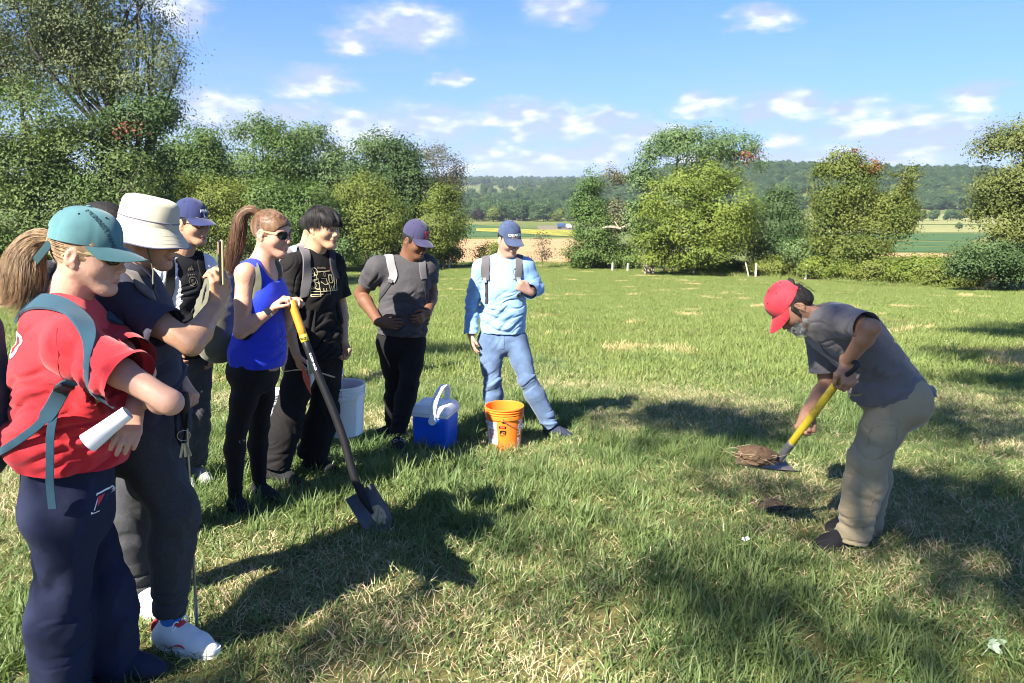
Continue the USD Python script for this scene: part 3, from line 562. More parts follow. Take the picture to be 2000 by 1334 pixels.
for i, (u, v, Y, s, lb) in enumerate([(1800, 436, 600, 1.0, 'round lone tree leftmost in the row across the pale pasture'), (1822, 437, 600, 1.15, 'second round tree in the row across the pale pasture'), (1856, 437, 610, 1.25, 'taller tree in the middle of the row across the pale pasture'),
                                      (1873, 437, 610, 1.1, 'lighter round tree just right of the taller pasture tree'), (1846, 437, 610, .6, 'small bush left of the taller pasture tree'), (1872, 452, 470, .55, 'small round bush in the front of the pale pasture'), (1890, 430, 660, 1.3, 'rightmost tree of the pasture row, by the edge tree')]):
    lone_far(1 + i, u, v, Y, 'leaf_far', s, lb)

def truck():
    b = at(1101, 452, 470); b[2] = float(zland(b[0], 470)) + .2
    r = thing('tank_truck', 'small far truck with dark blue body and white cab in the valley', 'truck', b)
    obj('chassis', rbox(8.2, 1.0, .3, (0, 0, 1.0)), 'black_rubber', r)
    obj('load_body', rbox(4.8, 2.4, 2.3, (-1.6, 0, 2.4), .3), 'truck_blue', r, 35)
    c = obj('cab', rbox(2.2, 2.4, 2.1, (2.9, 0, 2.0), .25), 'truck_white', r, 35)
    obj('windscreen', rbox(.06, 1.9, .8, (4.01, 0, 2.5), .02), 'dark_glass', c); obj('side_window', rbox(1.0, .06, .7, (3.2, -1.21, 2.5), .02), 'dark_glass', c)
    obj('hood', rbox(1.1, 2.0, 1.0, (4.5, 0, 1.5), .2), 'truck_white', r, 35)
    for x in (-3.2, -2.0, 3.6):
        for y in (-1.1, 1.1):
            w = obj('wheel', manifold3d.Manifold.cylinder(.35, .52, .52, 24, True).rotate((90, 0, 0)).translate((x, y, .55)), 'black_rubber', r, 35)
truck()

HAZE = 1.1e-4
def haze():
    m = trimesh.creation.box([17000, 7600, 0])if False else None
    zlo, zhi = -60.0, 190.0
    v = np.array([[x, y, z] for x in (-8900, 8900) for y in (-290, 7400) for z in (zlo, zhi)], float)
    f = trimesh.convex.convex_hull(v).faces if False else np.array([[0, 1, 3], [0, 3, 2], [4, 6, 7], [4, 7, 5], [0, 4, 5], [0, 5, 1], [2, 3, 7], [2, 7, 6], [0, 2, 6], [0, 6, 4], [1, 5, 7], [1, 7, 3]])
    mat = usdkit.material(stage, '/World/Looks/valley_air', {'v': ('principled_volume', {'color': (0.80, 0.88, 1.0), 'density': HAZE, 'anisotropy': 0.25})}, [], volume='v.volume')
    tag(obj('haze', (v, f), mat), kind='stuff')
haze()
# ------------------------------------------------------------------ grass
def grass_look(name, stops, trans=0.3, straw=(0.44, 0.36, 0.18), straw_amt=1.0):
    """Blades: hue from blade to blade, lush and dry patches over the meadow, paler tips by nature of each blade."""
    N = {'g': ('geometry', {}), 'n': ('noise_texture', {'scale': 0.42, 'detail': 4.0, 'roughness': 0.62}), 'n2': ('noise_texture', {'scale': 2.3, 'detail': 3.0}),
         'a': ('math', {'math_type': 'multiply', 'value2': 0.42}), 'b': ('math', {'math_type': 'multiply_add', 'value2': 0.6, 'value3': 0.0}), 's': ('math', {'math_type': 'add'}),
         'r': ('rgb_ramp', {'ramp': stops}), 'dn': ('map_range', {'from_min': 0.36, 'from_max': 0.74, 'to_min': 0.0, 'to_max': 0.75 * straw_amt, 'clamp': True}),
         'w': ('white_noise_texture', {'dimensions': '1D'}), 'dm': ('math', {'math_type': 'less_than'}), 'mx': ('mix', {'color2': straw}),
         'p': ('principled_bsdf', {'roughness': 0.5, 'specular_ior_level': 0.3}), 't': ('translucent_bsdf', {}), 'tb': ('mix', {'mix_type': 'multiply', 'fac': 1.0, 'color2': (1.2, 1.25, 0.6)}), 'm': ('mix_closure', {'fac': trans})}
    L = [('g.position', 'n.vector'), ('g.position', 'n2.vector'), ('g.random_per_island', 'a.value1'), ('n2.fac', 'b.value1'), ('a.value', 's.value1'), ('b.value', 's.value2'), ('s.value', 'r.fac'),
         ('n.fac', 'dn.value'), ('g.random_per_island', 'w.w'), ('w.value', 'dm.value1'), ('dn.result', 'dm.value2'), ('dm.value', 'mx.fac'), ('r.color', 'mx.color1'),
         ('mx.color', 'p.base_color'), ('mx.color', 'tb.color1'), ('tb.color', 't.color'), ('p.BSDF', 'm.closure1'), ('t.BSDF', 'm.closure2')]
    LOOK[name] = usdkit.material(stage, f'/World/Looks/{name}', N, L, surface='m.closure')
grass_look('grass_green', [(0.1, (0.075, 0.13, 0.04)), (0.45, (0.155, 0.205, 0.064)), (0.75, (0.24, 0.265, 0.088)), (1.0, (0.32, 0.32, 0.13))])
grass_look('grass_field', [(0.1, (0.11, 0.155, 0.04)), (0.45, (0.19, 0.24, 0.066)), (0.75, (0.275, 0.30, 0.095)), (1.0, (0.37, 0.335, 0.15))], straw_amt=1.1)

def blades(n, size, length, width, segs, rng, lean=(0.25, 1.35), flat=0.0):
    """n curved blades over a square patch; returns mesh arrays."""
    bx, by = rng.uniform(-size / 2, size / 2, (2, n)); az = rng.uniform(0, 2 * math.pi, n)
    Ls = length[0] + (length[1] - length[0]) * rng.beta(1.6, 2.6, n); W = width * rng.uniform(.6, 1.3, n)
    th0 = rng.uniform(0.05, 0.95, n) + flat * 0.9; bendt = rng.uniform(lean[0], lean[1], n) * (1 - flat * .6)
    dirv = np.stack([np.cos(az), np.sin(az), 0 * az], 1); side = np.stack([-np.sin(az), np.cos(az), 0 * az], 1)
    tw = rng.uniform(-.7, .7, n)
    side = side * np.cos(tw)[:, None] + np.array([0, 0, 1.]) * np.sin(tw)[:, None]
    p = np.stack([bx, by, -0.012 + 0 * bx], 1); rows = []
    for k in range(segs + 1):
        t = k / segs; w = W * (1 - t ** 1.7) * (0.7 + .6 * min(t * 3, 1) * .5)
        if k == segs: rows.append(p.copy()[:, None])
        else: rows.append(np.stack([p - side * w[:, None] / 2, p + side * w[:, None] / 2], 1))
        ang = th0 + bendt * 1.5 * t
        p = p + (dirv * np.sin(ang)[:, None] + np.array([0, 0, 1.]) * np.cos(ang)[:, None]) * (Ls / segs)[:, None]
        p[:, 2] = np.maximum(p[:, 2], 0.008 + 0.02 * t)
    V = np.concatenate(rows, 1); m = V.shape[1]; Fs = []
    for k in range(segs - 1):
        a = 2 * k; Fs += [[a, a + 1, a + 3], [a, a + 3, a + 2]]
    a = 2 * (segs - 1); Fs.append([a, a + 1, a + 2])
    Fc = (np.arange(n)[:, None, None] * m + np.array(Fs)[None]).reshape(-1, 3)
    return V.reshape(-1, 3), Fc
def grass_proto(seed, size, green, straw, tall=None, mat='grass_green', segs=4, width=.0062, ln=(.02, .12), clumps=0):
    rng = np.random.default_rng(seed)
    gm = blades(green, size, ln, width, segs, rng)
    if clumps:
        parts = [gm]
        for _ in range(clumps):
            c = rng.uniform(-size / 2, size / 2, 2); v, f = blades(34, .12, (ln[1] * .8, ln[1] * 1.7), width * 1.1, segs, rng, lean=(.2, .8)); parts.append((v + [c[0], c[1], 0], f))
        gm = join(parts)
    sm = blades(straw, size, (.03, .11), .0032, 2, rng, flat=1.0) if straw else None
    def make(path):
        UsdGeom.Xform.Define(stage, path)
        usdkit.mesh(stage, path + '/blades', gm, LOOK[mat])
        if sm is not None: usdkit.mesh(stage, path + '/straw', sm, LOOK['straw'])
        return path
    return make
def inview(x, y, m=1.6):
    return np.abs(x) < y * 0.70 + m
def sow():
    rng = np.random.default_rng(77)
    # near: broken turf with straw
    gx, gy = np.meshgrid(np.arange(-11, 11, .265), np.arange(.6, 11.6, .265), indexing='ij'); x = gx.ravel() + rng.uniform(-.12, .12, gx.size); y = gy.ravel() + rng.uniform(-.12, .12, gx.size); n = len(x); k = inview(x, y, 2.2); x, y = x[k], y[k]
    bare = np.min([np.hypot((x - cx) / r, (y - cy) / (r * .8)) for cx, cy, r in BARE], 0)
    k = bare > 1; x, y = x[k], y[k]
    lush = meshkit.noise(np.stack([x * .9, y * .9, 0 * x], -1), 21)
    idx = np.where(lush > .64, rng.integers(4, 6, len(x)), np.where((lush < .47) & (y < 8.5 + 1.5 * np.sin(x * 1.3)), rng.integers(6, 8, len(x)), rng.integers(0, 4, len(x))))
    protos = [grass_proto(s, .5, 420, 150) for s in range(4)] + [grass_proto(10 + s, .5, 380, 60, clumps=5) for s in range(2)] + [grass_proto(20 + s, .5, 220, 330) for s in range(2)]
    sc = rng.uniform(.8, 1.25, len(x))
    instancer('/World/near_grass', protos, np.stack([x, y, zland(x, y)], 1), idx, rng.uniform(0, 6.28, len(x)), sc, tilt=(rng.uniform(0, .12, len(x)), rng.uniform(0, 6.28, len(x))))
    # the mown meadow to the fence
    n = 6800; y = np.sqrt(rng.uniform(8.5 ** 2, 81 ** 2, n)); x = rng.uniform(-.78, .78, n) * y
    edge = 79 - 33 * sstep(3, 33, x) + 1.5 * np.sin(x * .7); k = y < edge; x, y = x[k], y[k]
    protos = [grass_proto(40 + s, 1.8, 1500, 260, mat='grass_field', segs=2, width=.011, ln=(.06, .19)) for s in range(4)]
    instancer('/World/meadow_grass', protos, np.stack([x, y, zland(x, y)], 1), rng.integers(0, 4, len(x)), rng.uniform(0, 6.28, len(x)), rng.uniform(.8, 1.15, len(x)), tilt=(rng.uniform(0.0, .04, len(x)), rng.uniform(0, 6.28, len(x))))
    # rank weeds along the fence
    n = 500; x = rng.uniform(-60, 36, n); y = 79 - 33 * sstep(3, 33, x) + 1.5 * np.sin(x * .7) + rng.uniform(.3, 2.6, n)
    protos = [grass_proto(60 + s, 1.2, 200, 60, mat='grass_field', segs=3, width=.018, ln=(.25, .7)) for s in range(2)] + [grass_proto(64, 1.0, 60, 160, mat='grass_field', segs=3, width=.018, ln=(.25, .6))]
    instancer('/World/fence_weeds', protos, np.stack([x, y, zland(x, y)], 1), rng.integers(0, 3, n), rng.uniform(0, 6.28, n), rng.uniform(.6, 1.2, n))
BARE = [(1.53, 4.26, .30)]
sow()
tag(stage.GetPrimAtPath('/World/near_grass'), 'patchy short grass with straw litter in the foreground', 'grass')
tag(stage.GetPrimAtPath('/World/meadow_grass'), 'sunlit mown grass of the sloping meadow', 'grass')
tag(stage.GetPrimAtPath('/World/fence_weeds'), 'rank tall weeds along the fence at the meadow edge', 'weeds')
# ------------------------------------------------------------------ bodies and cloth: smooth unions of tapered limbs, meshed as one surface
def nrm(v):
    v = np.asarray(v, float); return v / max(np.linalg.norm(v), 1e-9)
class Cone:                                        # tapered limb; flat: ends squarely at b (a cuff)
    def __init__(s, a, b, ra, rb, k=.012, flat=False, sub=False):
        s.a, s.b, s.ra, s.rb, s.k, s.flat, s.sub = np.asarray(a, float), np.asarray(b, float), ra, rb, k, flat, sub
    def box(s):
        r = max(s.ra, s.rb); return np.minimum(s.a, s.b) - r, np.maximum(s.a, s.b) + r
    def ev(s, X, Y, Z):
        ab = s.b - s.a; L2 = max(ab @ ab, 1e-9)
        px, py, pz = X - s.a[0], Y - s.a[1], Z - s.a[2]
        t = (px * ab[0] + py * ab[1] + pz * ab[2]) / L2; tc = np.clip(t, 0, 1 + (.03 / math.sqrt(L2) if s.flat else 0))
        d = np.sqrt((px - tc * ab[0]) ** 2 + (py - tc * ab[1]) ** 2 + (pz - tc * ab[2]) ** 2) - (s.ra + (s.rb - s.ra) * tc)
        return d
class ECap:                                        # limb of elliptical section: (half width along w, half depth) at a and b
    def __init__(s, a, b, ea, eb, w, k=.03, flat=False, flat_a=False, sub=False):
        s.a, s.b, s.ea, s.eb, s.k, s.flat, s.flat_a, s.sub = np.asarray(a, float), np.asarray(b, float), ea, eb, k, flat, flat_a, sub
        s.l = nrm(s.b - s.a); s.w = nrm(np.asarray(w, float) - s.l * (np.asarray(w, float) @ s.l)); s.d = np.cross(s.l, s.w)
    def box(s):
        r = max(*s.ea, *s.eb); return np.minimum(s.a, s.b) - r, np.maximum(s.a, s.b) + r
    def ev(s, X, Y, Z):
        L = np.linalg.norm(s.b - s.a); px, py, pz = X - s.a[0], Y - s.a[1], Z - s.a[2]
        t = px * s.l[0] + py * s.l[1] + pz * s.l[2]; tc = np.clip(t, -.03 if s.flat_a else 0, L + (.03 if s.flat else 0)); ql = t - tc; u = tc / max(L, 1e-6)
        qw = px * s.w[0] + py * s.w[1] + pz * s.w[2]; qd = px * s.d[0] + py * s.d[1] + pz * s.d[2]
        rw = s.ea[0] + (s.eb[0] - s.ea[0]) * u; rd = s.ea[1] + (s.eb[1] - s.ea[1]) * u; rl = np.minimum(rw, rd)
        q = np.sqrt((qw / rw) ** 2 + (qd / rd) ** 2 + (ql / rl) ** 2)
        g = np.sqrt((qw / rw ** 2) ** 2 + (qd / rd ** 2) ** 2 + (ql / rl ** 2) ** 2)
        d = np.where(q > .25, q * (q - 1) / np.maximum(g, 1e-6), -rl * .75)
        return d
class Ell:                                         # ellipsoid; R rows = its axes
    def __init__(s, c, r, R=np.eye(3), k=.012, sub=False):
        s.c, s.r, s.R, s.k, s.sub = np.asarray(c, float), np.asarray(r, float), np.asarray(R, float), k, sub
    def box(s):
        e = np.sqrt(((s.R * s.r[:, None]) ** 2).sum(0)); return s.c - e, s.c + e
    def ev(s, X, Y, Z):
        p = (X - s.c[0], Y - s.c[1], Z - s.c[2])
        q = [sum(s.R[i][j] * p[j] for j in range(3)) / s.r[i] for i in range(3)]
        k0 = np.sqrt(q[0] ** 2 + q[1] ** 2 + q[2] ** 2); k1 = np.sqrt((q[0] / s.r[0]) ** 2 + (q[1] / s.r[1]) ** 2 + (q[2] / s.r[2]) ** 2)
        return np.where(k0 > .2, k0 * (k0 - 1) / np.maximum(k1, 1e-6), -s.r.min() * .8)
class Half:                                        # keeps what lies behind the plane (normal n at c); sub-operator
    def __init__(s, c, n, cap=False): s.c, s.n, s.k, s.sub, s.cap = np.asarray(c, float), nrm(n), .002, True, cap
    def box(s): return None
    def ev(s, X, Y, Z): return -((X - s.c[0]) * s.n[0] + (Y - s.c[1]) * s.n[1] + (Z - s.c[2]) * s.n[2])

def smin(a, b, k):
    h = np.maximum(k - np.abs(a - b), 0) / k; return np.minimum(a, b) - h * h * k * .25
def field(prims, cell, pad=.035):
    bs = [p.box() for p in prims if p.box() is not None and not p.sub]
    lo = np.min([b[0] for b in bs], 0) - pad; hi = np.max([b[1] for b in bs], 0) + pad
    n = np.ceil((hi - lo) / cell).astype(int) + 1
    ax = [(lo[i] + cell * np.arange(n[i])).astype(np.float32) for i in range(3)]
    D = np.full(n, .05, np.float32)
    for p in prims:
        if getattr(p, 'cap', False): continue
        b = p.box(); m = .045
        if b is None: s = (slice(None),) * 3
        else:
            i0 = np.clip(np.floor((b[0] - m - lo) / cell).astype(int), 0, n); i1 = np.clip(np.ceil((b[1] + m - lo) / cell).astype(int) + 1, 0, n)
            if (i1 <= i0).any(): continue
            s = tuple(slice(i0[i], i1[i]) for i in range(3))
        X, Y, Z = ax[0][s[0]][:, None, None], ax[1][s[1]][None, :, None], ax[2][s[2]][None, None, :]
        d = p.ev(X, Y, Z).astype(np.float32)
        D[s] = -smin(-D[s], d, p.k) if p.sub else smin(D[s], d, p.k)
    return D, lo, cell
def nets(D, lo, cell):
    """Naive surface nets: one vertex per cell that the surface crosses."""
    S = D < 0
    c = [D[i:D.shape[0] - 1 + i, j:D.shape[1] - 1 + j, k:D.shape[2] - 1 + k] for i in (0, 1) for j in (0, 1) for k in (0, 1)]
    cs = [S[i:D.shape[0] - 1 + i, j:D.shape[1] - 1 + j, k:D.shape[2] - 1 + k] for i in (0, 1) for j in (0, 1) for k in (0, 1)]
    anyS, allS = cs[0].copy(), cs[0].copy()
    for q in cs[1:]: anyS |= q; allS &= q
    act = anyS & ~allS; idx = np.argwhere(act); n = len(idx)
    ids = np.full(act.shape, -1, np.int32); ids[act] = np.arange(n)
    val = np.stack([q[act] for q in c], 1); off = np.array([(i, j, k) for i in (0, 1) for j in (0, 1) for k in (0, 1)], float)
    acc, cnt = np.zeros((n, 3)), np.zeros(n)
    for a, b in ((0, 1), (2, 3), (4, 5), (6, 7), (0, 2), (1, 3), (4, 6), (5, 7), (0, 4), (1, 5), (2, 6), (3, 7)):
        va, vb = val[:, a], val[:, b]; x = (va < 0) != (vb < 0); t = np.where(x, va / np.where(x, va - vb, 1), 0)
        acc += np.where(x[:, None], off[a] + t[:, None] * (off[b] - off[a]), 0); cnt += x
    V = lo + cell * (idx + acc / np.maximum(cnt, 1)[:, None]); Fs = []
    for axis in range(3):
        a = [slice(1, -1)] * 3; b = [slice(1, -1)] * 3; a[axis] = slice(0, -1); b[axis] = slice(1, None)
        s0, s1 = S[tuple(a)], S[tuple(b)]; e = np.argwhere(s0 != s1)
        if not len(e): continue
        flip = s0[tuple(e.T)]; e = e + 1; e[:, axis] -= 1
        u, w = [q for q in range(3) if q != axis]
        def at_(du, dw):
            q = e.copy(); q[:, u] -= du; q[:, w] -= dw; return ids[tuple(q.T)]
        q = np.stack([at_(1, 1), at_(0, 1), at_(0, 0), at_(1, 0)], 1)
        if axis == 1: q = q[:, ::-1]
        q = np.where(flip[:, None], q, q[:, ::-1]); q = q[(q >= 0).all(1)]
        Fs += [q[:, [0, 1, 2]], q[:, [0, 2, 3]]]
    return V, np.vstack(Fs)
def vnorm(V, Fc):
    N = np.zeros_like(V); f = np.cross(V[Fc[:, 1]] - V[Fc[:, 0]], V[Fc[:, 2]] - V[Fc[:, 0]])
    for k in range(3): np.add.at(N, Fc[:, k], f)
    return N / np.maximum(np.linalg.norm(N, axis=1, keepdims=True), 1e-12)
def build(prims, cell, folds=None, smooth_it=1, seed=0, base=.0015):
    """Mesh of the union of prims; open at flat ends; folds: (point, reach, height, direction across which they repeat) of cloth creases."""
    V, Fc = nets(*field(prims, cell)); N = vnorm(V, Fc)
    cuts = []
    for p in prims:
        if getattr(p, 'cap', False): cuts.append((p.c, p.n, 9., 9.))
        if getattr(p, 'flat', False): rr = p.rb if hasattr(p, 'rb') else max(p.eb); cuts.append((p.b, nrm(p.b - p.a), rr * 1.6 + .03, rr + .07))
        if getattr(p, 'flat_a', False): rr = max(p.ea); cuts.append((p.a, nrm(p.a - p.b), rr * 1.6 + .03, rr + .07))
    if folds is not None:
        h = np.zeros(len(V)); w0 = meshkit.fbm(V * 9 + seed, 3, seed) - .5; h += base * 2 * w0
        for (pt, reach, amp, dr, *fr) in folds:
            d = np.linalg.norm(V - np.asarray(pt), axis=1); fall = np.exp(-(d / reach) ** 2)
            m = fall > .02
            if not m.any(): continue
            dr = nrm(dr); A = V[m] - np.asarray(pt); along = A @ dr
            lat = A - along[:, None] * dr
            warp = meshkit.noise(V[m] * 8 + seed * 7.3, seed) * 1.8
            f0 = fr[0] if fr else 26.
            r = meshkit.noise(np.c_[along * f0 + warp * 1.1, lat @ np.array([5., 3., 4.]), lat @ np.array([3., 5., -4.])] + seed * 3.1, seed + 2)
            crease = np.exp(-((2 * r - 1) / .26) ** 2); r2 = meshkit.noise(np.c_[along * f0 * .45 + warp, lat @ np.array([3., 2., 3.]), lat @ np.array([2., 3., -3.])] + seed * 5.7, seed + 4)
            h[m] += amp * fall[m] * (.42 - 1.0 * crease + .7 * (r2 - .5))
        V = V + N * h[:, None]
    try:                                            # fewer triangles where the surface is plain
        mf = manifold3d.Manifold(manifold3d.Mesh(V.astype(np.float32), Fc.astype(np.uint32)))
        if mf.status() == manifold3d.Error.NoError and not mf.is_empty():
            mm = mf.simplify(cell * .11).to_mesh(); V, Fc = np.array(mm.vert_properties[:, :3], float), np.array(mm.tri_verts, int)
    except Exception: pass
    for c, n, rad, far in cuts:                     # cut cuffs and hems clean on their plane
        t = (V - c) @ n; lat = np.linalg.norm(V - c - t[:, None] * n, axis=1); beyond = (t > 0) & (lat < rad) & (t < far)
        fb = beyond[Fc]; Fc = Fc[~fb.all(1)]; edge = np.unique(Fc[beyond[Fc]]) if len(Fc) else []
        V[edge] = V[edge] - n * t[edge][:, None]
    used = np.unique(Fc); back = np.zeros(len(V), int); back[used] = np.arange(len(used)); V, Fc = V[used], back[Fc]
    return V, Fc

class Frame:
    """Head frame: right, forward, up at a centre, with a scale."""
    def __init__(s, c, fwd, up, sc=1.0):
        s.c = np.asarray(c, float); s.f = nrm(fwd); u = np.asarray(up, float); s.r = nrm(np.cross(s.f, u)); s.u = np.cross(s.r, s.f); s.s = sc; s.R = np.stack([s.r, s.f, s.u])
    def __call__(s, *p):
        p = np.asarray(p if len(p) > 1 else p[0], float); return s.c + s.s * (p @ s.R)

def head_prims(H, neck, neck_r=.056, fem=False, ears=True, jaw=1.0):
    s = H.s; P = []; C = lambda a, b, ra, rb, k=.02: P.append(Cone(H(a), H(b), ra * s, rb * s, k * s))
    E = lambda c, r, k=.015, sub=False, R=H.R: P.append(Ell(H(c), np.array(r) * s, R, k * s, sub))
    E((0, -.012, .032), (.0765, .098, .086)); E((0, .03, .02), (.068, .068, .078), .03)
    P.append(ECap(H(0, .038, .0), H(0, .060, -.088), (.060 * s, .050 * s), (.034 * s * jaw, .030 * s), H.r, .03 * s))
    for q in (-1, 1):
        C((q * .056, .0, -.05), (q * .020 * jaw, .072, -.098), .020, .018, .03)
        E((q * .042, .058, -.028), (.027, .028, .026), .03)
        E((q * .031, .092, .004), (.017, .012, .010), .014, True)
        C((q * .012, .0885, .018), (q * .048, .074, .020), .008, .007, .016)
        C((q * .018, .0855, .009), (q * .046, .074, .008), .0042, .0035, .006)
        if ears:
            a = .25; R = np.stack([H.r, H.f * math.cos(a) - H.u * math.sin(a), H.u * math.cos(a) + H.f * math.sin(a)])
            E((q * .079, -.012, -.004), (.011, .019, .032), .010, False, R); E((q * .090, -.008, .0), (.009, .010, .019), .006, True, R); C((q * .077, -.002, -.034), (q * .076, -.001, -.028), .008, .008, .006)
    C((0, .089, .020), (0, .109, -.024), .0085, .0125, .014); E((0, .113, -.029), (.0115, .011, .010), .008)
    for q in (-1, 1): E((q * .011, .103, -.034), (.009, .010, .0075), .006)
    E((0, .094, -.056), (.026, .012, .013), .014); E((0, .098, -.0615), (.023, .0085, .0048), .005); E((0, .0965, -.0725), (.019, .0085, .0055), .005)
    E((0, .108, -.0668), (.021, .012, .0012), .003, True); E((0, .083, -.100), (.020, .018, .016), .02)
    P.append(Cone(H(0, -.016, -.03), neck, neck_r * s * .98, neck_r * s * 1.08, .035))
    P.append(Cone(H(0, .0, -.07), np.asarray(neck) + H.f * .02, neck_r * s * .8, neck_r * s * .95, .03))
    return P

def hand_prims(w, d, n, t, curl=.35, s=1.0, spread=.06, thumb=.5, curls=None, k=.0035):
    """Hand from the wrist w: d to the knuckles, n out of the palm, t to the thumb side; curl bends the fingers towards n."""
    w = np.asarray(w, float); d = nrm(d); n = nrm(np.asarray(n, float) - d * (np.asarray(n) @ d)); t = nrm(np.asarray(t, float) - d * (np.asarray(t) @ d) - n * (np.asarray(t) @ n))
    P = [Cone(w - d * .02 * s, w + d * .022 * s, .0255 * s, .023 * s, .012)]
    offs = [.030, .010, -.010, -.029]; lens = [.072, .080, .074, .058]
    for i in range(4):
        kn = w + d * (.092 - .006 * abs(i - 1.2)) * s + t * offs[i] * s
        P.append(Cone(w + d * .02 * s + t * offs[i] * .55 * s, kn, .0150 * s, .0112 * s, .014))
        c = curls[i] if curls is not None else curl
        ang = c * .75; p = kn; dd = nrm(d + t * offs[i] * spread * 30); r = .0098 * s
        for j, fr in enumerate((.46, .30, .24)):
            dv = dd * math.cos(ang) + n * math.sin(ang); q = p + dv * lens[i] * fr * s; r2 = r * .92
            P.append(Cone(p, q, r, r2, k if j else .006)); p = q; r = r2; ang += c * (1.05 if j == 0 else .7)
    b = w + d * .022 * s + t * .022 * s; m = b + (d * .62 + t * .62 + n * .3 * thumb) * .046 * s; P.append(Cone(b, m, .0165 * s, .0125 * s, .012))
    e = m + nrm(d * .85 + t * (.35 - .6 * thumb) + n * (.15 + .7 * thumb)) * .034 * s; P.append(Cone(m, e, .0115 * s, .0105 * s, .005))
    P.append(Cone(e, e + nrm(d * .85 + t * (.1 - .8 * thumb) + n * (.2 + .8 * thumb)) * .027 * s, .0102 * s, .008 * s, .004))
    return P

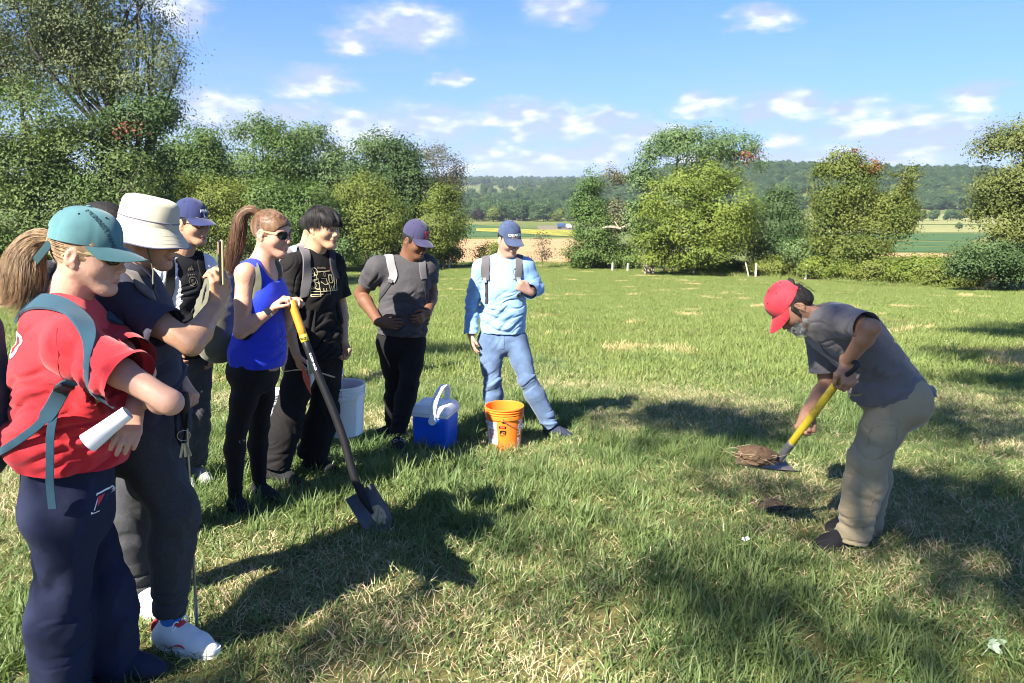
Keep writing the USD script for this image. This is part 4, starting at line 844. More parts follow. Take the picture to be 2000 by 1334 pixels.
class Body:
    """Joints of a person (all points in the world): neck, hip, sh, el, wr, hp, kn, an as {'L':..., 'R':...}."""
    def __init__(s, J, size=1.0, width=1.0, depth=1.0, fem=False, arm=1.0, leg=1.0, belly=0.0, bust=0.0, waist=1.0):
        s.__dict__.update(J); s.size, s.width, s.depth, s.fem, s.armw, s.legw, s.belly, s.bust, s.waist = size, width, depth, fem, arm, leg, belly, bust, waist
        s.hip = (s.hp['L'] + s.hp['R']) / 2; s.shm = (s.sh['L'] + s.sh['R']) / 2
        s.up = nrm(s.neck - s.hip); s.rs = nrm(s.sh['R'] - s.sh['L']); s.rh = nrm(s.hp['R'] - s.hp['L']); s.fwd = nrm(np.cross(s.up, s.rs)); s.fh = nrm(np.cross(s.up, s.rh))
    def torso(s, o=0.0, hem=None, loose=0.0, top=1.0, k=.04):
        z, T = s.size, np.linalg.norm(s.neck - s.hip); P = []; bend = getattr(s, 'spine', np.zeros(3))
        c = lambda t, f=0.: s.hip + (s.neck - s.hip) * t + (s.fwd if t > .5 else s.fh) * f * z + bend * math.sin(math.pi * min(max(t, 0), 1))
        w, d = s.width, s.depth; hw = (.162 if s.fem else .150) * w * z; ww = (.122 if s.fem else .140) * w * z * s.waist; cw = (.142 if s.fem else .165) * w * z
        rm = nrm(s.rs + s.rh)
        L = [(-.02 if hem is None else hem, 0, hw + o + loose, .108 * d * z + o + loose, s.rh), (max(.12, (hem or 0) + .10), .0, hw * .98 + o + loose * .8, .112 * d * z + o + loose * .8, s.rh), (.36, .012 + s.belly * .5, ww + o + loose * .6, (.098 * d + s.belly * .5) * z + o + loose * .6, rm),
             (.64, .012, cw + o, (.112 * d) * z + o, s.rs), (.86, .0, cw * .90 + o, .092 * d * z + o, s.rs)]
        for i in range(len(L) - 1):
            a, b = L[i], L[i + 1]
            P.append(ECap(c(a[0], a[1]), c(b[0], b[1]), (a[2], a[3]), (b[2], b[3]), nrm(a[4] + b[4]), k, flat_a=(i == 0 and hem is not None)))
        if s.belly: P.append(Ell(c(.33, .035 + s.belly * .6), (ww * .85 + o, (.085 + s.belly * .6) * z + o, .12 * z + o), np.stack([rm, s.fh, s.up]), .05))
        if s.bust:
            for q in (-1, 1): P.append(Ell(c(.70, .065) + s.rs * q * .066 * z, np.array([.064, .052, .070]) * z * s.bust + o, np.stack([s.rs, s.fwd, s.up]), .07))
        if not s.fem:
            for q in (-1, 1): P.append(Ell(c(.76, .055) + s.rs * q * .075 * z, np.array([.075, .048, .055]) * z + o, np.stack([s.rs, s.fwd, s.up]), .04))
        for q in 'LR':                             # trapezius and shoulder
            P.append(Cone(s.neck - s.up * .015 * z, s.sh[q] + s.up * .008 * z, .048 * z * top + o, .046 * z * s.armw + o, .04))
            P.append(Cone(c(.80), s.sh[q] - s.up * .01, .075 * z + o, .052 * z * s.armw + o, .04))
        return P
    def arm(s, q, o=0.0, to=None, k=.014, flare=0.0, start=0.0):
        """Upper arm and forearm; to: how far a sleeve reaches (0..1 upper arm, 1..2 forearm)."""
        z = s.size * s.armw; a, b, c = s.sh[q], s.el[q], s.wr[q]; P = []
        r0, r1, r2, r3, r4 = .050 * z + o, .043 * z + o, .0345 * z + o, .039 * z + o, .0255 * z + o
        if to is None or to >= 1:
            P.append(Cone(a, a + (b - a) * .5, r0, r1, .02)); P.append(Cone(a + (b - a) * .5, b, r1, r2, .02))
            if to is None or to >= 2:
                e = c if to is None else b + (c - b) * (to - 1)
                P.append(Cone(b, b + (c - b) * .28, r2 * .98, r3, .02)); P.append(Cone(b + (c - b) * .28, e, r3, r4 + flare, .02, flat=to is not None))
            elif to > 1.02: P.append(Cone(b, b + (c - b) * (to - 1), r2, r3 + flare, .02, flat=True))
        else:
            m = a + (b - a) * min(.3, to * .5); P.append(Cone(a, m, r0, r0 * .98, .03)); P.append(Cone(m, a + (b - a) * to, r0 * .98, r1 + flare, .02, flat=True))
        for p in P: p.k = max(p.k, k)
        return P
    def leg(s, q, o=0.0, to=2.0, k=.02, loose=(0, 0, 0), cuff=None):
        """loose: extra cloth at thigh, knee, ankle."""
        z = s.size * s.legw; a, b, c = s.hp[q], s.kn[q], s.an[q]; P = []
        r0, r1, r2, r3, r4 = .088 * z + o + loose[0], .073 * z + o + loose[0] * .8, .053 * z + o + loose[1], .055 * z + o + (loose[1] + loose[2]) / 2, .036 * z + o + loose[2]
        P += [Cone(a, a + (b - a) * .5, r0, r1, .03), Cone(a + (b - a) * .5, b, r1, r2, .03)]
        back = -s.fh * .012 * z
        m = b + (c - b) * .3 + back; e = b + (c - b) * (to - 1)
        P += [Cone(b, m, r2, r3, .03), Cone(m, e, r3, r4, .03, flat=cuff is not None)]
        return P
    def pelvis(s, o=0.0, loose=0.0, top=.16, butt=.03):
        z, w = s.size, s.width; u = s.up; hw = (.165 if s.fem else .150) * w * z
        P = [ECap(s.hip - u * .02, s.hip + u * top * z, (hw + o + loose, .105 * s.depth * z + o + loose), (hw * .93 + o, .105 * s.depth * z + o), s.rh, .03, flat=True)]
        for q, sg in (('L', -1), ('R', 1)): P.append(Ell(s.hp[q] - s.fh * (.045 + butt) * z - u * .005 - s.rh * sg * .01, np.array([.085, .085, .095]) * z * s.legw + o + loose, np.stack([s.rh, s.fh, u]), .04))
        return P
# ------------------------------------------------------------------ clothing details and gear
def skin(name, c, **k):
    look(name, c, 0.55, 0.15, 9.0, bump=0.15, bump_scale=350, spec=0.3, sss=0.12, **k)
skin('skin_fair', (0.43, 0.25, 0.18)); skin('skin_rosy', (0.42, 0.235, 0.165)); skin('skin_tan', (0.39, 0.23, 0.14)); skin('skin_warm', (0.40, 0.225, 0.14)); skin('skin_brown', (0.125, 0.058, 0.032)); skin('skin_weathered', (0.29, 0.155, 0.095)); skin('skin_lip', (0.30, 0.115, 0.09)); skin('skin_lip_dark', (0.17, 0.07, 0.055))
def cloth(name, c, rough=.85, var=.09, scale=7.0, bump=.35, bs=420., sheen=None, **k):
    sheen = (.15 if max(c) > .06 else .02) if sheen is None else sheen
    look(name, c, rough, var, scale, bump=bump, bump_scale=bs, sheen=sheen, spec=.2 if max(c) > .03 else .07, **k)
def hairlook(name, c0, c1, scale=(60, 60, 6), rough=.5, spec=.35):
    N = {'tc': ('texture_coordinate', {}), 'm': ('mapping', {'scale': scale}), 'n': ('noise_texture', {'scale': 1.0, 'detail': 4.0, 'roughness': .65}), 'r': ('rgb_ramp', {'ramp': [(.3, c0), (.7, c1)]}), 'p': ('principled_bsdf', {'roughness': rough, 'specular_ior_level': spec}),
         'b': ('bump', {'strength': .7, 'distance': .003})}
    LOOK[name] = usdkit.material(stage, f'/World/Looks/{name}', N, [('tc.object', 'm.vector'), ('m.vector', 'n.vector'), ('n.fac', 'r.fac'), ('r.color', 'p.base_color'), ('n.fac', 'b.height'), ('b.normal', 'p.normal')], surface='p.BSDF')
hairlook('hair_black', (0.006, 0.006, 0.007), (0.022, 0.019, 0.018), rough=.66, spec=.2); hairlook('hair_darkbrown', (0.008, 0.007, 0.007), (0.030, 0.025, 0.022), rough=.6, spec=.2); hairlook('hair_brown', (0.045, 0.023, 0.013), (0.165, 0.088, 0.044)); hairlook('hair_blond', (0.10, 0.06, 0.03), (0.36, 0.24, 0.13)); hairlook('beard_grey', (0.16, 0.155, 0.15), (0.45, 0.44, 0.42), (130, 130, 60)); hairlook('stubble', (0.05, 0.035, 0.03), (0.09, 0.06, 0.045))
look('eye_white', (0.7, 0.68, 0.65), .2, .05); look('eye_iris', (0.02, 0.013, 0.01), .15, .2); look('black_plastic', (0.012, 0.012, 0.013), .35, .1); look('lens_dark', (0.01, 0.011, 0.012), .06, .1, spec=.8)
look('gold_metal', (0.55, 0.42, 0.20), .3, .05, metal=.8); look('steel', (0.45, 0.45, 0.46), .35, .1, metal=.9); look('white_plastic', (0.78, 0.79, 0.80), .4, .04)
cloth('teal_cotton', (0.065, 0.155, 0.168), var=.16, scale=14.); cloth('teal_dark', (0.02, 0.055, 0.065)); cloth('navy_cap', (0.020, 0.027, 0.085)); cloth('denim_cap', (0.045, 0.065, 0.125), var=.2, scale=16.); cloth('plum_navy', (0.032, 0.03, 0.07)); cloth('red_cap', (0.46, 0.032, 0.045), var=.14, scale=12.)
cloth('hat_stone', (0.37, 0.35, 0.275), var=.05); cloth('hat_trim', (0.10, 0.10, 0.16)); cloth('white_thread', (0.75, 0.75, 0.72)); cloth('red_thread', (0.55, 0.03, 0.05)); cloth('black_thread', (0.01, 0.01, 0.012)); cloth('gold_print', (0.50, 0.44, 0.24)); cloth('gold_dull', (0.20, 0.17, 0.10)); cloth('pink_thread', (0.55, 0.35, 0.33)); cloth('navy_print', (0.02, 0.035, 0.09))

def cap(H, mat, root, front=None, brim_mat=None, z0=.050, tilt=0.0, height=.096, brim=.074, rx=.0845, ry=.106, open_back=False, strap=None, droop=.020, underside=None, crown_puff=.0, eyelets=True, button=True, seam=.0022):
    """Baseball cap: six-panel crown, stitched brim, button, eyelets."""
    s = H.s; nphi, nth = 72, 18
    ph, th = np.meshgrid(np.linspace(0, 2 * math.pi, nphi, endpoint=False), np.linspace(0, math.pi / 2, nth), indexing='ij')
    zb = lambda y: z0 + .10 * y * .16 + tilt * y
    def dome(ph, th, k=1.0):
        c, sn = np.cos(th) ** .80, np.sin(th) ** .92
        fr = np.maximum(np.cos(ph - math.pi / 2), 0)
        x = rx * c * np.cos(ph) * k; y = -.010 + ry * c * np.sin(ph) * k + crown_puff * fr * np.sin(2 * th)
        z = zb(y * (1 - np.sin(th))) + height * sn * k
        w = .0028 * (meshkit.noise(np.stack([x * 32, y * 32, z * 24], -1), 8) - .5)
        g = -seam * np.exp(-((((ph - math.pi / 2) / (math.pi / 3) + .5) % 1 - .5) / .035) ** 2) * np.cos(th)
        m = 1 + (w + g) / .09
        return np.stack([x * m, y * m, z], -1)
    V = dome(ph, th); Fc = grid_faces(nphi, nth, wrap=True)
    if open_back:
        P = V.reshape(-1, 3)[Fc].mean(1); a = np.arctan2(P[:, 0], -P[:, 1] - .01); Fc = Fc[~((np.abs(a) < .50) & (P[:, 2] < z0 + .050 - .1 * a * a))]
    c = obj('cap', (H(V.reshape(-1, 3)), Fc), mat, root, smooth=True)
    # sweatband edge
    e = dome(np.linspace(0, 2 * math.pi, 73), np.zeros(73)); a = np.linspace(-math.pi, math.pi, 73)
    keep = e if not open_back else e[[i for i in range(73) if abs(((i / 72 * 2 * math.pi) - 1.5 * math.pi)) > .5]]
    if open_back: keep = np.roll(keep, len(keep) - int(np.argmin(keep[:, 1] + 9 * (keep[:, 0] < 0))) - 0, 0)
    if not open_back: obj('band', tube(H(e), .0024 * s, 5), mat, c, True)
    S, Tt = np.meshgrid(np.linspace(-1, 1, 41), np.linspace(0, 1, 12), indexing='ij'); a = S * math.radians(70)
    x = rx * np.sin(a) * (1 + .05 * Tt - .10 * Tt * np.abs(S) ** 3); ye = ry * np.cos(a) - .010
    y = ye + Tt * brim * np.cos(a * .95) ** .75
    z = zb(ye) + .004 - Tt * .012 - droop * (x / .08) ** 2 * (.35 + .65 * Tt) - .22 * (y - ye) * .9 + .0006 * np.sin(Tt * 40)
    top = np.stack([x, y, z], -1).reshape(-1, 3); n = len(top); fb = grid_faces(41, 12)
    bot = top + [0, 0, -.0035]; Vb = np.vstack([top, bot]); rim = [i * 12 + 11 for i in range(41)]
    side = [f for i in range(40) for f in ([rim[i], rim[i + 1], rim[i + 1] + n], [rim[i], rim[i + 1] + n, rim[i] + n])]
    obj('brim', (H(Vb), np.vstack([fb, fb[:, ::-1] + n, side])), brim_mat or mat, c, 50)
    obj('brim_edge', tube(H(top[rim] + [0, 0, -.0017]), .0022 * s, 5), brim_mat or mat, c, True)
    if button: obj('button', Ell_mesh(H(0, -.010, z0 + height + .002), np.array([.008, .008, .004]) * s, H.R), mat, c, True)
    if eyelets:
        for k in range(6):
            p0 = dome(np.array([math.pi / 3 * k + math.pi / 6 + math.pi / 2 - math.pi / 6 * 0]), np.array([.92]))[0]; nn = nrm(p0 - [0, 0, z0])
            obj('eyelet', Ell_mesh(H(p0), np.array([.0032, .0032, .0032]) * s, H.R), 'black_thread', c, True)
    return c, dome
def Ell_mesh(c, r, R=np.eye(3), sub=2):
    m = trimesh.creation.icosphere(sub, 1.0); return (m.vertices * r) @ np.asarray(R) + c, m.faces
def text_flat(text, height, bold=True, edge=.006):
    m = meshkit.text_mesh(text, height, .0008, bold); m = m.subdivide_to_size(edge, max_iter=6) if hasattr(m, 'subdivide_to_size') else m
    v = np.array(m.vertices); v[:, 0] -= (v[:, 0].min() + v[:, 0].max()) / 2; v[:, 1] -= (v[:, 1].min() + v[:, 1].max()) / 2
    return v, np.array(m.faces)
def stick(mesh, target, o, xdir, ndir, lift=.0015, bend=None):
    """Lays flat art (x right, y up, z out) on the surface target: along xdir, seen against ndir."""
    v, f = mesh; V, Fc = target; n = nrm(ndir); x = nrm(np.asarray(xdir, float) - n * (np.asarray(xdir) @ n)); y = np.cross(n, x)
    P = np.asarray(o) + v[:, :1] * x + v[:, 1:2] * y
    tm = trimesh.Trimesh(V, Fc, process=False)
    loc, ri, ti = tm.ray.intersects_location(P + n * .25, np.repeat(-n[None], len(P), 0), multiple_hits=False)
    out = P.copy(); out[ri] = loc
    miss = np.setdiff1d(np.arange(len(P)), ri)
    if len(miss) and len(ri):
        t = cKDTree(v[ri, :2]); j = t.query(v[miss, :2])[1]; out[miss] = P[miss] + n * ((out[ri[j]] - P[ri[j]]) @ n)[:, None]
    return out + n * (lift + v[:, 2:3]), f
def spot(target, u, v, Y):
    """Where the photograph's ray through (u, v) first meets the surface."""
    tm = trimesh.Trimesh(*target, process=False); d = nrm(pix_dir(u, v)); loc, ri, ti = tm.ray.intersects_location([EYE], [d], multiple_hits=False)
    return loc[0] if len(loc) else at(u, v, Y)
def ring_art(r0, r1, n=48, a0=0, a1=2 * math.pi):
    a = np.linspace(a0, a1, n); V = np.vstack([np.c_[r0 * np.cos(a), r0 * np.sin(a), 0 * a], np.c_[r1 * np.cos(a), r1 * np.sin(a), 0 * a]])
    Fc = [f for i in range(n - 1) for f in ([i, n + i + 1, n + i], [i, i + 1, n + i + 1])]
    return V, np.array(Fc)[:, ::-1] if False else np.array(Fc)[:, ::-1]
def rect_art(w, h, x=0, y=0, nx=6, ny=6, skew=0.0):
    a, b = np.meshgrid(np.linspace(-w / 2, w / 2, nx), np.linspace(-h / 2, h / 2, ny), indexing='ij')
    return np.stack([a + x + skew * b, b + y, 0 * a], -1).reshape(-1, 3), grid_faces(nx, ny)
def poly_art(pts, edge=.006, depth=.0006):
    from shapely.geometry import Polygon
    m = trimesh.creation.extrude_polygon(Polygon(pts), depth, engine='earcut').subdivide_to_size(edge, max_iter=8); return np.array(m.vertices), np.array(m.faces)
def line_art(pts, w):
    from shapely.geometry import LineString
    g = LineString(pts).buffer(w / 2, cap_style=2); m = trimesh.creation.extrude_polygon(g, .0006, engine='earcut').subdivide_to_size(.008, max_iter=8); return np.array(m.vertices), np.array(m.faces)

def ribbon(P, N, width, thick):
    """Strap of given width along P, lying against normals N."""
    P, N = np.asarray(P, float), np.asarray(N, float); T = np.gradient(P, axis=0); T /= np.maximum(np.linalg.norm(T, axis=1, keepdims=True), 1e-9)
    N = N - T * (N * T).sum(1)[:, None]; N /= np.maximum(np.linalg.norm(N, axis=1, keepdims=True), 1e-9); S = np.cross(T, N)
    W = np.broadcast_to(np.asarray(width, float), len(P))[:, None] / 2; h = thick / 2
    prof = [(-1, -.6), (-.92, .75), (-.5, 1.0), (.5, 1.0), (.92, .75), (1, -.6)]
    V = np.stack([P + S * W * a + N * h * b for a, b in prof], 1).reshape(-1, 3); m = len(prof); Fs = []
    for i in range(len(P) - 1):
        for j in range(m):
            a, b = i * m + j, i * m + (j + 1) % m; Fs += [[a, b, b + m], [a, b + m, a + m]]
    for base, fl in ((0, 1), ((len(P) - 1) * m, -1)):
        for j in range(1, m - 1): Fs.append([base, base + j + 1, base + j][::fl])
    return V, np.array(Fs)
def drape(pts, target, n=28, lift=.004, smooth=3, reach=.30):
    """A curve through pts laid on the surface target: points and outward normals."""
    V, Fc = target; N = vnorm(V, Fc); t = cKDTree(V); C = bez(pts, n); out, nn = [], []
    for p in C:
        d, j = t.query(p, k=12); w = 1 / (d + .004); q = (V[j] * w[:, None]).sum(0) / w.sum(); m = nrm((N[j] * w[:, None]).sum(0)); h = (p - q) @ m
        out.append(p - m * h + m * lift if d[0] < reach else p); nn.append(m)
    out, nn = np.array(out), np.array(nn)
    for _ in range(smooth):
        out[1:-1] = (out[:-2] + 2 * out[1:-1] + out[2:]) / 4; nn[1:-1] = nn[:-2] + nn[1:-1] * 2 + nn[2:]
    return out, nn / np.linalg.norm(nn, axis=1, keepdims=True)
def strap(pts, target, width, thick, lift=.004, n=28):
    P, N = drape(pts, target, n, lift); return ribbon(P, N, width, thick)

def shoe(root, ankle, toe, mat, sole='black_rubber', sz=1.0, laces=None, accent=None, high=0.0):
    """Shoe under the ankle, its toe towards the point toe."""
    g = ankle.copy(); f = np.array([toe[0] - ankle[0], toe[1] - ankle[1], 0]); f = nrm(f); r = np.array([f[1], -f[0], 0]); zt = toe[2]; u = np.array([0, 0, 1.])
    gz = float(min(zland(ankle[0], ankle[1]), 99)); g[2] = gz; slope = (float(zland(*(g[:2] + f[:2] * .2))) - gz) / .2
    q = lambda a, b, c: g + f * a * sz + r * b * sz + u * (c * sz + slope * a * sz)
    P = [Cone(q(-.045, 0, .05), q(.03, 0, .055), .036 * sz, .040 * sz, .03), Cone(q(.03, 0, .05), q(.12, .004, .038), .040 * sz, .042 * sz, .03), Cone(q(.12, .004, .036), q(.175, .008, .030), .042 * sz, .030 * sz, .03), Cone(q(-.035, 0, .05), q(-.01, 0, .095 + high), .036 * sz, .040 * sz, .03),
         Cone(q(0, 0, .08), q(.07, 0, .07), .036 * sz, .032 * sz, .03), Half(q(0, 0, .020), -u - f * -slope * 0)]
    V, Fc = build([p for p in P], .006)
    s = obj('shoe', (V, Fc), mat, root, smooth=True)
    from shapely.geometry import Polygon
    a = np.linspace(0, 2 * math.pi, 40, endpoint=False); xs = .065 + .142 * np.cos(a); w = .036 + .010 * np.clip((xs - .02) / .1, -0.3, 1); ys = w * np.sin(a) * 1.12
    so = trimesh.creation.extrude_polygon(Polygon(np.c_[xs, ys]), .030, engine='earcut').vertices
    m = trimesh.creation.extrude_polygon(Polygon(np.c_[xs, ys]), .030, engine='earcut'); v = np.array(m.vertices); toeup = np.clip((v[:, 0] - .13) / .08, 0, 1) ** 2 * .012
    V2 = np.array([q(x, y, z + t) for (x, y, z), t in zip(v, toeup)]); obj('sole', (V2, m.faces), sole, s, 40)
    if laces:
        for k in range(5):
            p = q(.045 + k * .022, 0, .100 - .011 * k); obj('lace', tube(bez([p - r * .026 * sz - u * .008, p + u * .004, p + r * .026 * sz - u * .008 + f * .008], 7), .0032 * sz, 5), laces, s, True)
        p = q(.04, 0, .108); 
        for sg in (-1, 1): obj('lace', tube(bez([p, p + r * sg * .03 + u * .018, p + r * sg * .045 - u * .004, p + r * sg * .015 + u * .004], 12), .003, 5), laces, s, True)
    if accent:
        obj('heel_tab', Ell_mesh(q(-.075, 0, .075), np.array([.010, .022, .030]) * sz, np.stack([f, r, u])), accent, s, True); obj('tongue', Ell_mesh(q(.035, 0, .108), np.array([.032, .024, .012]) * sz, np.stack([nrm(f - u * .4), r, nrm(u + f * .4)])), accent, s, True)
        obj('side_stripe', join([tube(bez([q(.02, sg * .040, .03), q(.07, sg * .046, .052), q(.12, sg * .044, .03)], 9), .004 * sz, 5) for sg in (-1, 1)]), accent, s, True)
    return s
def face_bits(H, root, brow='hair_black', lip='skin_lip', eyes=True, open_=.75):
    s = H.s
    for q in (-1, 1):
        if eyes:
            e = obj('eye', Ell_mesh(H(q * .0315, .0815, .0035), np.array([.0125, .0115, .0125]) * s, H.R), 'eye_white', root, True)
            obj('iris', Ell_mesh(H(q * .0315, .0915, .0035), np.array([.0055, .0028, .0055]) * s, H.R), 'eye_iris', e, True)
            obj('eyelid', Ell_mesh(H(q * .0315, .0815, .0085), np.array([.0142, .0132, .0078]) * s, H.R), root_skin[0], root, True)
        obj('eyebrow', tube(H(np.array([[q * .014, .094, .0205], [q * .03, .0945, .0255], [q * .046, .082, .022]])), np.array([.0028, .0032, .0016]) * s, 6), brow, root, True)
    obj('lips', join([Ell_mesh(H(0, .0995, -.0618), np.array([.0215, .0068, .0038]) * s, H.R), Ell_mesh(H(0, .0985, -.0722), np.array([.0180, .0072, .0048]) * s, H.R)]), lip, root, True)
root_skin = ['skin_fair']
def sunglasses(H, root, frame='black_plastic', temple='black_plastic', lens='lens_dark', z=.006, wide=.034, tall=.020, clear=False):
    g = obj('sunglasses' if not clear else 'glasses', join([tube(H(np.array([[-.010, .110, z + .004], [0, .113, z + .006], [.010, .110, z + .004]])), .0025 * H.s, 6)]), frame, root, True)
    for q in (-1, 1):
        a = np.linspace(0, 2 * math.pi, 28, endpoint=False); px = np.sign(np.cos(a)) * np.abs(np.cos(a)) ** .7 * wide * .78; pz = np.sign(np.sin(a)) * np.abs(np.sin(a)) ** .7 * tall
        x = q * (.036 + px * 1.0); y = .108 - .28 * (np.abs(x) - .01) - .9 * np.maximum(np.abs(x) - .05, 0) + 0 * pz
        L = np.stack([x, y, z + pz], -1); c = L.mean(0)
        V = H(np.vstack([L, [c + [0, .003, 0]], L - [0, .002, 0]])); n = 28
        Fc = [[i, (i + 1) % n, n] if q > 0 else [(i + 1) % n, i, n] for i in range(n)]
        if not clear: obj('lens', (V[:n + 1], np.array(Fc)), lens, g, True)
        obj('rim', tube(H(np.vstack([L, L[:1]])), (.0021 if not clear else .0013) * H.s, 5, False), frame, g, True)
        obj('temple', ribbon(H(np.array([[q * .066, .080, z + .006], [q * .0775, .04, z + .007], [q * .081, .0, z + .008], [q * .080, -.025, z - .002], [q * .078, -.04, z - .016]])), np.array([H.r * q] * 5), np.array([.012, .010, .006, .005, .004]) * H.s * (1 if not clear else .4), .0025 * H.s), temple, g, 40)
    return g
def hair_curves(root, name, strands, mat, width):
    """Loose strands as curves: list of point arrays."""
    c = UsdGeom.BasisCurves.Define(stage, numbered(f'{root.GetPath()}/{name}'))
    c.CreateTypeAttr('linear'); c.CreateCurveVertexCountsAttr([len(x) for x in strands]); P = np.vstack(strands).astype(np.float32)
    c.CreatePointsAttr(Vt.Vec3fArray.FromNumpy(P)); w = np.concatenate([width * np.linspace(1, .35, len(x)) for x in strands]).astype(np.float32)
    c.CreateWidthsAttr(Vt.FloatArray.FromNumpy(w)); c.SetWidthsInterpolation('vertex')
    UsdShade.MaterialBindingAPI.Apply(c.GetPrim()).Bind(LOOK[mat])
    return c
def strands_tube(path, radii, n, rng, wave=.0, freq=3., npt=18, flat=1.0, axis=None):
    """Strands running along a tapering bundle."""
    C = bez(path, npt); T = np.gradient(C, axis=0); T /= np.linalg.norm(T, axis=1, keepdims=True); R = np.interp(np.linspace(0, 1, npt), np.linspace(0, 1, len(radii)), radii)
    A = np.cross(T, [0, 1, .3]); A /= np.linalg.norm(A, axis=1, keepdims=True); B = np.cross(T, A); out = []
    for _ in range(n):
        a = rng.uniform(0, 2 * math.pi); r = math.sqrt(rng.uniform(.25, 1.05)); tw = rng.uniform(-.6, .6); t = np.linspace(0, 1, npt); ph = rng.uniform(0, 6.28)
        aa = a + tw * t; w = wave * np.sin(t * freq * 2 * math.pi + ph) * t
        e = rng.uniform(.72, 1.0); k = max(6, int(npt * e))
        p = C + (R * r)[:, None] * (np.cos(aa)[:, None] * A + flat * np.sin(aa)[:, None] * B) + w[:, None] * A + (wave * .6 * np.cos(t * freq * 5 + ph) * t)[:, None] * B
        out.append(p[:k])
    return out
def scalp_strands(H, rng, n, back, rad=(.0800, .103, .092), off=.004, zmin=.0, front=.085, npt=10):
    """Strands combed over the skull from the hairline to the gathering point back (head frame)."""
    out = []; back = np.asarray(back, float)
    while len(out) < n:
        d = rng.normal(size=3); d /= np.linalg.norm(d); p = d * rad + [0, -.012, .032]
        if p[2] < zmin + .02 * (p[1] > .0) + (.055 if p[1] > .055 else 0) or p[1] > front: continue
        if p[1] > .02 and p[2] < .045 + (p[1] - .02) * .6: continue
        p = p + np.array([0, .012, 0]) * max(p[1], 0) / .09
        L = []
        for t in np.linspace(0, 1, npt):
            q = p * (1 - t) + back * t; e = (q - [0, -.012, .032]) / rad; ln = np.linalg.norm(e); m = max(ln, 1 + off / .09 * (1 + .6 * rng.uniform() * .3)) / ln
            L.append((e * m) * rad + [0, -.012, .032])
        out.append(H(np.array(L)))
    return out
def backpack(name, label, root_pt, back, right, up, dims, mats, pocket=True, group=None):
    """Soft pack: rounded body, front pocket, seams, top handle; back = direction away from the wearer."""
    r = thing(name, label, 'backpack', (0, 0, 0)); w, d, h = dims; B, R, U = nrm(back), nrm(right), nrm(up); R = nrm(R - B * (R @ B)); U = np.cross(R, B) if np.cross(R, B) @ up > 0 else -np.cross(R, B); c = np.asarray(root_pt) + B * d / 2
    q = lambda a, b, z: c + R * a * w / 2 + B * b * d / 2 + U * z * h / 2
    P = [ECap(q(0, 0, -.8), q(0, 0, .1), (w / 2, d / 2), (w / 2, d / 2), R, .03), ECap(q(0, 0, .1), q(0, -.15, .82), (w / 2, d / 2), (w * .40, d * .36), R, .04)]
    f = [(q(.2, .8, .2), .2, .006, U), (q(-.5, .6, -.4), .18, .006, R), (q(.6, .2, .5), .15, .005, U)]
    body = build(P, .0085, f, base=.002); obj('pack', body, mats[0], r, True)
    if pocket:
        pk = build([ECap(q(0, .72, -.62), q(0, .72, -.12), (w * .36, d * .24), (w * .36, d * .22), R, .03)], .008, [(q(0, 1, -.4), .14, .005, U)]); p = obj('pocket', pk, mats[0], r, True)
        obj('zip', tube([q(-.66, .96, -.02), q(-.4, 1.12, .02), q(.4, 1.12, .02), q(.66, .96, -.02)], .004, 6), mats[1], p, True)
    obj('zip', tube(bez([q(-.93, .3, -.5), q(-.95, .2, .2), q(-.62, .1, .85), q(0, 0, 1.02), q(.62, .1, .85), q(.95, .2, .2), q(.93, .3, -.5)], 30), .0045, 6), mats[1], r, True)
    obj('grab_loop', ribbon(bez([q(-.2, -.6, .9), q(-.12, -.5, 1.1), q(.12, -.5, 1.1), q(.2, -.6, .9)], 14), np.tile(U, (14, 1)), .022, .006), mats[1], r, 40)
    return r
look('gold_matte', (0.36, 0.30, 0.15), .5, .1)
# ------------------------------------------------------------------ the people
def joints(Y, **k):
    return {n: at(v[0], v[1], Y + v[2]) for n, v in k.items()}
def pair(L, R): return {'L': np.asarray(L), 'R': np.asarray(R)}
cloth('lightblue_jersey', (0.20, 0.345, 0.53), var=.04); cloth('blue_denim', (0.078, 0.125, 0.215), var=.38, scale=7., bs=600.); cloth('grey_web', (0.085, 0.08, 0.085)); cloth('dark_web', (0.03, 0.03, 0.034))
cloth('charcoal_heather', (0.052, 0.049, 0.053), var=.22, scale=120.); cloth('black_knit', (0.012, 0.012, 0.013)); cloth('light_grey_web', (0.22, 0.22, 0.22)); cloth('black_cotton', (0.014, 0.013, 0.013)); cloth('royal_blue', (0.010, 0.030, 0.46), var=.06, rough=.6); cloth('black_spandex', (0.012, 0.011, 0.013), rough=.55, bump=.1)
cloth('olive_canvas', (0.10, 0.10, 0.068)); cloth('red_cotton', (0.46, 0.022, 0.030), var=.06); cloth('navy_sweat', (0.012, 0.016, 0.040)); cloth('teal_web', (0.018, 0.055, 0.085)); cloth('navy_polo', (0.036, 0.036, 0.055)); cloth('dark_heather', (0.040, 0.041, 0.045), var=.25, scale=150.); cloth('white_jersey', (0.72, 0.72, 0.76), var=.03); cloth('black_jersey', (0.02, 0.02, 0.022))
cloth('slate_tee', (0.125, 0.116, 0.120), var=.07); cloth('khaki', (0.29, 0.235, 0.145), var=.06); cloth('sky_nylon', (0.25, 0.42, 0.68)); cloth('grey_trousers', (0.055, 0.055, 0.065)); cloth('sock_blue', (0.03, 0.16, 0.45)); cloth('shoe_white', (0.66, 0.65, 0.62), bump=.6); cloth('shoe_red', (0.55, 0.04, 0.05)); cloth('shoe_black', (0.016, 0.016, 0.018)); cloth('shoe_navy', (0.02, 0.025, 0.05)); cloth('shoe_grey', (0.30, 0.30, 0.31))
UP = np.array([0, 0, 1.])

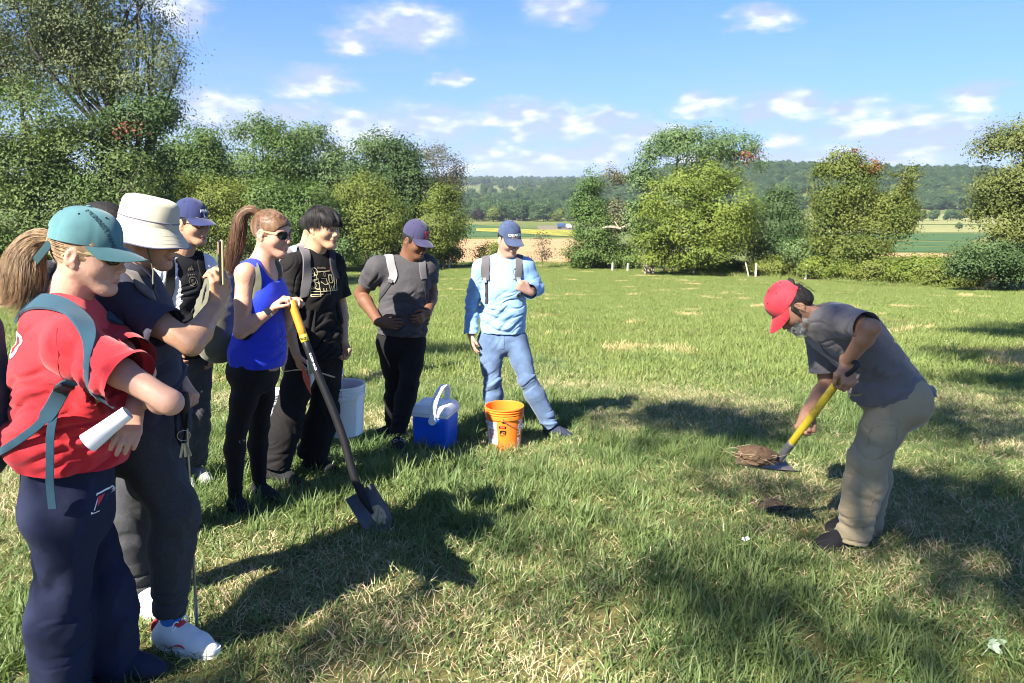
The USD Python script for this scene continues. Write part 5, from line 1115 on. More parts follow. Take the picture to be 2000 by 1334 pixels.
def man_light_blue():
    Y = 6.2; root = thing('person', 'man in light blue long-sleeved shirt, jeans and navy cap holding his backpack strap', 'person')
    p = lambda u, v, d=0: at(u, v, Y + d)
    J = dict(neck=p(985, 503, .02), sh=pair(p(1026, 521, -.02), p(941, 524, .0)), el=pair(p(1049, 563, -.04), p(922, 585, .02)), wr=pair(p(1034, 570, -.22), p(920, 655, -.06)),
             hp=pair(p(1006, 664, 0), p(957, 664, 0)), kn=pair(p(1030, 742, -.10), p(962, 745, -.06)), an=pair(p(1077, 834, -.05), p(966, 832, .02)))
    B = Body(J, 1.0, 1.04, 1.0, arm=1.12, leg=1.0, waist=1.10)
    H = Frame(p(994, 468, -.03), (.50, -.80, -.38), (.16, -.30, .94), 1.02); root_skin[0] = 'skin_fair'
    lh = hand_prims(J['wr']['L'], p(1014, 560, -.23) - J['wr']['L'] + UP * .01, (-.25, .9, .1), (.1, -.2, 1), 1.25, 1.0, .02, .8)
    rh = hand_prims(J['wr']['R'], p(927, 697, -.10) - J['wr']['R'], (.9, .3, 0), (.2, -1, 0), .35, 1.0)
    body = build(head_prims(H, J['neck'], .060, jaw=1.1) + B.torso(-.012) + B.arm('L') + B.arm('R') + lh + rh, .0052)
    obj('body', body, 'skin_fair', root, True)
    face_bits(H, root, 'hair_darkbrown')
    hair = build([Ell(H(0, -.014, .026), np.array([.0835, .099, .083]) * H.s, H.R), Half(H(0, .030, 0), H.f + H.u * -.1), Half(H(0, 0, -.045), -H.u)], .005); obj('hair', hair, 'hair_darkbrown', root, True)
    c, dome = cap(H, 'denim_cap', root, z0=.046, height=.105, droop=.026, brim=.078)
    capt = (H(dome(*np.meshgrid(np.linspace(0, 2 * math.pi, 72, endpoint=False), np.linspace(0, math.pi / 2, 18), indexing='ij')).reshape(-1, 3)), grid_faces(72, 18, wrap=True))
    for tx, hh, zz, m in (('QUAKERS', .020, .086, 'white_thread'), ('PENN ALUMNI', .0085, .063, 'pink_thread')):
        obj('embroidery', stick(text_flat(tx, hh, edge=.005), capt, H(-.004, .16, zz) - H.f * .05, -H.r, H.f + H.u * .35, .002), m, c)
    # shirt
    o = .016
    sp = B.torso(o, hem=.10, loose=.010, k=.05) + B.arm('L', .017, 1.96) + B.arm('R', .017, 1.97) + [Cone(J['neck'] - UP * .02 + H.f * .0, J['neck'] + UP * .10, .062, .066, .008, sub=True)]
    w = lambda t, a=0, b=-.12: J['hp']['L'] * (1 - t) * .5 + J['hp']['R'] * (1 - t) * .5 + J['neck'] * t + B.rs * a + np.array([0, b, 0])
    shirt = build(sp, .0066, [(w(.30, -.05), .16, .019, UP * .9 + B.rs * .5, 30.), (w(.32, .10), .15, .017, UP - B.rs * .4, 30.), (w(.05), .16, .008, UP, 24.), (w(.62, .0), .13, .008, UP + B.rs * .3, 20.), (J['el']['L'], .10, .017, J['wr']['L'] - J['el']['L'] + UP * .5, 34.), (J['el']['R'], .16, .015, UP + B.rs * .3, 34.), (J['wr']['R'] + UP * .06, .08, .008, UP, 40.), (J['sh']['L'] - UP * .05, .09, .009, B.rs, 26.), (J['sh']['R'] - UP * .05, .09, .009, B.rs + UP, 26.)], seed=1)
    st = obj('shirt', shirt, 'lightblue_jersey', root, True)
    a = np.linspace(0, 2 * math.pi, 40); ne = J['neck'] + UP * -.012
    col = np.array([ne + .068 * (np.cos(x) * B.rs + np.sin(x) * B.fwd) + UP * (-.032 * max(math.sin(x), 0) + .016 * max(-math.sin(x), 0)) for x in a]); P_, N_ = drape(col[:-1], shirt, 40, .002, 1); obj('collar', tube(np.vstack([P_, P_[:1]]), .0045, 6, False), 'lightblue_jersey', st, True)
    # chest badge
    o_ = spot(shirt, 1012, 531, Y); art = [ring_art(.036, .0395), ring_art(.022, .0245)]
    for k in range(4): v, f = rect_art(.013, .013); aa = k * math.pi / 2 + .785; v = v + [.030 * math.cos(aa), .030 * math.sin(aa), 0]; art.append((v, f))
    art.append(ring_art(.006, .012, 24, 0, math.pi)); art.append(rect_art(.022, .004, 0, -.004))
    obj('chest_badge', stick(join(art), shirt, o_, -B.rs, B.fwd, .002), 'navy_print', st)
    obj('badge_lettering', stick(text_flat('MAKE IT LAST', .008, edge=.006), shirt, o_ - UP * .056, -B.rs, B.fwd, .002), 'navy_print', st)
    # jeans
    jp = B.pelvis(.012, .004, .12) + B.leg('L', .010, 1.97, loose=(.008, .010, .024), cuff=1) + B.leg('R', .010, 1.97, loose=(.008, .010, .024), cuff=1)
    L, R = J['kn']['L'], J['kn']['R']
    jeans = build(jp, .0066, [(L, .12, .017, J['an']['L'] - L + B.rh * .04, 26.), (R, .14, .019, UP + B.rh * .4, 26.), (J['an']['L'] + UP * .05, .11, .020, UP, 38.), (J['an']['R'] + UP * .05, .11, .020, UP, 38.), (B.hip - UP * .03 + B.fh * .1, .11, .009, UP + B.rh, 26.), (J['hp']['L'] - UP * .12, .1, .006, UP + B.rh * .7, 24.)], seed=2)
    jn = obj('jeans', jeans, 'blue_denim', root, True)
    for q in 'LR':
        s = 1 if q == 'L' else -1; P_, N_ = drape([J['hp'][q] - B.rh * s * .09, J['kn'][q] - B.rh * s * .075, J['an'][q] - B.rh * s * .06], jeans, 24, .001); obj('seam', ribbon(P_, N_, .005, .003), 'navy_print', jn, True)
    P_, N_ = drape([B.hip + B.fh * .14 + UP * .07, B.hip + B.fh * .15 + UP * .0, B.hip + B.fh * .13 - UP * .06], jeans, 12, .001); obj('fly', ribbon(P_, N_, .03, .004), 'blue_denim', jn, True)
    shoe(root, J['an']['L'], p(1105, 860, -.10), 'shoe_navy', sz=.92); shoe(root, J['an']['R'], p(958, 850, -.25), 'shoe_navy')
    # pack
    bk = backpack('backpack', 'grey-strapped backpack worn by the man in light blue', (J['neck'] + B.hip) / 2 - B.fwd * .13 + UP * .05, -B.fwd, B.rs, UP, (.29, .17, .44), ('dark_web', 'grey_web'))
    for q, pts, low in (('R', [(951, 503, .10), (950, 512, -.02), (946, 530, -.12), (943, 548, -.13)], [(943, 548, -.13), (944, 566, -.14), (945, 592, -.12)]),
                        ('L', [(1012, 500, .10), (1014, 508, -.02), (1014, 528, -.14), (1016, 546, -.16)], [(1016, 546, -.16), (1017, 566, -.16), (1014, 584, -.14)])):
        s1 = obj('shoulder_strap', strap([p(*x) for x in pts], shirt, .072 if q == 'R' else .058, .012, .008), 'grey_web', bk, 40)
        obj('webbing', strap([p(*x) for x in low], shirt, .026, .004, .006), 'dark_web', s1, 40); b = p(*low[0]); P_, N_ = drape([b + UP * .02, b, b - UP * .02], shirt, 5, .018)
        obj('buckle', ribbon(P_, N_, .036, .008), 'light_grey_web', s1)
man_light_blue()
def figure(label, Y, J, H, mat, opts=None, hands=(), neck_r=.056, fem=False, jaw=1.0, brow='hair_black', lip='skin_lip', cell=.0052, extra=(), torso_o=-.012, eyes=True, head_extra=()):
    root = thing('person', label, 'person'); B = Body(J, **(opts or {})); root_skin[0] = mat
    if 'spine' in J: B.spine = J['spine']
    hp_ = [q for h in hands for q in h]
    body = build(head_prims(H, J['neck'], neck_r, fem, jaw=jaw) + list(head_extra) + B.torso(torso_o) + B.arm('L') + B.arm('R') + hp_ + list(extra), cell)
    obj('body', body, mat, root, True)
    if eyes: face_bits(H, root, brow, lip)
    return root, B, body
def short_hair(H, root, mat, thick=.006, low=-.045, front=.030, tilt=-.1, name='hair', top=False):
    P = [Ell(H(0, -.014, .028 if not top else .034), np.array([.0775 + thick, .098 + thick, .086 + thick]) * H.s, H.R), Ell(H(0, .03, .022), np.array([.0685 + thick, .069 + thick, .079 + thick]) * H.s, H.R, .03), Half(H(0, front, 0), H.f + H.u * tilt), Half(H(0, 0, low), -H.u + H.f * .15)]
    m = build(P, .0048, [(H(0, -.06, .03), .14, .004, H.r, 60.)]); obj(name, m, mat, root, True); return m
def collar(st, shirt, J, B, mat, r=.066, drop=.03, rise=.018, w=.0045, n=40):
    a = np.linspace(0, 2 * math.pi, n, endpoint=False); ne = J['neck'] + B.up * -.010
    c = np.array([ne + r * (np.cos(x) * B.rs + np.sin(x) * B.fwd) + B.up * (-drop * max(math.sin(x), 0) + rise * max(-math.sin(x), 0)) for x in a])
    P_, N_ = drape(np.vstack([c, c[:1]]), shirt, n, .0015, 1); P_[-1] = P_[0]; obj('collar', tube(P_, w, 6, False), mat, st, True)
def neck_hole(J, H, r=.062, B=None, f=.0): return Cone(J['neck'] - UP * .02 + (B.fwd * f if B is not None else 0), J['neck'] + UP * .10 + (B.fwd * f if B is not None else 0), r, r * 1.06, .008, sub=True)
def mid(J, B, t, a=0., f=.12): return B.hip * (1 - t) + J['neck'] * t + B.rs * a + B.fwd * f
def std_folds(J, B, amp=1.0, arms=True):
    amp = amp * 1.35
    L = [(mid(J, B, .22, .05), .16, .015 * amp, B.up * .9 + B.rs * .5, 30.), (mid(J, B, .25, -.09), .15, .014 * amp, B.up - B.rs * .4, 30.), (mid(J, B, .6), .14, .007 * amp, B.up + B.rs * .3, 20.), (mid(J, B, .3, 0, -.12), .18, .012 * amp, B.up + B.rs * .2, 24.)]
    for q in 'LR': L.append((J['sh'][q] - B.up * .06, .10, .010 * amp, B.rs + B.up * .4, 28.)); L.append((J['sh'][q] * .5 + J['el'][q] * .5, .10, .009 * amp, J['el'][q] - J['sh'][q] + B.fwd * .1, 28.))
    return L
def leg_folds(J, B, amp=1.0):
    L = [(B.hip - UP * .04 + B.fh * .1, .12, .010 * amp, UP + B.rh, 26.)]
    for q in 'LR': L += [(J['kn'][q], .13, .012 * amp, J['an'][q] - J['kn'][q] + B.rh * .5, 34.), (J['an'][q] + UP * .06, .12, .018 * amp, UP + B.rh * .4, 40.), (J['hp'][q] * .5 + J['kn'][q] * .5, .16, .006 * amp, B.rh + UP * .3, 16.)]
    return L

def man_charcoal():
    Y = 5.75; p = lambda u, v, d=0: at(u, v, Y + d)
    J = dict(neck=p(796, 509, .02), sh=pair(p(832, 520, .07), p(738, 523, -.07)), el=pair(p(843, 572, .14), p(704, 574, .06)), wr=pair(p(833, 614, -.08), p(740, 629, -.21)),
             hp=pair(p(806, 668, .03), p(762, 668, -.03)), kn=pair(p(799, 750, -.14), p(772, 752, .08)), an=pair(p(776, 846, -.20), p(767, 834, .35)))
    H = Frame(p(811, 470, -.01), (.76, -.55, -.36), (.22, -.15, .95), 1.02)
    lh = hand_prims(J['wr']['L'], p(818, 624, -.19) - J['wr']['L'], (-.9, .2, -.1), (-.2, -.3, .9), .5, 1.0, thumb=.3); rh = hand_prims(J['wr']['R'], p(784, 634, -.235) - J['wr']['R'], (.15, .95, -.1), (.1, 0, 1), .25, 1.05, spread=.1, thumb=.3)
    root, B, body = figure('man in charcoal t-shirt and black trousers with hands on his hips', Y, J, H, 'skin_brown', dict(size=1.0, width=1.06, depth=1.1, arm=1.36, waist=1.12), (lh, rh), .064, jaw=1.15, lip='skin_lip_dark')
    short_hair(H, root, 'hair_black', .003, -.035, .035)
    c, dome = cap(H, 'plum_navy', root, z0=.044, height=.112, droop=.024, brim=.076)
    capt = (H(dome(*np.meshgrid(np.linspace(0, 2 * math.pi, 72, endpoint=False), np.linspace(0, math.pi / 2, 18), indexing='ij')).reshape(-1, 3)), grid_faces(72, 18, wrap=True))
    key = poly_art([(-.024, .026), (.024, .026), (.020, .012), (.015, -.026), (-.015, -.026), (-.020, .012)]); obj('patch', stick(key, capt, H(-.006, .16, .090) - H.f * .05, -H.r, H.f + H.u * .35, .0015), 'red_thread', c)
    obj('patch_print', stick(join([rect_art(.026, .003, 0, .012), rect_art(.020, .008, 0, .0), rect_art(.016, .003, 0, -.012)]), capt, H(-.006, .16, .090) - H.f * .05, -H.r, H.f + H.u * .35, .0035), 'plum_navy', c)
    sp = B.torso(.015, hem=.10, loose=.012, k=.05) + B.arm('L', .014, .60, flare=.004) + B.arm('R', .014, .60, flare=.004) + [neck_hole(J, H, .066)]
    shirt = build(sp, .0066, std_folds(J, B, 1.1), seed=11); st = obj('shirt', shirt, 'charcoal_heather', root, True); collar(st, shirt, J, B, 'charcoal_heather', .068)
    tr = build(B.pelvis(.014, .006, .12) + B.leg('L', .012, 1.97, loose=(.006, .008, .016), cuff=1) + B.leg('R', .012, 1.97, loose=(.006, .008, .016), cuff=1), .007, leg_folds(J, B, .8), seed=12); obj('trousers', tr, 'black_knit', root, True)
    shoe(root, J['an']['L'], p(798, 888, -.45), 'shoe_black', 'white_plastic', .98, laces='shoe_grey'); shoe(root, J['an']['R'], p(745, 845, .30), 'shoe_black', 'black_rubber', .98)
    w = obj('wristband', tube([J['wr']['R'] + (J['el']['R'] - J['wr']['R']) * x for x in (.02, .08)], .033, 14), 'royal_blue', root, True); obj('watch', tube([J['wr']['L'] + (J['el']['L'] - J['wr']['L']) * x for x in (.03, .11)], .034, 14), 'black_plastic', root, True)
    bk = backpack('backpack', 'black backpack with pale grey strap worn by the man in charcoal', mid(J, B, .52, -.02, -.13), -B.fwd, B.rs, B.up, (.31, .20, .46), ('dark_web', 'light_grey_web'))
    s1 = obj('shoulder_strap', strap([p(748, 503, .12), p(757, 500, .0), p(766, 511, -.15), p(769, 530, -.2), p(762, 548, -.18)], shirt, .062, .012, .008), 'light_grey_web', bk, 40); obj('webbing', strap([p(762, 548, -.18), p(754, 562, -.15), p(748, 585, -.05), p(744, 600, .05)], shirt, .026, .004, .006), 'dark_web', s1, 40)
    P_, N_ = drape([p(762, 545, -.18), p(759, 552, -.18)], shirt, 5, .016); obj('buckle', ribbon(P_, N_, .038, .008), 'grey_web', s1)
    s2 = obj('shoulder_strap', strap([p(818, 505, .14), p(822, 508, .02), p(826, 520, -.05), p(828, 545, -.06)], shirt, .055, .012, .008), 'grey_web', bk, 40); obj('webbing', strap([p(828, 545, -.06), p(828, 570, -.05), p(826, 600, .02)], shirt, .024, .004, .006), 'dark_web', s2, 40)
man_charcoal()

def woman_tank():
    Y = 4.25; p = lambda u, v, d=0: at(u, v, Y + d); rng = np.random.default_rng(41)
    J = dict(neck=p(509, 512, .0), sh=pair(p(531, 527, .14), p(480, 535, -.13)), el=pair(p(556, 634, .12), p(470, 648, -.18)), wr=pair(p(566, 596, -.02), p(534, 602, -.10)),
             hp=pair(p(512, 722, .075), p(490, 724, -.075)), kn=pair(p(507, 832, .10), p(463, 838, -.12)), an=pair(p(507, 952, .16), p(460, 966, -.10)))
    H = Frame(p(530, 456, .0), (.93, -.32, -.16), (.12, -.02, 1), 1.03)
    top = p(572, 590, -.09)
    rh = hand_prims(J['wr']['R'], p(566, 578, -.12) - J['wr']['R'] + UP * .02, (.35, .2, -.9), (.5, -.6, .3), 1.0, .95, .01, .6); lh = hand_prims(J['wr']['L'], p(580, 590, -.09) - J['wr']['L'] + UP * .03, (.3, -.5, -.8), (.2, .5, .6), 1.0, .92, .01, .6)
    root, B, body = figure('woman with long brown ponytail in royal blue tank top and black leggings', Y, J, H, 'skin_rosy', dict(size=.97, width=.98, depth=1.12, fem=True, arm=1.10, leg=.93, bust=.95), (lh, rh), .050, True, .9, 'hair_brown', cell=.0046, torso_o=-.003)
    # hair drawn back into a ponytail
    hb = [Ell(H(0, -.014, .032), np.array([.083, .104, .091]) * H.s, H.R), Ell(H(0, .031, .023), np.array([.0735, .0735, .0835]) * H.s, H.R, .03), Half(H(0, .050, .0), H.f * 1.0 - H.u * .75), Half(H(0, 0, -.038), -H.u + H.f * .35)]
    m = build(hb, .0048, [(H(0, -.03, .05), .2, .005, H.u + H.r * .6, 70.)]); obj('hair', m, 'hair_brown', root, True)
    path = [p(507, 423, .02), p(496, 411, .02), p(479, 415, .02), p(467, 445, .02), p(460, 482, .02), p(450, 515, .02), p(442, 545, .02)]
    tail = obj('ponytail', tube(bez(path, 26), np.interp(np.linspace(0, 1, 26), [0, .12, .3, .55, .8, 1], [.016, .026, .036, .040, .030, .006]), 14), 'hair_brown', root, True)
    hair_curves(tail, 'strands', strands_tube(path, [.018, .030, .040, .046, .038, .022], 900, rng, .012, 1.6), 'hair_brown', .0020)
    hair_curves(root, 'hair_strands', scalp_strands(H, rng, 1000, [0, -.105, .075], front=.090, zmin=-.03), 'hair_brown', .0018)
    obj('hair_tie', tube([p(505, 420, .02), p(498, 411, .02)], .021, 12), 'black_cotton', root, True)
    sunglasses(H, root, 'black_plastic', 'gold_matte', z=.008, wide=.033, tall=.021)
    # tank top
    o = .0065; N_ = J['neck']
    tk = [q for q in B.torso(o, hem=.07, loose=.020, k=.05)] + [Ell(N_ + B.fwd * .075 - B.up * .015, np.array([.072, .085, .085]), np.stack([B.rs, B.fwd, B.up]), .012, True), Cone(N_ - B.up * .02, N_ + B.up * .12, .066, .075, .01, sub=True)]
    for q, sg in (('L', -1), ('R', 1)): tk.append(Ell(J['sh'][q] + B.rs * sg * .022 - B.up * .005, np.array([.052, .082, .088]), np.stack([B.rs, B.fwd, B.up]), .010, True)); tk.append(Half(J['sh'][q] + B.rs * sg * .030, B.rs * sg))
    top_ = build(tk, .0058, [(mid(J, B, .25, .05), .14, .010, B.up + B.rs * .4, 30.), (mid(J, B, .3, -.06), .12, .009, B.up - B.rs * .3, 30.), (mid(J, B, .5, .1, .05), .08, .007, B.up - B.rs, 28.)], seed=21, base=.001); obj('tank_top', top_, 'royal_blue', root, True)
    lg = build(B.pelvis(.007, .0, .27, butt=.02) + B.leg('L', .004, 2.0, loose=(.004, .003, .002)) + B.leg('R', .004, 2.0, loose=(.004, .003, .002)), .0062, [(J['kn'][q], .09, .005, UP, 34.) for q in 'LR'] + [(J['an'][q] + UP * .05, .08, .006, UP, 40.) for q in 'LR'], seed=22, base=.0005)
    L = obj('leggings', lg, 'black_spandex', root, True); obj('logo', stick(join([ring_art(.008, .0105, 20, -1.1, 1.1), (ring_art(.008, .0105, 20, 2.04, 4.24)[0], ring_art(.008, .0105, 20)[1])]), lg, spot(lg, 472, 862, Y), np.array([1, 0, 0.]), np.array([0, -1, 0.]), .002), 'light_grey_web', L)
    shoe(root, J['an']['R'], p(492, 992, -.22), 'shoe_black', 'black_rubber', .93); shoe(root, J['an']['L'], p(548, 970, .05), 'shoe_black', 'black_rubber', .93)
    d = nrm(J['el']['R'] - J['wr']['R']); wc = J['wr']['R'] + d * .035
    wt = obj('watch', tube([wc - d * .010, wc + d * .010], .0305, 18), 'white_plastic', root, True); n = nrm(np.array([.15, -.95, .35])); n = nrm(n - d * (n @ d)); s_ = np.cross(d, n)
    V = rbox(.034, .040, .010, (0, 0, 0), .004).to_mesh(); v = np.array(V.vert_properties[:, :3]); obj('watch_face', (wc + n * .033 + v[:, :1] * d + v[:, 1:2] * s_ + v[:, 2:3] * n, np.array(V.tri_verts)), 'lens_dark', wt, 35)
    bk = backpack('backpack', 'grey-green canvas backpack on the back of the woman in the blue tank top', mid(J, B, .50, -.02, -.10) + np.array([-.03, 0, 0]), -B.fwd + np.array([-.1, .0, 0]), B.rs, B.up, (.30, .24, .46), ('olive_canvas', 'dark_web'))
    for q, pts in (('R', [(476, 517, .03), (488, 512, -.06), (500, 526, -.13), (503, 548, -.15), (501, 572, -.13), (492, 600, -.06)]), ('L', [(528, 510, .22), (538, 508, .10), (543, 525, .04), (545, 550, .03)])):
        obj('shoulder_strap', strap([p(*x) for x in pts], top_ if q == 'L' else (join([top_, body])), .045, .008, .006), 'olive_canvas', bk, 40)

woman_tank()

def man_black_tee():
    Y = 4.95; p = lambda u, v, d=0: at(u, v, Y + d); rng = np.random.default_rng(43)
    J = dict(neck=p(611, 494, .02), sh=pair(p(650, 516, .13), p(572, 519, -.14)), el=pair(p(668, 602, .16), p(561, 632, -.18)), wr=pair(p(672, 668, .06), p(578, 690, -.20)),
             hp=pair(p(637, 706, .07), p(592, 710, -.06)), kn=pair(p(634, 800, .03), p(563, 812, -.16)), an=pair(p(610, 893, .05), p(536, 912, -.20)))
    H = Frame(p(631, 446, -.01), (.84, -.50, -.10), (.10, -.02, 1), 1.03)
    rh = hand_prims(J['wr']['R'], p(588, 720, -.22) - J['wr']['R'], (.7, .6, 0), (.6, -.7, 0), .6, 1.0); lh = hand_prims(J['wr']['L'], p(672, 702, .06) - J['wr']['L'], (-.3, -.9, 0), (.9, -.3, 0), 1.15, 1.0)
    root, B, body = figure('man with thick black fringe in printed black t-shirt and wide black trousers', Y, J, H, 'skin_tan', dict(size=1.0, width=1.03, depth=1.05, waist=1.12), (lh, rh), .057)
    # fringe: full mop over a short sides
    hb = [Ell(H(0, -.008, .058), np.array([.098, .122, .078]) * H.s, H.R), Ell(H(0, .060, .050), np.array([.078, .062, .048]) * H.s, H.R, .02), Ell(H(0, -.020, .022), np.array([.0800, .100, .085]) * H.s, H.R, .02), Half(H(0, .045, -.020), H.f * 1.0 - H.u * 1.3), Half(H(0, 0, -.050), -H.u + H.f * .25)]
    m = build(hb, .0048, [(H(0, .0, .07), .22, .012, H.r + H.f * .25, 46.), (H(0, .09, .04), .10, .012, H.r, 60.)], seed=5); hr = obj('hair', m, 'hair_black', root, True)
    S = []
    for k in range(1500):
        a = rng.uniform(-2.3, 2.3); st_ = np.array([rng.normal() * .012, -.03 + rng.normal() * .012, .138]); e = np.array([math.sin(a) * (.098 + rng.uniform(-.006, .010)), math.cos(a) * (.118 + rng.uniform(-.006, .012)) + .0, .030 + rng.uniform(-.012, .012) - .02 * (abs(a) > 1.1)])
        mdl = (st_ + e) / 2 * [1.2, 1.2, 1] + [0, 0, .034]; S.append(H(bez([st_, mdl, e], 9)))
    hair_curves(hr, 'strands', S, 'hair_black', .0022)
    sp = B.torso(.018, hem=.06, loose=.020, k=.05) + B.arm('L', .022, .72, flare=.022) + B.arm('R', .022, .72, flare=.022) + [neck_hole(J, H, .066)]
    shirt = build(sp, .0066, std_folds(J, B, 1.2), seed=31); st = obj('shirt', shirt, 'black_cotton', root, True); collar(st, shirt, J, B, 'black_cotton', .069)
    # gold line print on the chest
    rr = np.random.default_rng(6); art = []
    for x, y, r in ((-.085, .06, .022), (-.06, .065, .02), (-.075, .03, .02), (.01, .045, .010), (-.085, -.02, .02), (-.06, -.025, .018)): v, f = ring_art(r * .82, r, 22); art.append((v * [1, 1.3, 1] + [x, y, 0], f))
    L = [[(-.05, .062), (.06, .066)], [(-.1, .05), (-.1, -.09), (-.045, -.09), (-.045, .02)], [(-.1, -.06), (.10, -.06)], [(-.1, -.078), (-.02, -.078)], [(-.03, -.0), (.0, -.02), (.03, -.01), (.03, -.08)], [(.04, .04), (.04, -.01), (.065, -.01), (.065, .04), (.04, .04)], [(.08, .04), (.08, -.06)], [(.05, -.03), (.05, -.06)], [(.07, -.03), (.07, -.06)], [(.09, .02), (.10, .02), (.10, -.06)], [(-.02, .02), (.02, .02), (.02, -.02)], [(-.09, -.03), (-.05, -.05)], [(-.09, .01), (-.05, .02)], [(0, -.04), (0, -.06)], [(-.02, -.04), (-.02, -.06)]]
    art += [line_art(l, .0042) for l in L]
    o_ = spot(shirt, 634, 550, Y); pr = obj('chest_print', stick(join(art), shirt, o_, -B.rs, B.fwd, .002), 'gold_print', st)
    obj('print_lettering', stick(text_flat('Brewing', .012, False), shirt, o_ + UP * .086, -B.rs, B.fwd, .002), 'gold_dull', st); obj('print_accent', stick(join([line_art([(0, 0), (.02, .02), (.035, .02)], .004), line_art([(0, 0), (.003, -.02)], .004)]), shirt, o_ + UP * .085 - B.rs * .07, -B.rs, B.fwd, .002), 'red_thread', st)
    tr = build(B.pelvis(.016, .012, .12) + B.leg('L', .014, 1.98, loose=(.014, .030, .055), cuff=1) + B.leg('R', .014, 1.98, loose=(.014, .030, .055), cuff=1), .0075, leg_folds(J, B, 1.2), seed=32); t_ = obj('trousers', tr, 'black_cotton', root, True)
    shoe(root, J['an']['R'], p(570, 940, -.25), 'shoe_black'); shoe(root, J['an']['L'], p(655, 910, .0), 'shoe_black')
    bk = backpack('backpack', 'black backpack with grey straps worn by the man with the thick fringe', mid(J, B, .5, 0, -.13), -B.fwd, B.rs, B.up, (.30, .16, .44), ('dark_web', 'grey_web'))
    s1 = obj('shoulder_strap', strap([p(585, 488, .08), p(590, 488, -.02), p(602, 508, -.15), p(605, 530, -.18), p(598, 556, -.18), p(590, 580, -.14)], shirt, .062, .012, .008), 'grey_web', bk, 40)
    obj('shoulder_strap', strap([p(640, 490, .16), p(650, 500, .04), p(656, 520, .0), p(658, 545, .0)], shirt, .055, .012, .008), 'dark_web', bk, 40)
man_black_tee()

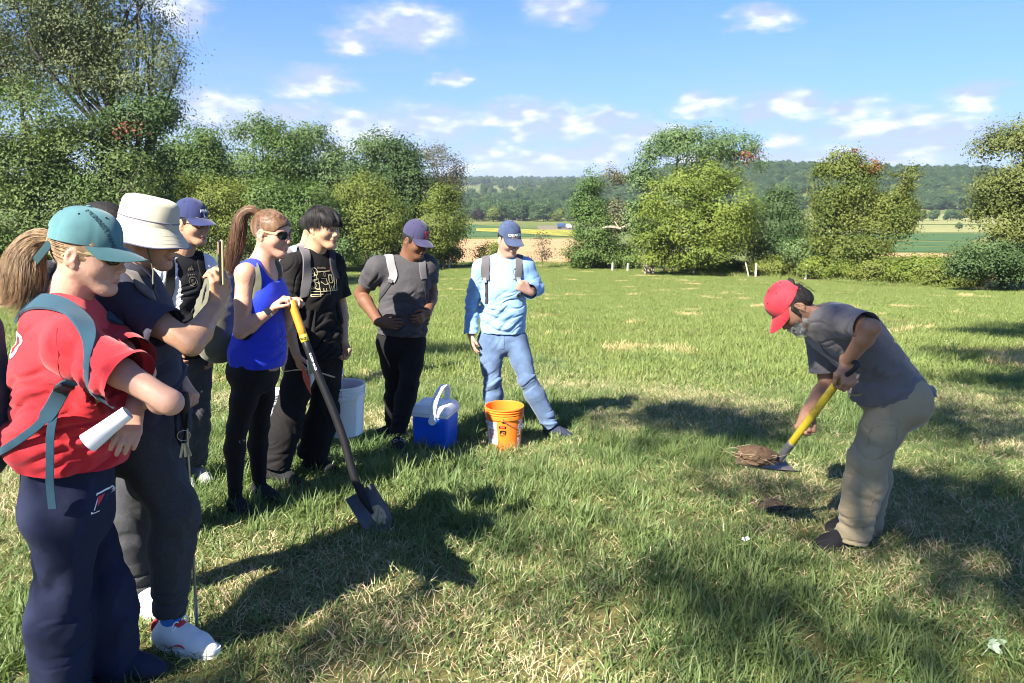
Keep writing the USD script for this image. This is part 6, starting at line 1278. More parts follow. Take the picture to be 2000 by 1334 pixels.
def man_jersey():
    Y = 4.7; p = lambda u, v, d=0: at(u, v, Y + d)
    J = dict(neck=p(350, 500, .02), sh=pair(p(398, 520, .12), p(310, 528, -.13)), el=pair(p(412, 612, .16), p(300, 620, -.12)), wr=pair(p(408, 680, .06), p(325, 690, -.25)),
             hp=pair(p(380, 700, .07), p(335, 702, -.06)), kn=pair(p(383, 805, .02), p(345, 808, -.08)), an=pair(p(378, 908, .08), p(345, 918, -.05)))
    H = Frame(p(374, 437, -.01), (.92, -.34, -.14), (.10, -.02, 1), 1.02)
    lh = hand_prims(J['wr']['L'], p(410, 722, .04) - J['wr']['L'], (-.5, -.8, 0), (.8, -.5, 0), .75, 1.0); rh = hand_prims(J['wr']['R'], p(345, 712, -.3) - J['wr']['R'], (.3, .9, 0), (.5, -.3, .6), .6)
    root, B, body = figure('man in navy cap and glasses wearing a white jersey with black front panel', Y, J, H, 'skin_warm', dict(size=1.0, width=1.05, depth=1.08, waist=1.15), (lh, rh), .060, jaw=1.12)
    short_hair(H, root, 'hair_black', .002, -.035, .030)
    c, dome = cap(H, 'navy_cap', root, z0=.044, height=.108, droop=.022, brim=.078); sunglasses(H, root, 'black_plastic', 'black_plastic', z=.004, wide=.027, tall=.018, clear=True)
    capt = (H(dome(*np.meshgrid(np.linspace(0, 2 * math.pi, 72, endpoint=False), np.linspace(0, math.pi / 2, 18), indexing='ij')).reshape(-1, 3)), grid_faces(72, 18, wrap=True))
    obj('embroidery', stick(text_flat('PENN', .016, edge=.005), capt, H(.0, .16, .100) - H.f * .05, -H.r, H.f + H.u * .45, .002), 'white_thread', c); obj('embroidery', stick(text_flat('L', .022, edge=.005), capt, H(.0, .16, .074) - H.f * .05, -H.r, H.f + H.u * .35, .002), 'white_thread', c)
    sp = B.torso(.018, hem=.04, loose=.016, k=.05) + B.arm('L', .020, .68, flare=.014) + B.arm('R', .020, .68, flare=.014) + [neck_hole(J, H, .066)]
    V, Fc = build(sp, .0066, std_folds(J, B, 1.1), seed=51); C = V[Fc].mean(1) - J['neck']; lat = C @ B.rs; fr = C @ B.fwd
    dark = (np.abs(lat) < .075 + .05 * np.clip(-(C @ B.up) / .5, 0, 1)) & (fr > -.02)
    st = obj('jersey', (V, Fc[~dark]), 'white_jersey', root, True); obj('front_panel', (V, Fc[dark]), 'black_jersey', st, True); collar(st, (V, Fc), J, B, 'red_thread', .069, w=.004)
    o_ = spot((V, Fc), 377, 550, Y); obj('crest', stick(join([ring_art(.026, .030), ring_art(.013, .016), rect_art(.014, .016, 0, 0)] + [(ring_art(.001, .0035, 12)[0] + [-.02 + .013 * k, .042, 0], ring_art(.001, .0035, 12)[1]) for k in range(4)]), (V, Fc), o_, -B.rs, B.fwd, .002), 'gold_dull', st)
    obj('chest_emblem', stick(join([poly_art([(-.020 + .014 * k, -.012), (-.010 + .014 * k, -.012), (-.006 + .010 * k - .004, .0 + .008 * k), (-.014 + .012 * k - .002, .0 + .008 * k)]) for k in range(3)]), (V, Fc), spot((V, Fc), 372, 524, Y), -B.rs, B.fwd, .002), 'gold_dull', st)
    for k in range(3):
        P_, N_ = drape([J['neck'] + B.rs * .085 + UP * .0 + B.fwd * (.0 + .022 * k), J['sh']['R'] + UP * .05 + B.fwd * (-.02 + .022 * k), J['sh']['R'] * .5 + J['el']['R'] * .5 + B.rs * .07 + B.fwd * (-.02 + .022 * k)], (V, Fc), 14, .001); obj('shoulder_stripe', ribbon(P_, N_, .009, .002), 'black_jersey', st)
    tr = build(B.pelvis(.014, .010, .12) + B.leg('L', .014, 1.98, loose=(.012, .020, .035), cuff=1) + B.leg('R', .014, 1.98, loose=(.012, .020, .035), cuff=1), .008, leg_folds(J, B, 1.0), seed=52); obj('trousers', tr, 'grey_trousers', root, True)
    shoe(root, J['an']['R'], p(375, 935, -.15), 'shoe_grey'); shoe(root, J['an']['L'], p(405, 925, .0), 'shoe_grey')
    bk = backpack('backpack', 'black backpack worn by the man in the white and black jersey', mid(J, B, .5, 0, -.13), -B.fwd, B.rs, B.up, (.30, .18, .44), ('dark_web', 'grey_web'))
    obj('shoulder_strap', strap([p(318, 497, .08), p(322, 496, -.04), p(334, 520, -.15), p(333, 555, -.17), p(326, 590, -.12)], (V, Fc), .055, .010, .008), 'black_knit', bk, 40); obj('shoulder_strap', strap([p(384, 490, .16), p(392, 500, .04), p(399, 525, .0), p(400, 560, .02)], (V, Fc), .050, .010, .008), 'black_knit', bk, 40)
man_jersey()
def bucket_hat(H, root):
    s = H.s; a = np.linspace(0, 2 * math.pi, 64, endpoint=False)
    prof = [(.150, -.012, .128), (.128, .012, .108), (.106, .036, .090), (.102, .044, .086), (.1015, .062, .0855), (.101, .064, .0855), (.099, .090, .083), (.094, .122, .078), (.084, .137, .069), (.060, .144, .050), (.030, .147, .025), (.001, .148, .001)]
    rows = []
    for k, (ry, z, rx) in enumerate(prof):
        wob = (.006 * np.sin(a * 3 + .6) + .004 * np.sin(a * 5 + 2)) * (k < 2) * (1 - k * .5); dr = -.020 * np.cos(a) ** 2 * (k == 0) - .010 * np.cos(a) ** 2 * (k == 1)
        rows.append(np.stack([rx * 1.03 * np.cos(a), (ry + .010) * np.sin(a) - .006, z + wob + dr + 0 * a], -1))
    V = np.stack(rows, 1); V = V + (.003 * (meshkit.noise(V * 26, 3) - .5))[..., None]
    brim = V[:, :4]; crown = V[:, 3:]
    c = obj('hat', (H(crown.reshape(-1, 3)), grid_faces(64, crown.shape[1], wrap=True)), 'hat_stone', root, 50)
    n = 64 * 4; under = brim - [0, 0, .003]; b = obj('brim', (H(np.vstack([brim.reshape(-1, 3), under.reshape(-1, 3)])), np.vstack([grid_faces(64, 4, wrap=True), grid_faces(64, 4, wrap=True)[:, ::-1] + n])), 'hat_stone', c, 50)
    lp = lambda R: np.vstack([R, R[:1]])
    obj('brim_binding', tube(H(lp(V[:, 0])), .0032 * s, 6, False), 'hat_trim', b, True); obj('piping', tube(H(lp(V[:, 5] * [1.006, 1.006, 1])), .0022 * s, 5, False), 'hat_trim', c, True)
    for k in range(1, 4): obj('stitch_line', tube(H(lp(V[:, 0] * (1 - k / 4.2) + V[:, 2] * (k / 4.2)) + H.u * .001), .0007 * s, 4, False), 'hat_stone', b, True)
    obj('toggle', Ell_mesh(H(-.01, -.112, .050), np.array([.006, .006, .010]) * s, H.R), 'black_plastic', c, True)
    return c
def man_hat():
    Y = 2.8; p = lambda u, v, d=0: at(u, v, Y + d)
    J = dict(neck=p(246, 524, .02), sh=pair(p(268, 566, .18), p(232, 584, -.16)), el=pair(p(318, 690, .20), p(374, 672, -.24)), wr=pair(p(353, 745, .06), p(423, 594, -.06)),
             hp=pair(p(302, 850, .09), p(270, 856, -.09)), kn=pair(p(258, 1005, .20), p(345, 1000, -.13)), an=pair(p(272, 1160, .22), p(333, 1200, -.10)))
    H = Frame(p(290, 459, .0), (.96, -.06, -.22), (.2, 0, 1), .96)
    ph = p(432, 512, -.07)
    rh = hand_prims(J['wr']['R'], (ph - J['wr']['R']) * [1, 1, 1] + np.array([.004, .0, .0]), (-.75, .45, .2), (-.4, .55, .5), .95, 1.02, .02, .5); lh = hand_prims(J['wr']['L'], p(378, 776, .0) - J['wr']['L'], (-.3, -.3, -.9), (.5, -.8, .1), 1.1, 1.0, .02, .6)
    root, B, body = figure('person in stone bucket hat and navy polo raising a phone', Y, J, H, 'skin_warm', dict(size=1.0, width=1.0, depth=1.15, arm=1.12, waist=1.1), (rh, lh), .056, cell=.0046)
    bucket_hat(H, root); short_hair(H, root, 'hair_black', .004, -.05, .02)
    cord = [H(.075, .02, .03), H(.078, .045, -.04), H(.05, .06, -.115), p(300, 560, -.13), p(312, 590, -.14)]
    obj('chin_cord', tube(bez(cord, 24), .0028, 6), 'olive_canvas', root, True); obj('cord_slider', Ell_mesh(p(301, 561, -.13), [.006, .006, .011]), 'black_plastic', root, True)
    sp = B.torso(.016, hem=.02, loose=.018, k=.05) + B.arm('L', .016, .62, flare=.012) + B.arm('R', .016, .66, flare=.012) + [neck_hole(J, H, .062)]
    shirt = build(sp, .0064, std_folds(J, B, 1.25), seed=61); st = obj('polo', shirt, 'navy_polo', root, True); collar(st, shirt, J, B, 'navy_polo', .068, w=.006)
    P_, N_ = drape([J['neck'] + B.rs * .07 + B.fwd * a + UP * b for a, b in ((-.05, .02), (.02, .03), (.075, .0), (.10, -.03))], shirt, 12, .006, 1); obj('collar_flap', ribbon(P_, N_ + UP * .3, .045, .004), 'navy_polo', st, 40)
    tr = build(B.pelvis(.016, .012, .12) + B.leg('L', .012, 1.96, loose=(.010, .018, .014), cuff=1) + B.leg('R', .012, 1.96, loose=(.010, .018, .014), cuff=1), .0068, leg_folds(J, B, .9), seed=62); t_ = obj('joggers', tr, 'dark_heather', root, True)
    for q in 'LR': obj('sock', tube([J['an'][q] + UP * .05, J['an'][q] - UP * .06], .040, 14), 'sock_blue' if q == 'R' else 'sock_grey', root, True)
    shoe(root, J['an']['R'], p(432, 1255, -.17), 'shoe_white', 'white_plastic', 1.06, laces='white_thread', accent='shoe_red'); shoe(root, J['an']['L'], p(308, 1195, .15), 'shoe_white', 'white_plastic', 1.04, laces='white_thread', accent='shoe_red')
    bk = backpack('backpack', 'dark backpack with brown-grey strap worn by the person in the bucket hat', mid(J, B, .5, 0, -.15), -B.fwd, B.rs, B.up, (.30, .18, .46), ('dark_web', 'grey_web'))
    obj('shoulder_strap', strap([p(215, 545, .02), p(232, 540, -.05), p(256, 546, -.12), p(276, 575, -.18), p(292, 610, -.19), p(296, 650, -.17)], shirt, .050, .010, .007), 'taupe_web', bk, 40)
    # phone
    r = thing('phone', 'smartphone in black case with gold edge raised by the person in the bucket hat', 'phone', ph)
    n = nrm([-.90, -.40, .05]); u = nrm(np.array([.22, .1, 1.]) - n * (np.array([.22, .1, 1.]) @ n)); x = np.cross(u, n)
    def bx(w, h, d, off): m = rbox(w, h, d, (0, 0, 0), min(.008, d * .45)).to_mesh(); v = np.array(m.vert_properties[:, :3]); return v[:, :1] * x + v[:, 1:2] * u + v[:, 2:3] * n + n * off, np.array(m.tri_verts)
    obj('case', bx(.078, .158, .008, -.003), 'gold_matte', r, 35); obj('body', bx(.075, .155, .007, .004), 'black_plastic', r, 35); obj('screen', bx(.069, .147, .002, .0085), 'lens_dark', r, 35); obj('camera_bump', bx(.03, .03, .004, -.009), 'black_plastic', r, 35)
    # walking pole
    top = p(362, 796, -.06); tip = p(382, 1206, -.0); tip[2] = float(zland(tip[0], tip[1])) - .02
    w = thing('walking_pole', 'thin steel walking pole with keys hanging from its black grip', 'walking pole', (0, 0, 0)); d = nrm(tip - top)
    obj('grip', tube([top - d * .06, top - d * .02, top + d * .03, top + d * .08], [.013, .017, .015, .013], 10), 'black_rubber', w, True); obj('shaft', tube([top + d * .08, tip], .0065, 8), 'steel', w, True); obj('wrist_loop', tube(bez([top - d * .05, top + np.array([-.03, -.03, -.05]), top + np.array([-.02, -.02, -.14]), top + d * .02 + np.array([.01, -.01, 0])], 16), .005, 6), 'black_cotton', w, True)
    k = thing('key_ring', 'steel key ring with keys hanging at the hand on the walking pole', 'keys', (0, 0, 0)); c = top + np.array([-.002, -.03, -.10]); a = np.linspace(0, 2 * math.pi, 24)
    obj('ring', tube(np.stack([c[0] + .020 * np.cos(a), c[1] + .010 * np.cos(a), c[2] + .020 * np.sin(a)], 1), .0016, 5, False), 'steel', k, True)
    for i in range(3): m = rbox(.010, .002, .055, (0, 0, -.045), .0009).rotate((0, (i - 1) * 16, i * 25)).translate(tuple(c - [0, 0, .012])); obj('key', m, 'steel', k)
cloth('sock_grey', (.10, .10, .11)); cloth('taupe_web', (0.085, 0.072, 0.066)); cloth('shirt_dark', (0.02, 0.02, 0.024)); cloth('grey_tee', (0.16, 0.15, 0.15))
man_hat()

def woman_red():
    Y = 2.42; p = lambda u, v, d=0: at(u, v, Y + d); rng = np.random.default_rng(47)
    J = dict(neck=p(124, 588, .02), sh=pair(p(192, 650, .17), p(143, 672, -.16)), el=pair(p(280, 728, -.02), p(333, 786, -.27)), wr=pair(p(262, 800, -.20), p(275, 772, -.05)),
             hp=pair(p(140, 985, .10), p(132, 990, -.10)), kn=pair(p(212, 1150, .05), p(122, 1158, -.10)), an=pair(p(222, 1312, .10), p(120, 1330, -.08)))
    H = Frame(p(170, 497, .0), (.975, .06, -.20), (.19, .02, 1), .99)
    lh = hand_prims(J['wr']['L'], p(252, 838, -.26) - J['wr']['L'], (-.5, .75, -.3), (-.7, -.6, .1), .55, .95, .03, .45); rh = hand_prims(J['wr']['R'], p(238, 758, .03) - J['wr']['R'], (.0, .9, .3), (-.2, .3, 1), .6, .95)
    root, B, body = figure('woman in teal cap and red t-shirt with rolled paper, nearest on the left', Y, J, H, 'skin_fair', dict(size=1.0, width=1.04, depth=1.20, fem=True, arm=1.0, leg=.90, waist=1.22, bust=1.10, belly=.015), (lh, rh), .056, True, 1.0, 'hair_brown', cell=.0046)
    hb = [Ell(H(0, -.014, .028), np.array([.0815, .103, .088]) * H.s, H.R), Ell(H(0, .03, .022), np.array([.0715, .0715, .081]) * H.s, H.R, .03), Half(H(0, .045, .0), H.f - H.u * .2), Half(H(0, 0, -.055), -H.u + H.f * .4)]
    obj('hair', build(hb, .0046, [(H(0, -.03, .0), .2, .005, H.u + H.f * .2, 60.)]), 'hair_blond', root, True); hair_curves(root, 'hair_strands', scalp_strands(H, rng, 420, [0, -.115, .035], front=.060, zmin=-.055), 'hair_blond', .0022)
    path = [H(0, -.100, .026), H(0, -.140, .022), H(.01, -.172, -.025), H(.02, -.180, -.09), H(.03, -.190, -.15), H(.03, -.235, -.20)]
    tl = obj('ponytail', tube(bez(path, 24), np.interp(np.linspace(0, 1, 24), [0, .2, .5, .8, 1], [.016, .030, .040, .040, .012]), 14), 'hair_blond', root, True)
    hair_curves(tl, 'strands', strands_tube(path, [.020, .038, .056, .066, .062, .05], 1300, rng, .014, 1.5, npt=26), 'hair_blond', .0015)
    obj('hair_tie', tube([H(0, -.098, .027), H(0, -.110, .026)], .022, 12), 'black_cotton', root, True)
    c, dome = cap(H, 'teal_cotton', root, z0=.040, height=.112, droop=.018, brim=.080, rx=.088, ry=.112, open_back=True, crown_puff=.006)
    # closing strap of the cap hangs behind the ear
    obj('strap', ribbon(H(np.array([[.060, -.085, .026], [.066, -.098, .0], [.056, -.120, -.030], [.045, -.136, -.052]])), np.array([H.r] * 4), .024, .004), 'teal_dark', c, 40); obj('strap', ribbon(H(np.array([[.05, -.095, .040], [.0, -.122, .030], [-.05, -.095, .040]])), np.array([-H.f] * 3), .020, .003), 'teal_cotton', c, 40)
    obj('sandwich_edge', tube(H(np.array([[.0845 * math.sin(x), .106 * math.cos(x) - .008, .043 + .016 * (.106 * math.cos(x)) + .0] for x in np.linspace(-1.25, 1.25, 30)])), .003, 5), 'hat_stone', c, True)
    capt = (H(dome(*np.meshgrid(np.linspace(0, 2 * math.pi, 72, endpoint=False), np.linspace(0, math.pi / 2, 18), indexing='ij')).reshape(-1, 3)), grid_faces(72, 18, wrap=True))
    nd = H.f * .75 + H.r * .66 + H.u * .25; obj('embroidery', stick(text_flat('PENNSYLVANIA', .0135, edge=.004), capt, H(.045, .062, .092), H.u * -.80 + H.f * .62 - H.r * .1, nd, .0022), 'teal_dark', c)
    sunglasses(H, root, 'black_plastic', 'gold_matte', z=.010, wide=.032, tall=.021)
    sp = B.torso(.020, hem=.25, loose=.016, k=.05) + B.arm('L', .024, .72, flare=.018) + B.arm('R', .024, .60, flare=.022) + [neck_hole(J, H, .066)]
    F = std_folds(J, B, 1.6) + [(p(150, 760, -.2), .13, .020, UP + B.fwd * .6, 30.), (p(100, 860, -.2), .16, .020, UP - B.fwd * .15, 28.), (p(200, 870, -.2), .13, .018, UP + B.fwd * .2, 30.), (p(60, 740, -.1), .15, .018, UP - B.fwd * .5, 24.), (p(210, 740, -.2), .10, .014, B.fwd + UP * .5, 30.)]
    shirt = build(sp, .0064, F, seed=71, base=.001); st = obj('tshirt', shirt, 'red_cotton', root, True); collar(st, shirt, J, B, 'red_cotton', .070, w=.006)
    obj('back_lettering', stick(text_flat('O', .075, edge=.006), shirt, p(24, 674, -.1), np.array([.35, -.93, .1]), np.array([-.85, -.5, 0]), .002), 'white_thread', st); obj('seam', strap([p(118, 650, -.2), p(112, 690, -.25), p(120, 740, -.22)], shirt, .004, .002, .001), 'red_cotton', st)
    tr = build(B.pelvis(.010, .006, .24, butt=.004) + B.leg('L', .014, 2.02, loose=(.010, .022, .045)) + B.leg('R', .014, 2.02, loose=(.012, .024, .045)), .0068, leg_folds(J, B, .55) + [(J['kn']['R'], .3, .010, B.rh + B.fh * .6, 11.), (J['kn']['L'], .3, .009, B.rh + B.fh * .5, 11.)], seed=72, base=.001); t_ = obj('sweatpants', tr, 'navy_sweat', root, True)
    pl = [(0, 0), (.012, 0), (.012, .006), (.009, .006), (.013, .022), (.022, .022), (.031, .027), (.034, .037), (.030, .046), (.020, .050), (.004, .050), (.004, .044), (.008, .044), (.001, .006), (-.004, .006), (-.004, 0)]
    o_ = spot(tr, 200, 978, Y); sc = lambda k, dx=0, dy=0: [(x * k + dx, y * k + dy) for x, y in pl]
    obj('emblem', stick(poly_art(sc(1.18, -.0185, -.0285)), tr, o_, B.fwd, B.rs, .001), 'white_thread', t_); obj('emblem', stick(poly_art(sc(1.0, -.015, -.025)), tr, o_, B.fwd, B.rs, .0026), 'navy_sweat', t_); obj('emblem', stick(poly_art([(-.010, .019), (.004, .019), (-.002, .002), (-.008, -.010)]), tr, o_, B.fwd, B.rs, .0038), 'red_thread', t_)
    shoe(root, J['an']['R'], p(215, 1345, -.1), 'shoe_navy'); shoe(root, J['an']['L'], p(290, 1300, .1), 'shoe_navy')
    bk = backpack('backpack', 'dark teal backpack cut by the left picture edge, worn by the woman in red', mid(J, B, .56, 0, -.17), -B.fwd, B.rs, B.up, (.32, .20, .50), ('teal_web', 'dark_web'))
    obj('shoulder_strap', strap([p(18, 612, -.02), p(60, 592, -.06), p(105, 588, -.1), p(150, 602, -.14), p(170, 630, -.2), p(182, 690, -.24), p(186, 760, -.24), p(186, 830, -.22)], shirt, [.062] * 14 + list(np.linspace(.06, .024, 6)) + [.024] * 8, .012, .008), 'teal_web', bk, 40)
    obj('shoulder_strap', strap([p(70, 590, .1), p(120, 600, .16), p(170, 618, .18), p(205, 660, .1)], shirt, .06, .012, .008), 'teal_web', bk, 40)
    shirt_all = shirt; shirt = build(B.torso(.020, loose=.018, k=.05), .012)
    w1 = obj('lower_strap', strap([p(142, 752, -.24), p(118, 775, -.24), p(90, 812, -.22), p(55, 855, -.18), p(24, 890, -.10), p(2, 912, .0)], shirt, [.045] * 8 + [.026] * 20, .006, .046), 'teal_web', bk, 40)
    q0 = p(120, 772, -.24); P_, N_ = drape([p(132, 760, -.24), p(112, 782, -.24)], shirt, 5, .056); obj('buckle', ribbon(P_, N_, .042, .010), 'black_plastic', w1); P_, N_ = drape([p(104, 790, -.24), p(92, 830, -.25), p(88, 880, -.25), p(90, 920, -.25)], shirt, 14, .046); P2 = np.vstack([P_, [P_[-1] + [-.002, -.004, -.03], P_[-1] + [-.004, -.004, -.08], P_[-1] + [-.005, -.004, -.13]]]); obj('loose_webbing', ribbon(P2, np.vstack([N_, N_[-1:], N_[-1:], N_[-1:]]), .024, .003), 'teal_web', w1, 40)
    # rolled paper
    r = thing('rolled_paper', 'rolled white handout with a map print held by the woman in red', 'paper', (0, 0, 0)); a0, a1 = p(250, 806, -.30), p(172, 866, -.34); d = nrm(a1 - a0); x = nrm(np.cross(d, UP)); y = np.cross(x, d); t = np.linspace(0, 4.6 * math.pi, 90); rr = .030 - .0022 * t / math.pi
    rows = [np.stack([*(o + (rr * k)[:, None] * (np.cos(t + ph)[:, None] * x + np.sin(t + ph)[:, None] * y)).T], 1) for o, k, ph in ((a0, .75, 0), ((a0 + a1) / 2, .9, .1), (a1, 1.1, .25))]
    obj('sheet', (np.stack(rows, 1).reshape(-1, 3), grid_faces(90, 3)), 'paper_white', r, True)
    pos = [(.30, .9, .28, 'paper_grey'), (.52, 1.25, .2, 'paper_green'), (.5, .55, .3, 'paper_grey'), (.75, .8, .14, 'paper_grey')]
    for f0, an, ln, m in pos:
        A = np.linspace(an, an + .5, 8); T = np.linspace(f0, f0 + ln, 8); base = math.pi * 1.35
        Vp = np.array([a0 + (a1 - a0) * tt + (.0305 * (.75 + .35 * tt) + .0012) * (math.cos(base + aa) * x + math.sin(base + aa) * y) for tt in T for aa in A]); obj('print', (Vp, grid_faces(8, 8)), m, r)
look('paper_white', (0.72, 0.72, 0.74), .7, .04); look('paper_grey', (0.33, 0.34, 0.37), .7, .2, 60); look('paper_green', (0.22, 0.33, 0.18), .7, .5, 70); look('paper_red', (0.55, 0.10, 0.06), .7, .1)
woman_red()

def man_digging():
    Y = 3.72; p = lambda u, v, d=0: at(u, v, Y + d)
    J = dict(neck=p(1590, 622, .0), sh=pair(p(1646, 626, -.19), p(1604, 654, .19)), el=pair(p(1702, 640, -.40), p(1614, 752, .16)), wr=pair(p(1652, 710, -.27), p(1574, 808, -.04)),
             hp=pair(p(1748, 786, -.09), p(1742, 780, .09)), kn=pair(p(1694, 900, -.12), p(1703, 892, .10)), an=pair(p(1664, 1052, -.09), p(1688, 1036, .13)), spine=np.array([.055, 0, .06]))
    H = Frame(p(1546, 599, .0), (-.50, -.10, -.86), (-.87, 0, .50), .94)
    g0, g1 = p(1643, 737, -.27), p(1537, 877, -.06); ax = nrm(g1 - g0); r_at = g0 + ax * np.linalg.norm(p(1566, 838, -.1) - g0)
    lh = hand_prims(J['wr']['L'], g0 - J['wr']['L'] + np.array([.02, -.03, 0]), (-.2, .9, -.3), (-.6, -.1, -.7), 1.2, 1.05, .01, .7); rh = hand_prims(J['wr']['R'], r_at - J['wr']['R'] + np.array([-.02, -.03, .0]), (.75, .1, -.6), (-.3, -.9, -.2), 1.2, 1.05, .01, .7)
    beard_jaw = []
    root, B, body = figure('man in red cap, grey t-shirt and khaki trousers bending to dig', Y, J, H, 'skin_weathered', dict(size=1.02, width=1.05, depth=1.05, arm=1.06, leg=1.03, waist=1.12), (lh, rh), .056, lip='skin_lip', brow='hair_darkbrown', cell=.0050)
    hb = [Ell(H(0, -.016, .022), np.array([.086, .106, .091]) * H.s, H.R), Ell(H(0, -.066, -.030), np.array([.070, .050, .052]) * H.s, H.R, .03), Half(H(0, .020, .0), H.f + H.u * .15), Half(H(0, 0, -.080), -H.u + H.f * .3)]
    for q in (-1, 1): hb.append(Cone(H(q * .074, .022, .02), H(q * .074, .026, -.035), .011, .009, .01))
    hr = obj('hair', build(hb, .0046, [(H(0, -.08, .0), .15, .006, H.r + H.u * .8, 44.), (H(.05, -.05, -.02), .10, .005, H.f + H.u, 50.)]), 'hair_darkbrown', root, True)
    rng = np.random.default_rng(12); S = []
    for k in range(200):
        th = rng.uniform(-2.0, 2.0); z = rng.uniform(-.03, .06); d = np.array([math.sin(th) * .086, -math.cos(th) * .104 - .02, z]); e = d * [1.02, 1.02, 1] + [rng.normal() * .008, -.004, -.030 + rng.normal() * .010]; S.append(H(bez([d * .96, (d + e) / 2 * 1.06, e], 7)))
    hair_curves(hr, 'strands', S[:110], 'hair_darkbrown', .0018)
    bd = [ECap(H(0, .052, -.035), H(0, .066, -.096), (.0645, .0465), (.0435, .0385), H.r, .02), Half(H(0, .06, -.030), H.u * 1.0 + H.f * .35)] 
    for q in (-1, 1): bd.insert(0, Cone(H(q * .058, .012, -.012), H(q * .050, .03, -.075), .0145, .0165, .02))
    bd.insert(0, Ell(H(0, .088, -.105), np.array([.027, .017, .020]), H.R, .02)); bd.insert(0, Cone(H(-.022, .096, -.052), H(.022, .096, -.052), .010, .010, .01))
    bd.append(Half(H(0, .075, -.046), H.u + H.f * .0)) if False else None
    m = build(bd, .0044, [(H(.0, .07, -.08), .12, .005, H.r + H.u * .3, 90.)]); br = obj('beard', m, 'beard_grey', root, True); S0 = m[0][np.random.default_rng(3).choice(len(m[0]), 420)]; hair_curves(br, 'whiskers', [bez([q, q + (H.u * -.010 + H.f * .004 + (q - H(0, .03, -.06)) * .08), q + (H.u * -.020 + H.f * .004)], 5) for q in S0], 'beard_grey', .0016)
    c, dome = cap(H, 'red_cap', root, z0=.046, height=.104, droop=.020, brim=.078, open_back=True, crown_puff=.003)
    obj('strap', ribbon(H(np.array([[.052, -.092, .036], [.03, -.107, .030], [.0, -.112, .028], [-.03, -.107, .030], [-.052, -.092, .036]])), np.array([-H.f] * 5), .018, .003), 'red_cap', c, 40)
    obj('hair_tuft', build([Ell(H(0, -.100, .072), np.array([.036, .022, .018]), H.R), Cone(H(.01, -.11, .075), H(.03, -.128, .08), .010, .004), Cone(H(-.01, -.11, .07), H(-.02, -.125, .08), .009, .004)], .004, [(H(0, -.1, .07), .06, .007, H.r, 60.)]), 'hair_darkbrown', root, True)
    hn = np.array([.16, 0, -.987])
    sp = B.torso(.018, hem=None, loose=.012, k=.05) + [ECap(B.hip - B.up * .13 - B.fh * .01, B.hip + B.up * .12, (.185, .172), (.180, .150), B.rh, .05)] + B.arm('L', .014, .86, flare=.008) + B.arm('R', .020, .72, flare=.014) + [neck_hole(J, H, .060, B, -.01), Half(p(1750, 770), hn, cap=True)]
    F = std_folds(J, B, 1.1) + [(p(1690, 740, -.2), .16, .014, B.up + B.fh * .8, 28.), (p(1620, 690, -.1), .13, .014, B.rs + B.up * .5 - B.fwd * .5, 30.), (p(1610, 640, -.1), .10, .012, B.up, 30.), (p(1770, 720, -.15), .14, .010, B.up - B.fh * .3, 26.)]
    shirt = build(sp, .0066, F, seed=81); st = obj('tshirt', shirt, 'slate_tee', root, True); collar(st, shirt, J, B, 'slate_tee', .066, w=.006, drop=.01)
    tr = build(B.pelvis(.018, .010, .20, butt=.005) + [Ell(B.hip + UP * .02, (.15, .16, .10), k=.05)] + B.leg('L', .016, 1.99, loose=(.008, .020, .030), cuff=1) + B.leg('R', .016, 1.99, loose=(.008, .020, .030), cuff=1), .0066,
               leg_folds(J, B, 1.0) + [(p(1670, 850, -.2), .12, .013, np.array([.35, 0, .9]), 26.), (p(1790, 800, -.15), .09, .012, np.array([.6, 0, .8]), 30.), (p(1680, 980, -.15), .18, .010, np.array([.5, .2, .85]), 24.), (p(1655, 1040, -.15), .12, .016, np.array([.4, .0, .9]), 34.)], seed=82); t_ = obj('trousers', tr, 'khaki', root, True)
    pc = [p(u, v, -.2) for u, v in ((1690, 822), (1752, 820), (1748, 872), (1684, 868))]
    edge = [pc[0], pc[1], pc[2], pc[3]]
    for i in range(4): P_, N_ = drape([edge[i], (edge[i] + edge[(i + 1) % 4]) / 2, edge[(i + 1) % 4]], tr, 10, .002, 1); obj('pocket_seam', ribbon(P_, N_, .006, .005), 'khaki', t_)
    P_, N_ = drape([edge[0], (edge[0] + edge[1]) / 2, edge[1]], tr, 10, .004, 1); obj('pocket_flap', ribbon(P_ - UP * .012, N_, .03, .006), 'khaki', t_, 40); P_, N_ = drape([p(1745, 790, -.22), p(1722, 900, -.22), p(1690, 1040, -.2)], tr, 22, .001); obj('seam', ribbon(P_, N_, .005, .003), 'khaki', t_)
    shoe(root, J['an']['L'], p(1605, 1075, -.12), 'shoe_black', 'black_rubber', 1.05, laces='shoe_navy'); shoe(root, J['an']['R'], p(1620, 1035, .12), 'shoe_black', 'black_rubber', 1.05)
    obj('ring', tube([g0 + np.array([-.012, -.055, -.01]), g0 + np.array([-.006, -.058, -.012])], .010, 10), 'gold_metal', root, True) if False else None
    # yellow shovel
    s = thing('digging_shovel', 'yellow-handled shovel lifting a clod of earth', 'shovel', (0, 0, 0))
    obj('handle', tube([g0 - ax * .02, g0 + ax * .06, g0 + ax * .3, g1 - ax * .02], [.017, .0195, .0195, .0185], 14), 'shovel_yellow', s, True); gx = nrm(np.cross(ax, [0, 1, 0])); obj('grip', tube(bez([g0 - ax * .01, g0 - ax * .05 + np.array([0, -.045, .0]), g0 - ax * .095 + np.array([0, -.05, 0]), g0 - ax * .10, g0 - ax * .095 + np.array([0, .05, 0]), g0 - ax * .05 + np.array([0, .045, 0]), g0 - ax * .01], 30), .012, 8), 'black_rubber', s, True)
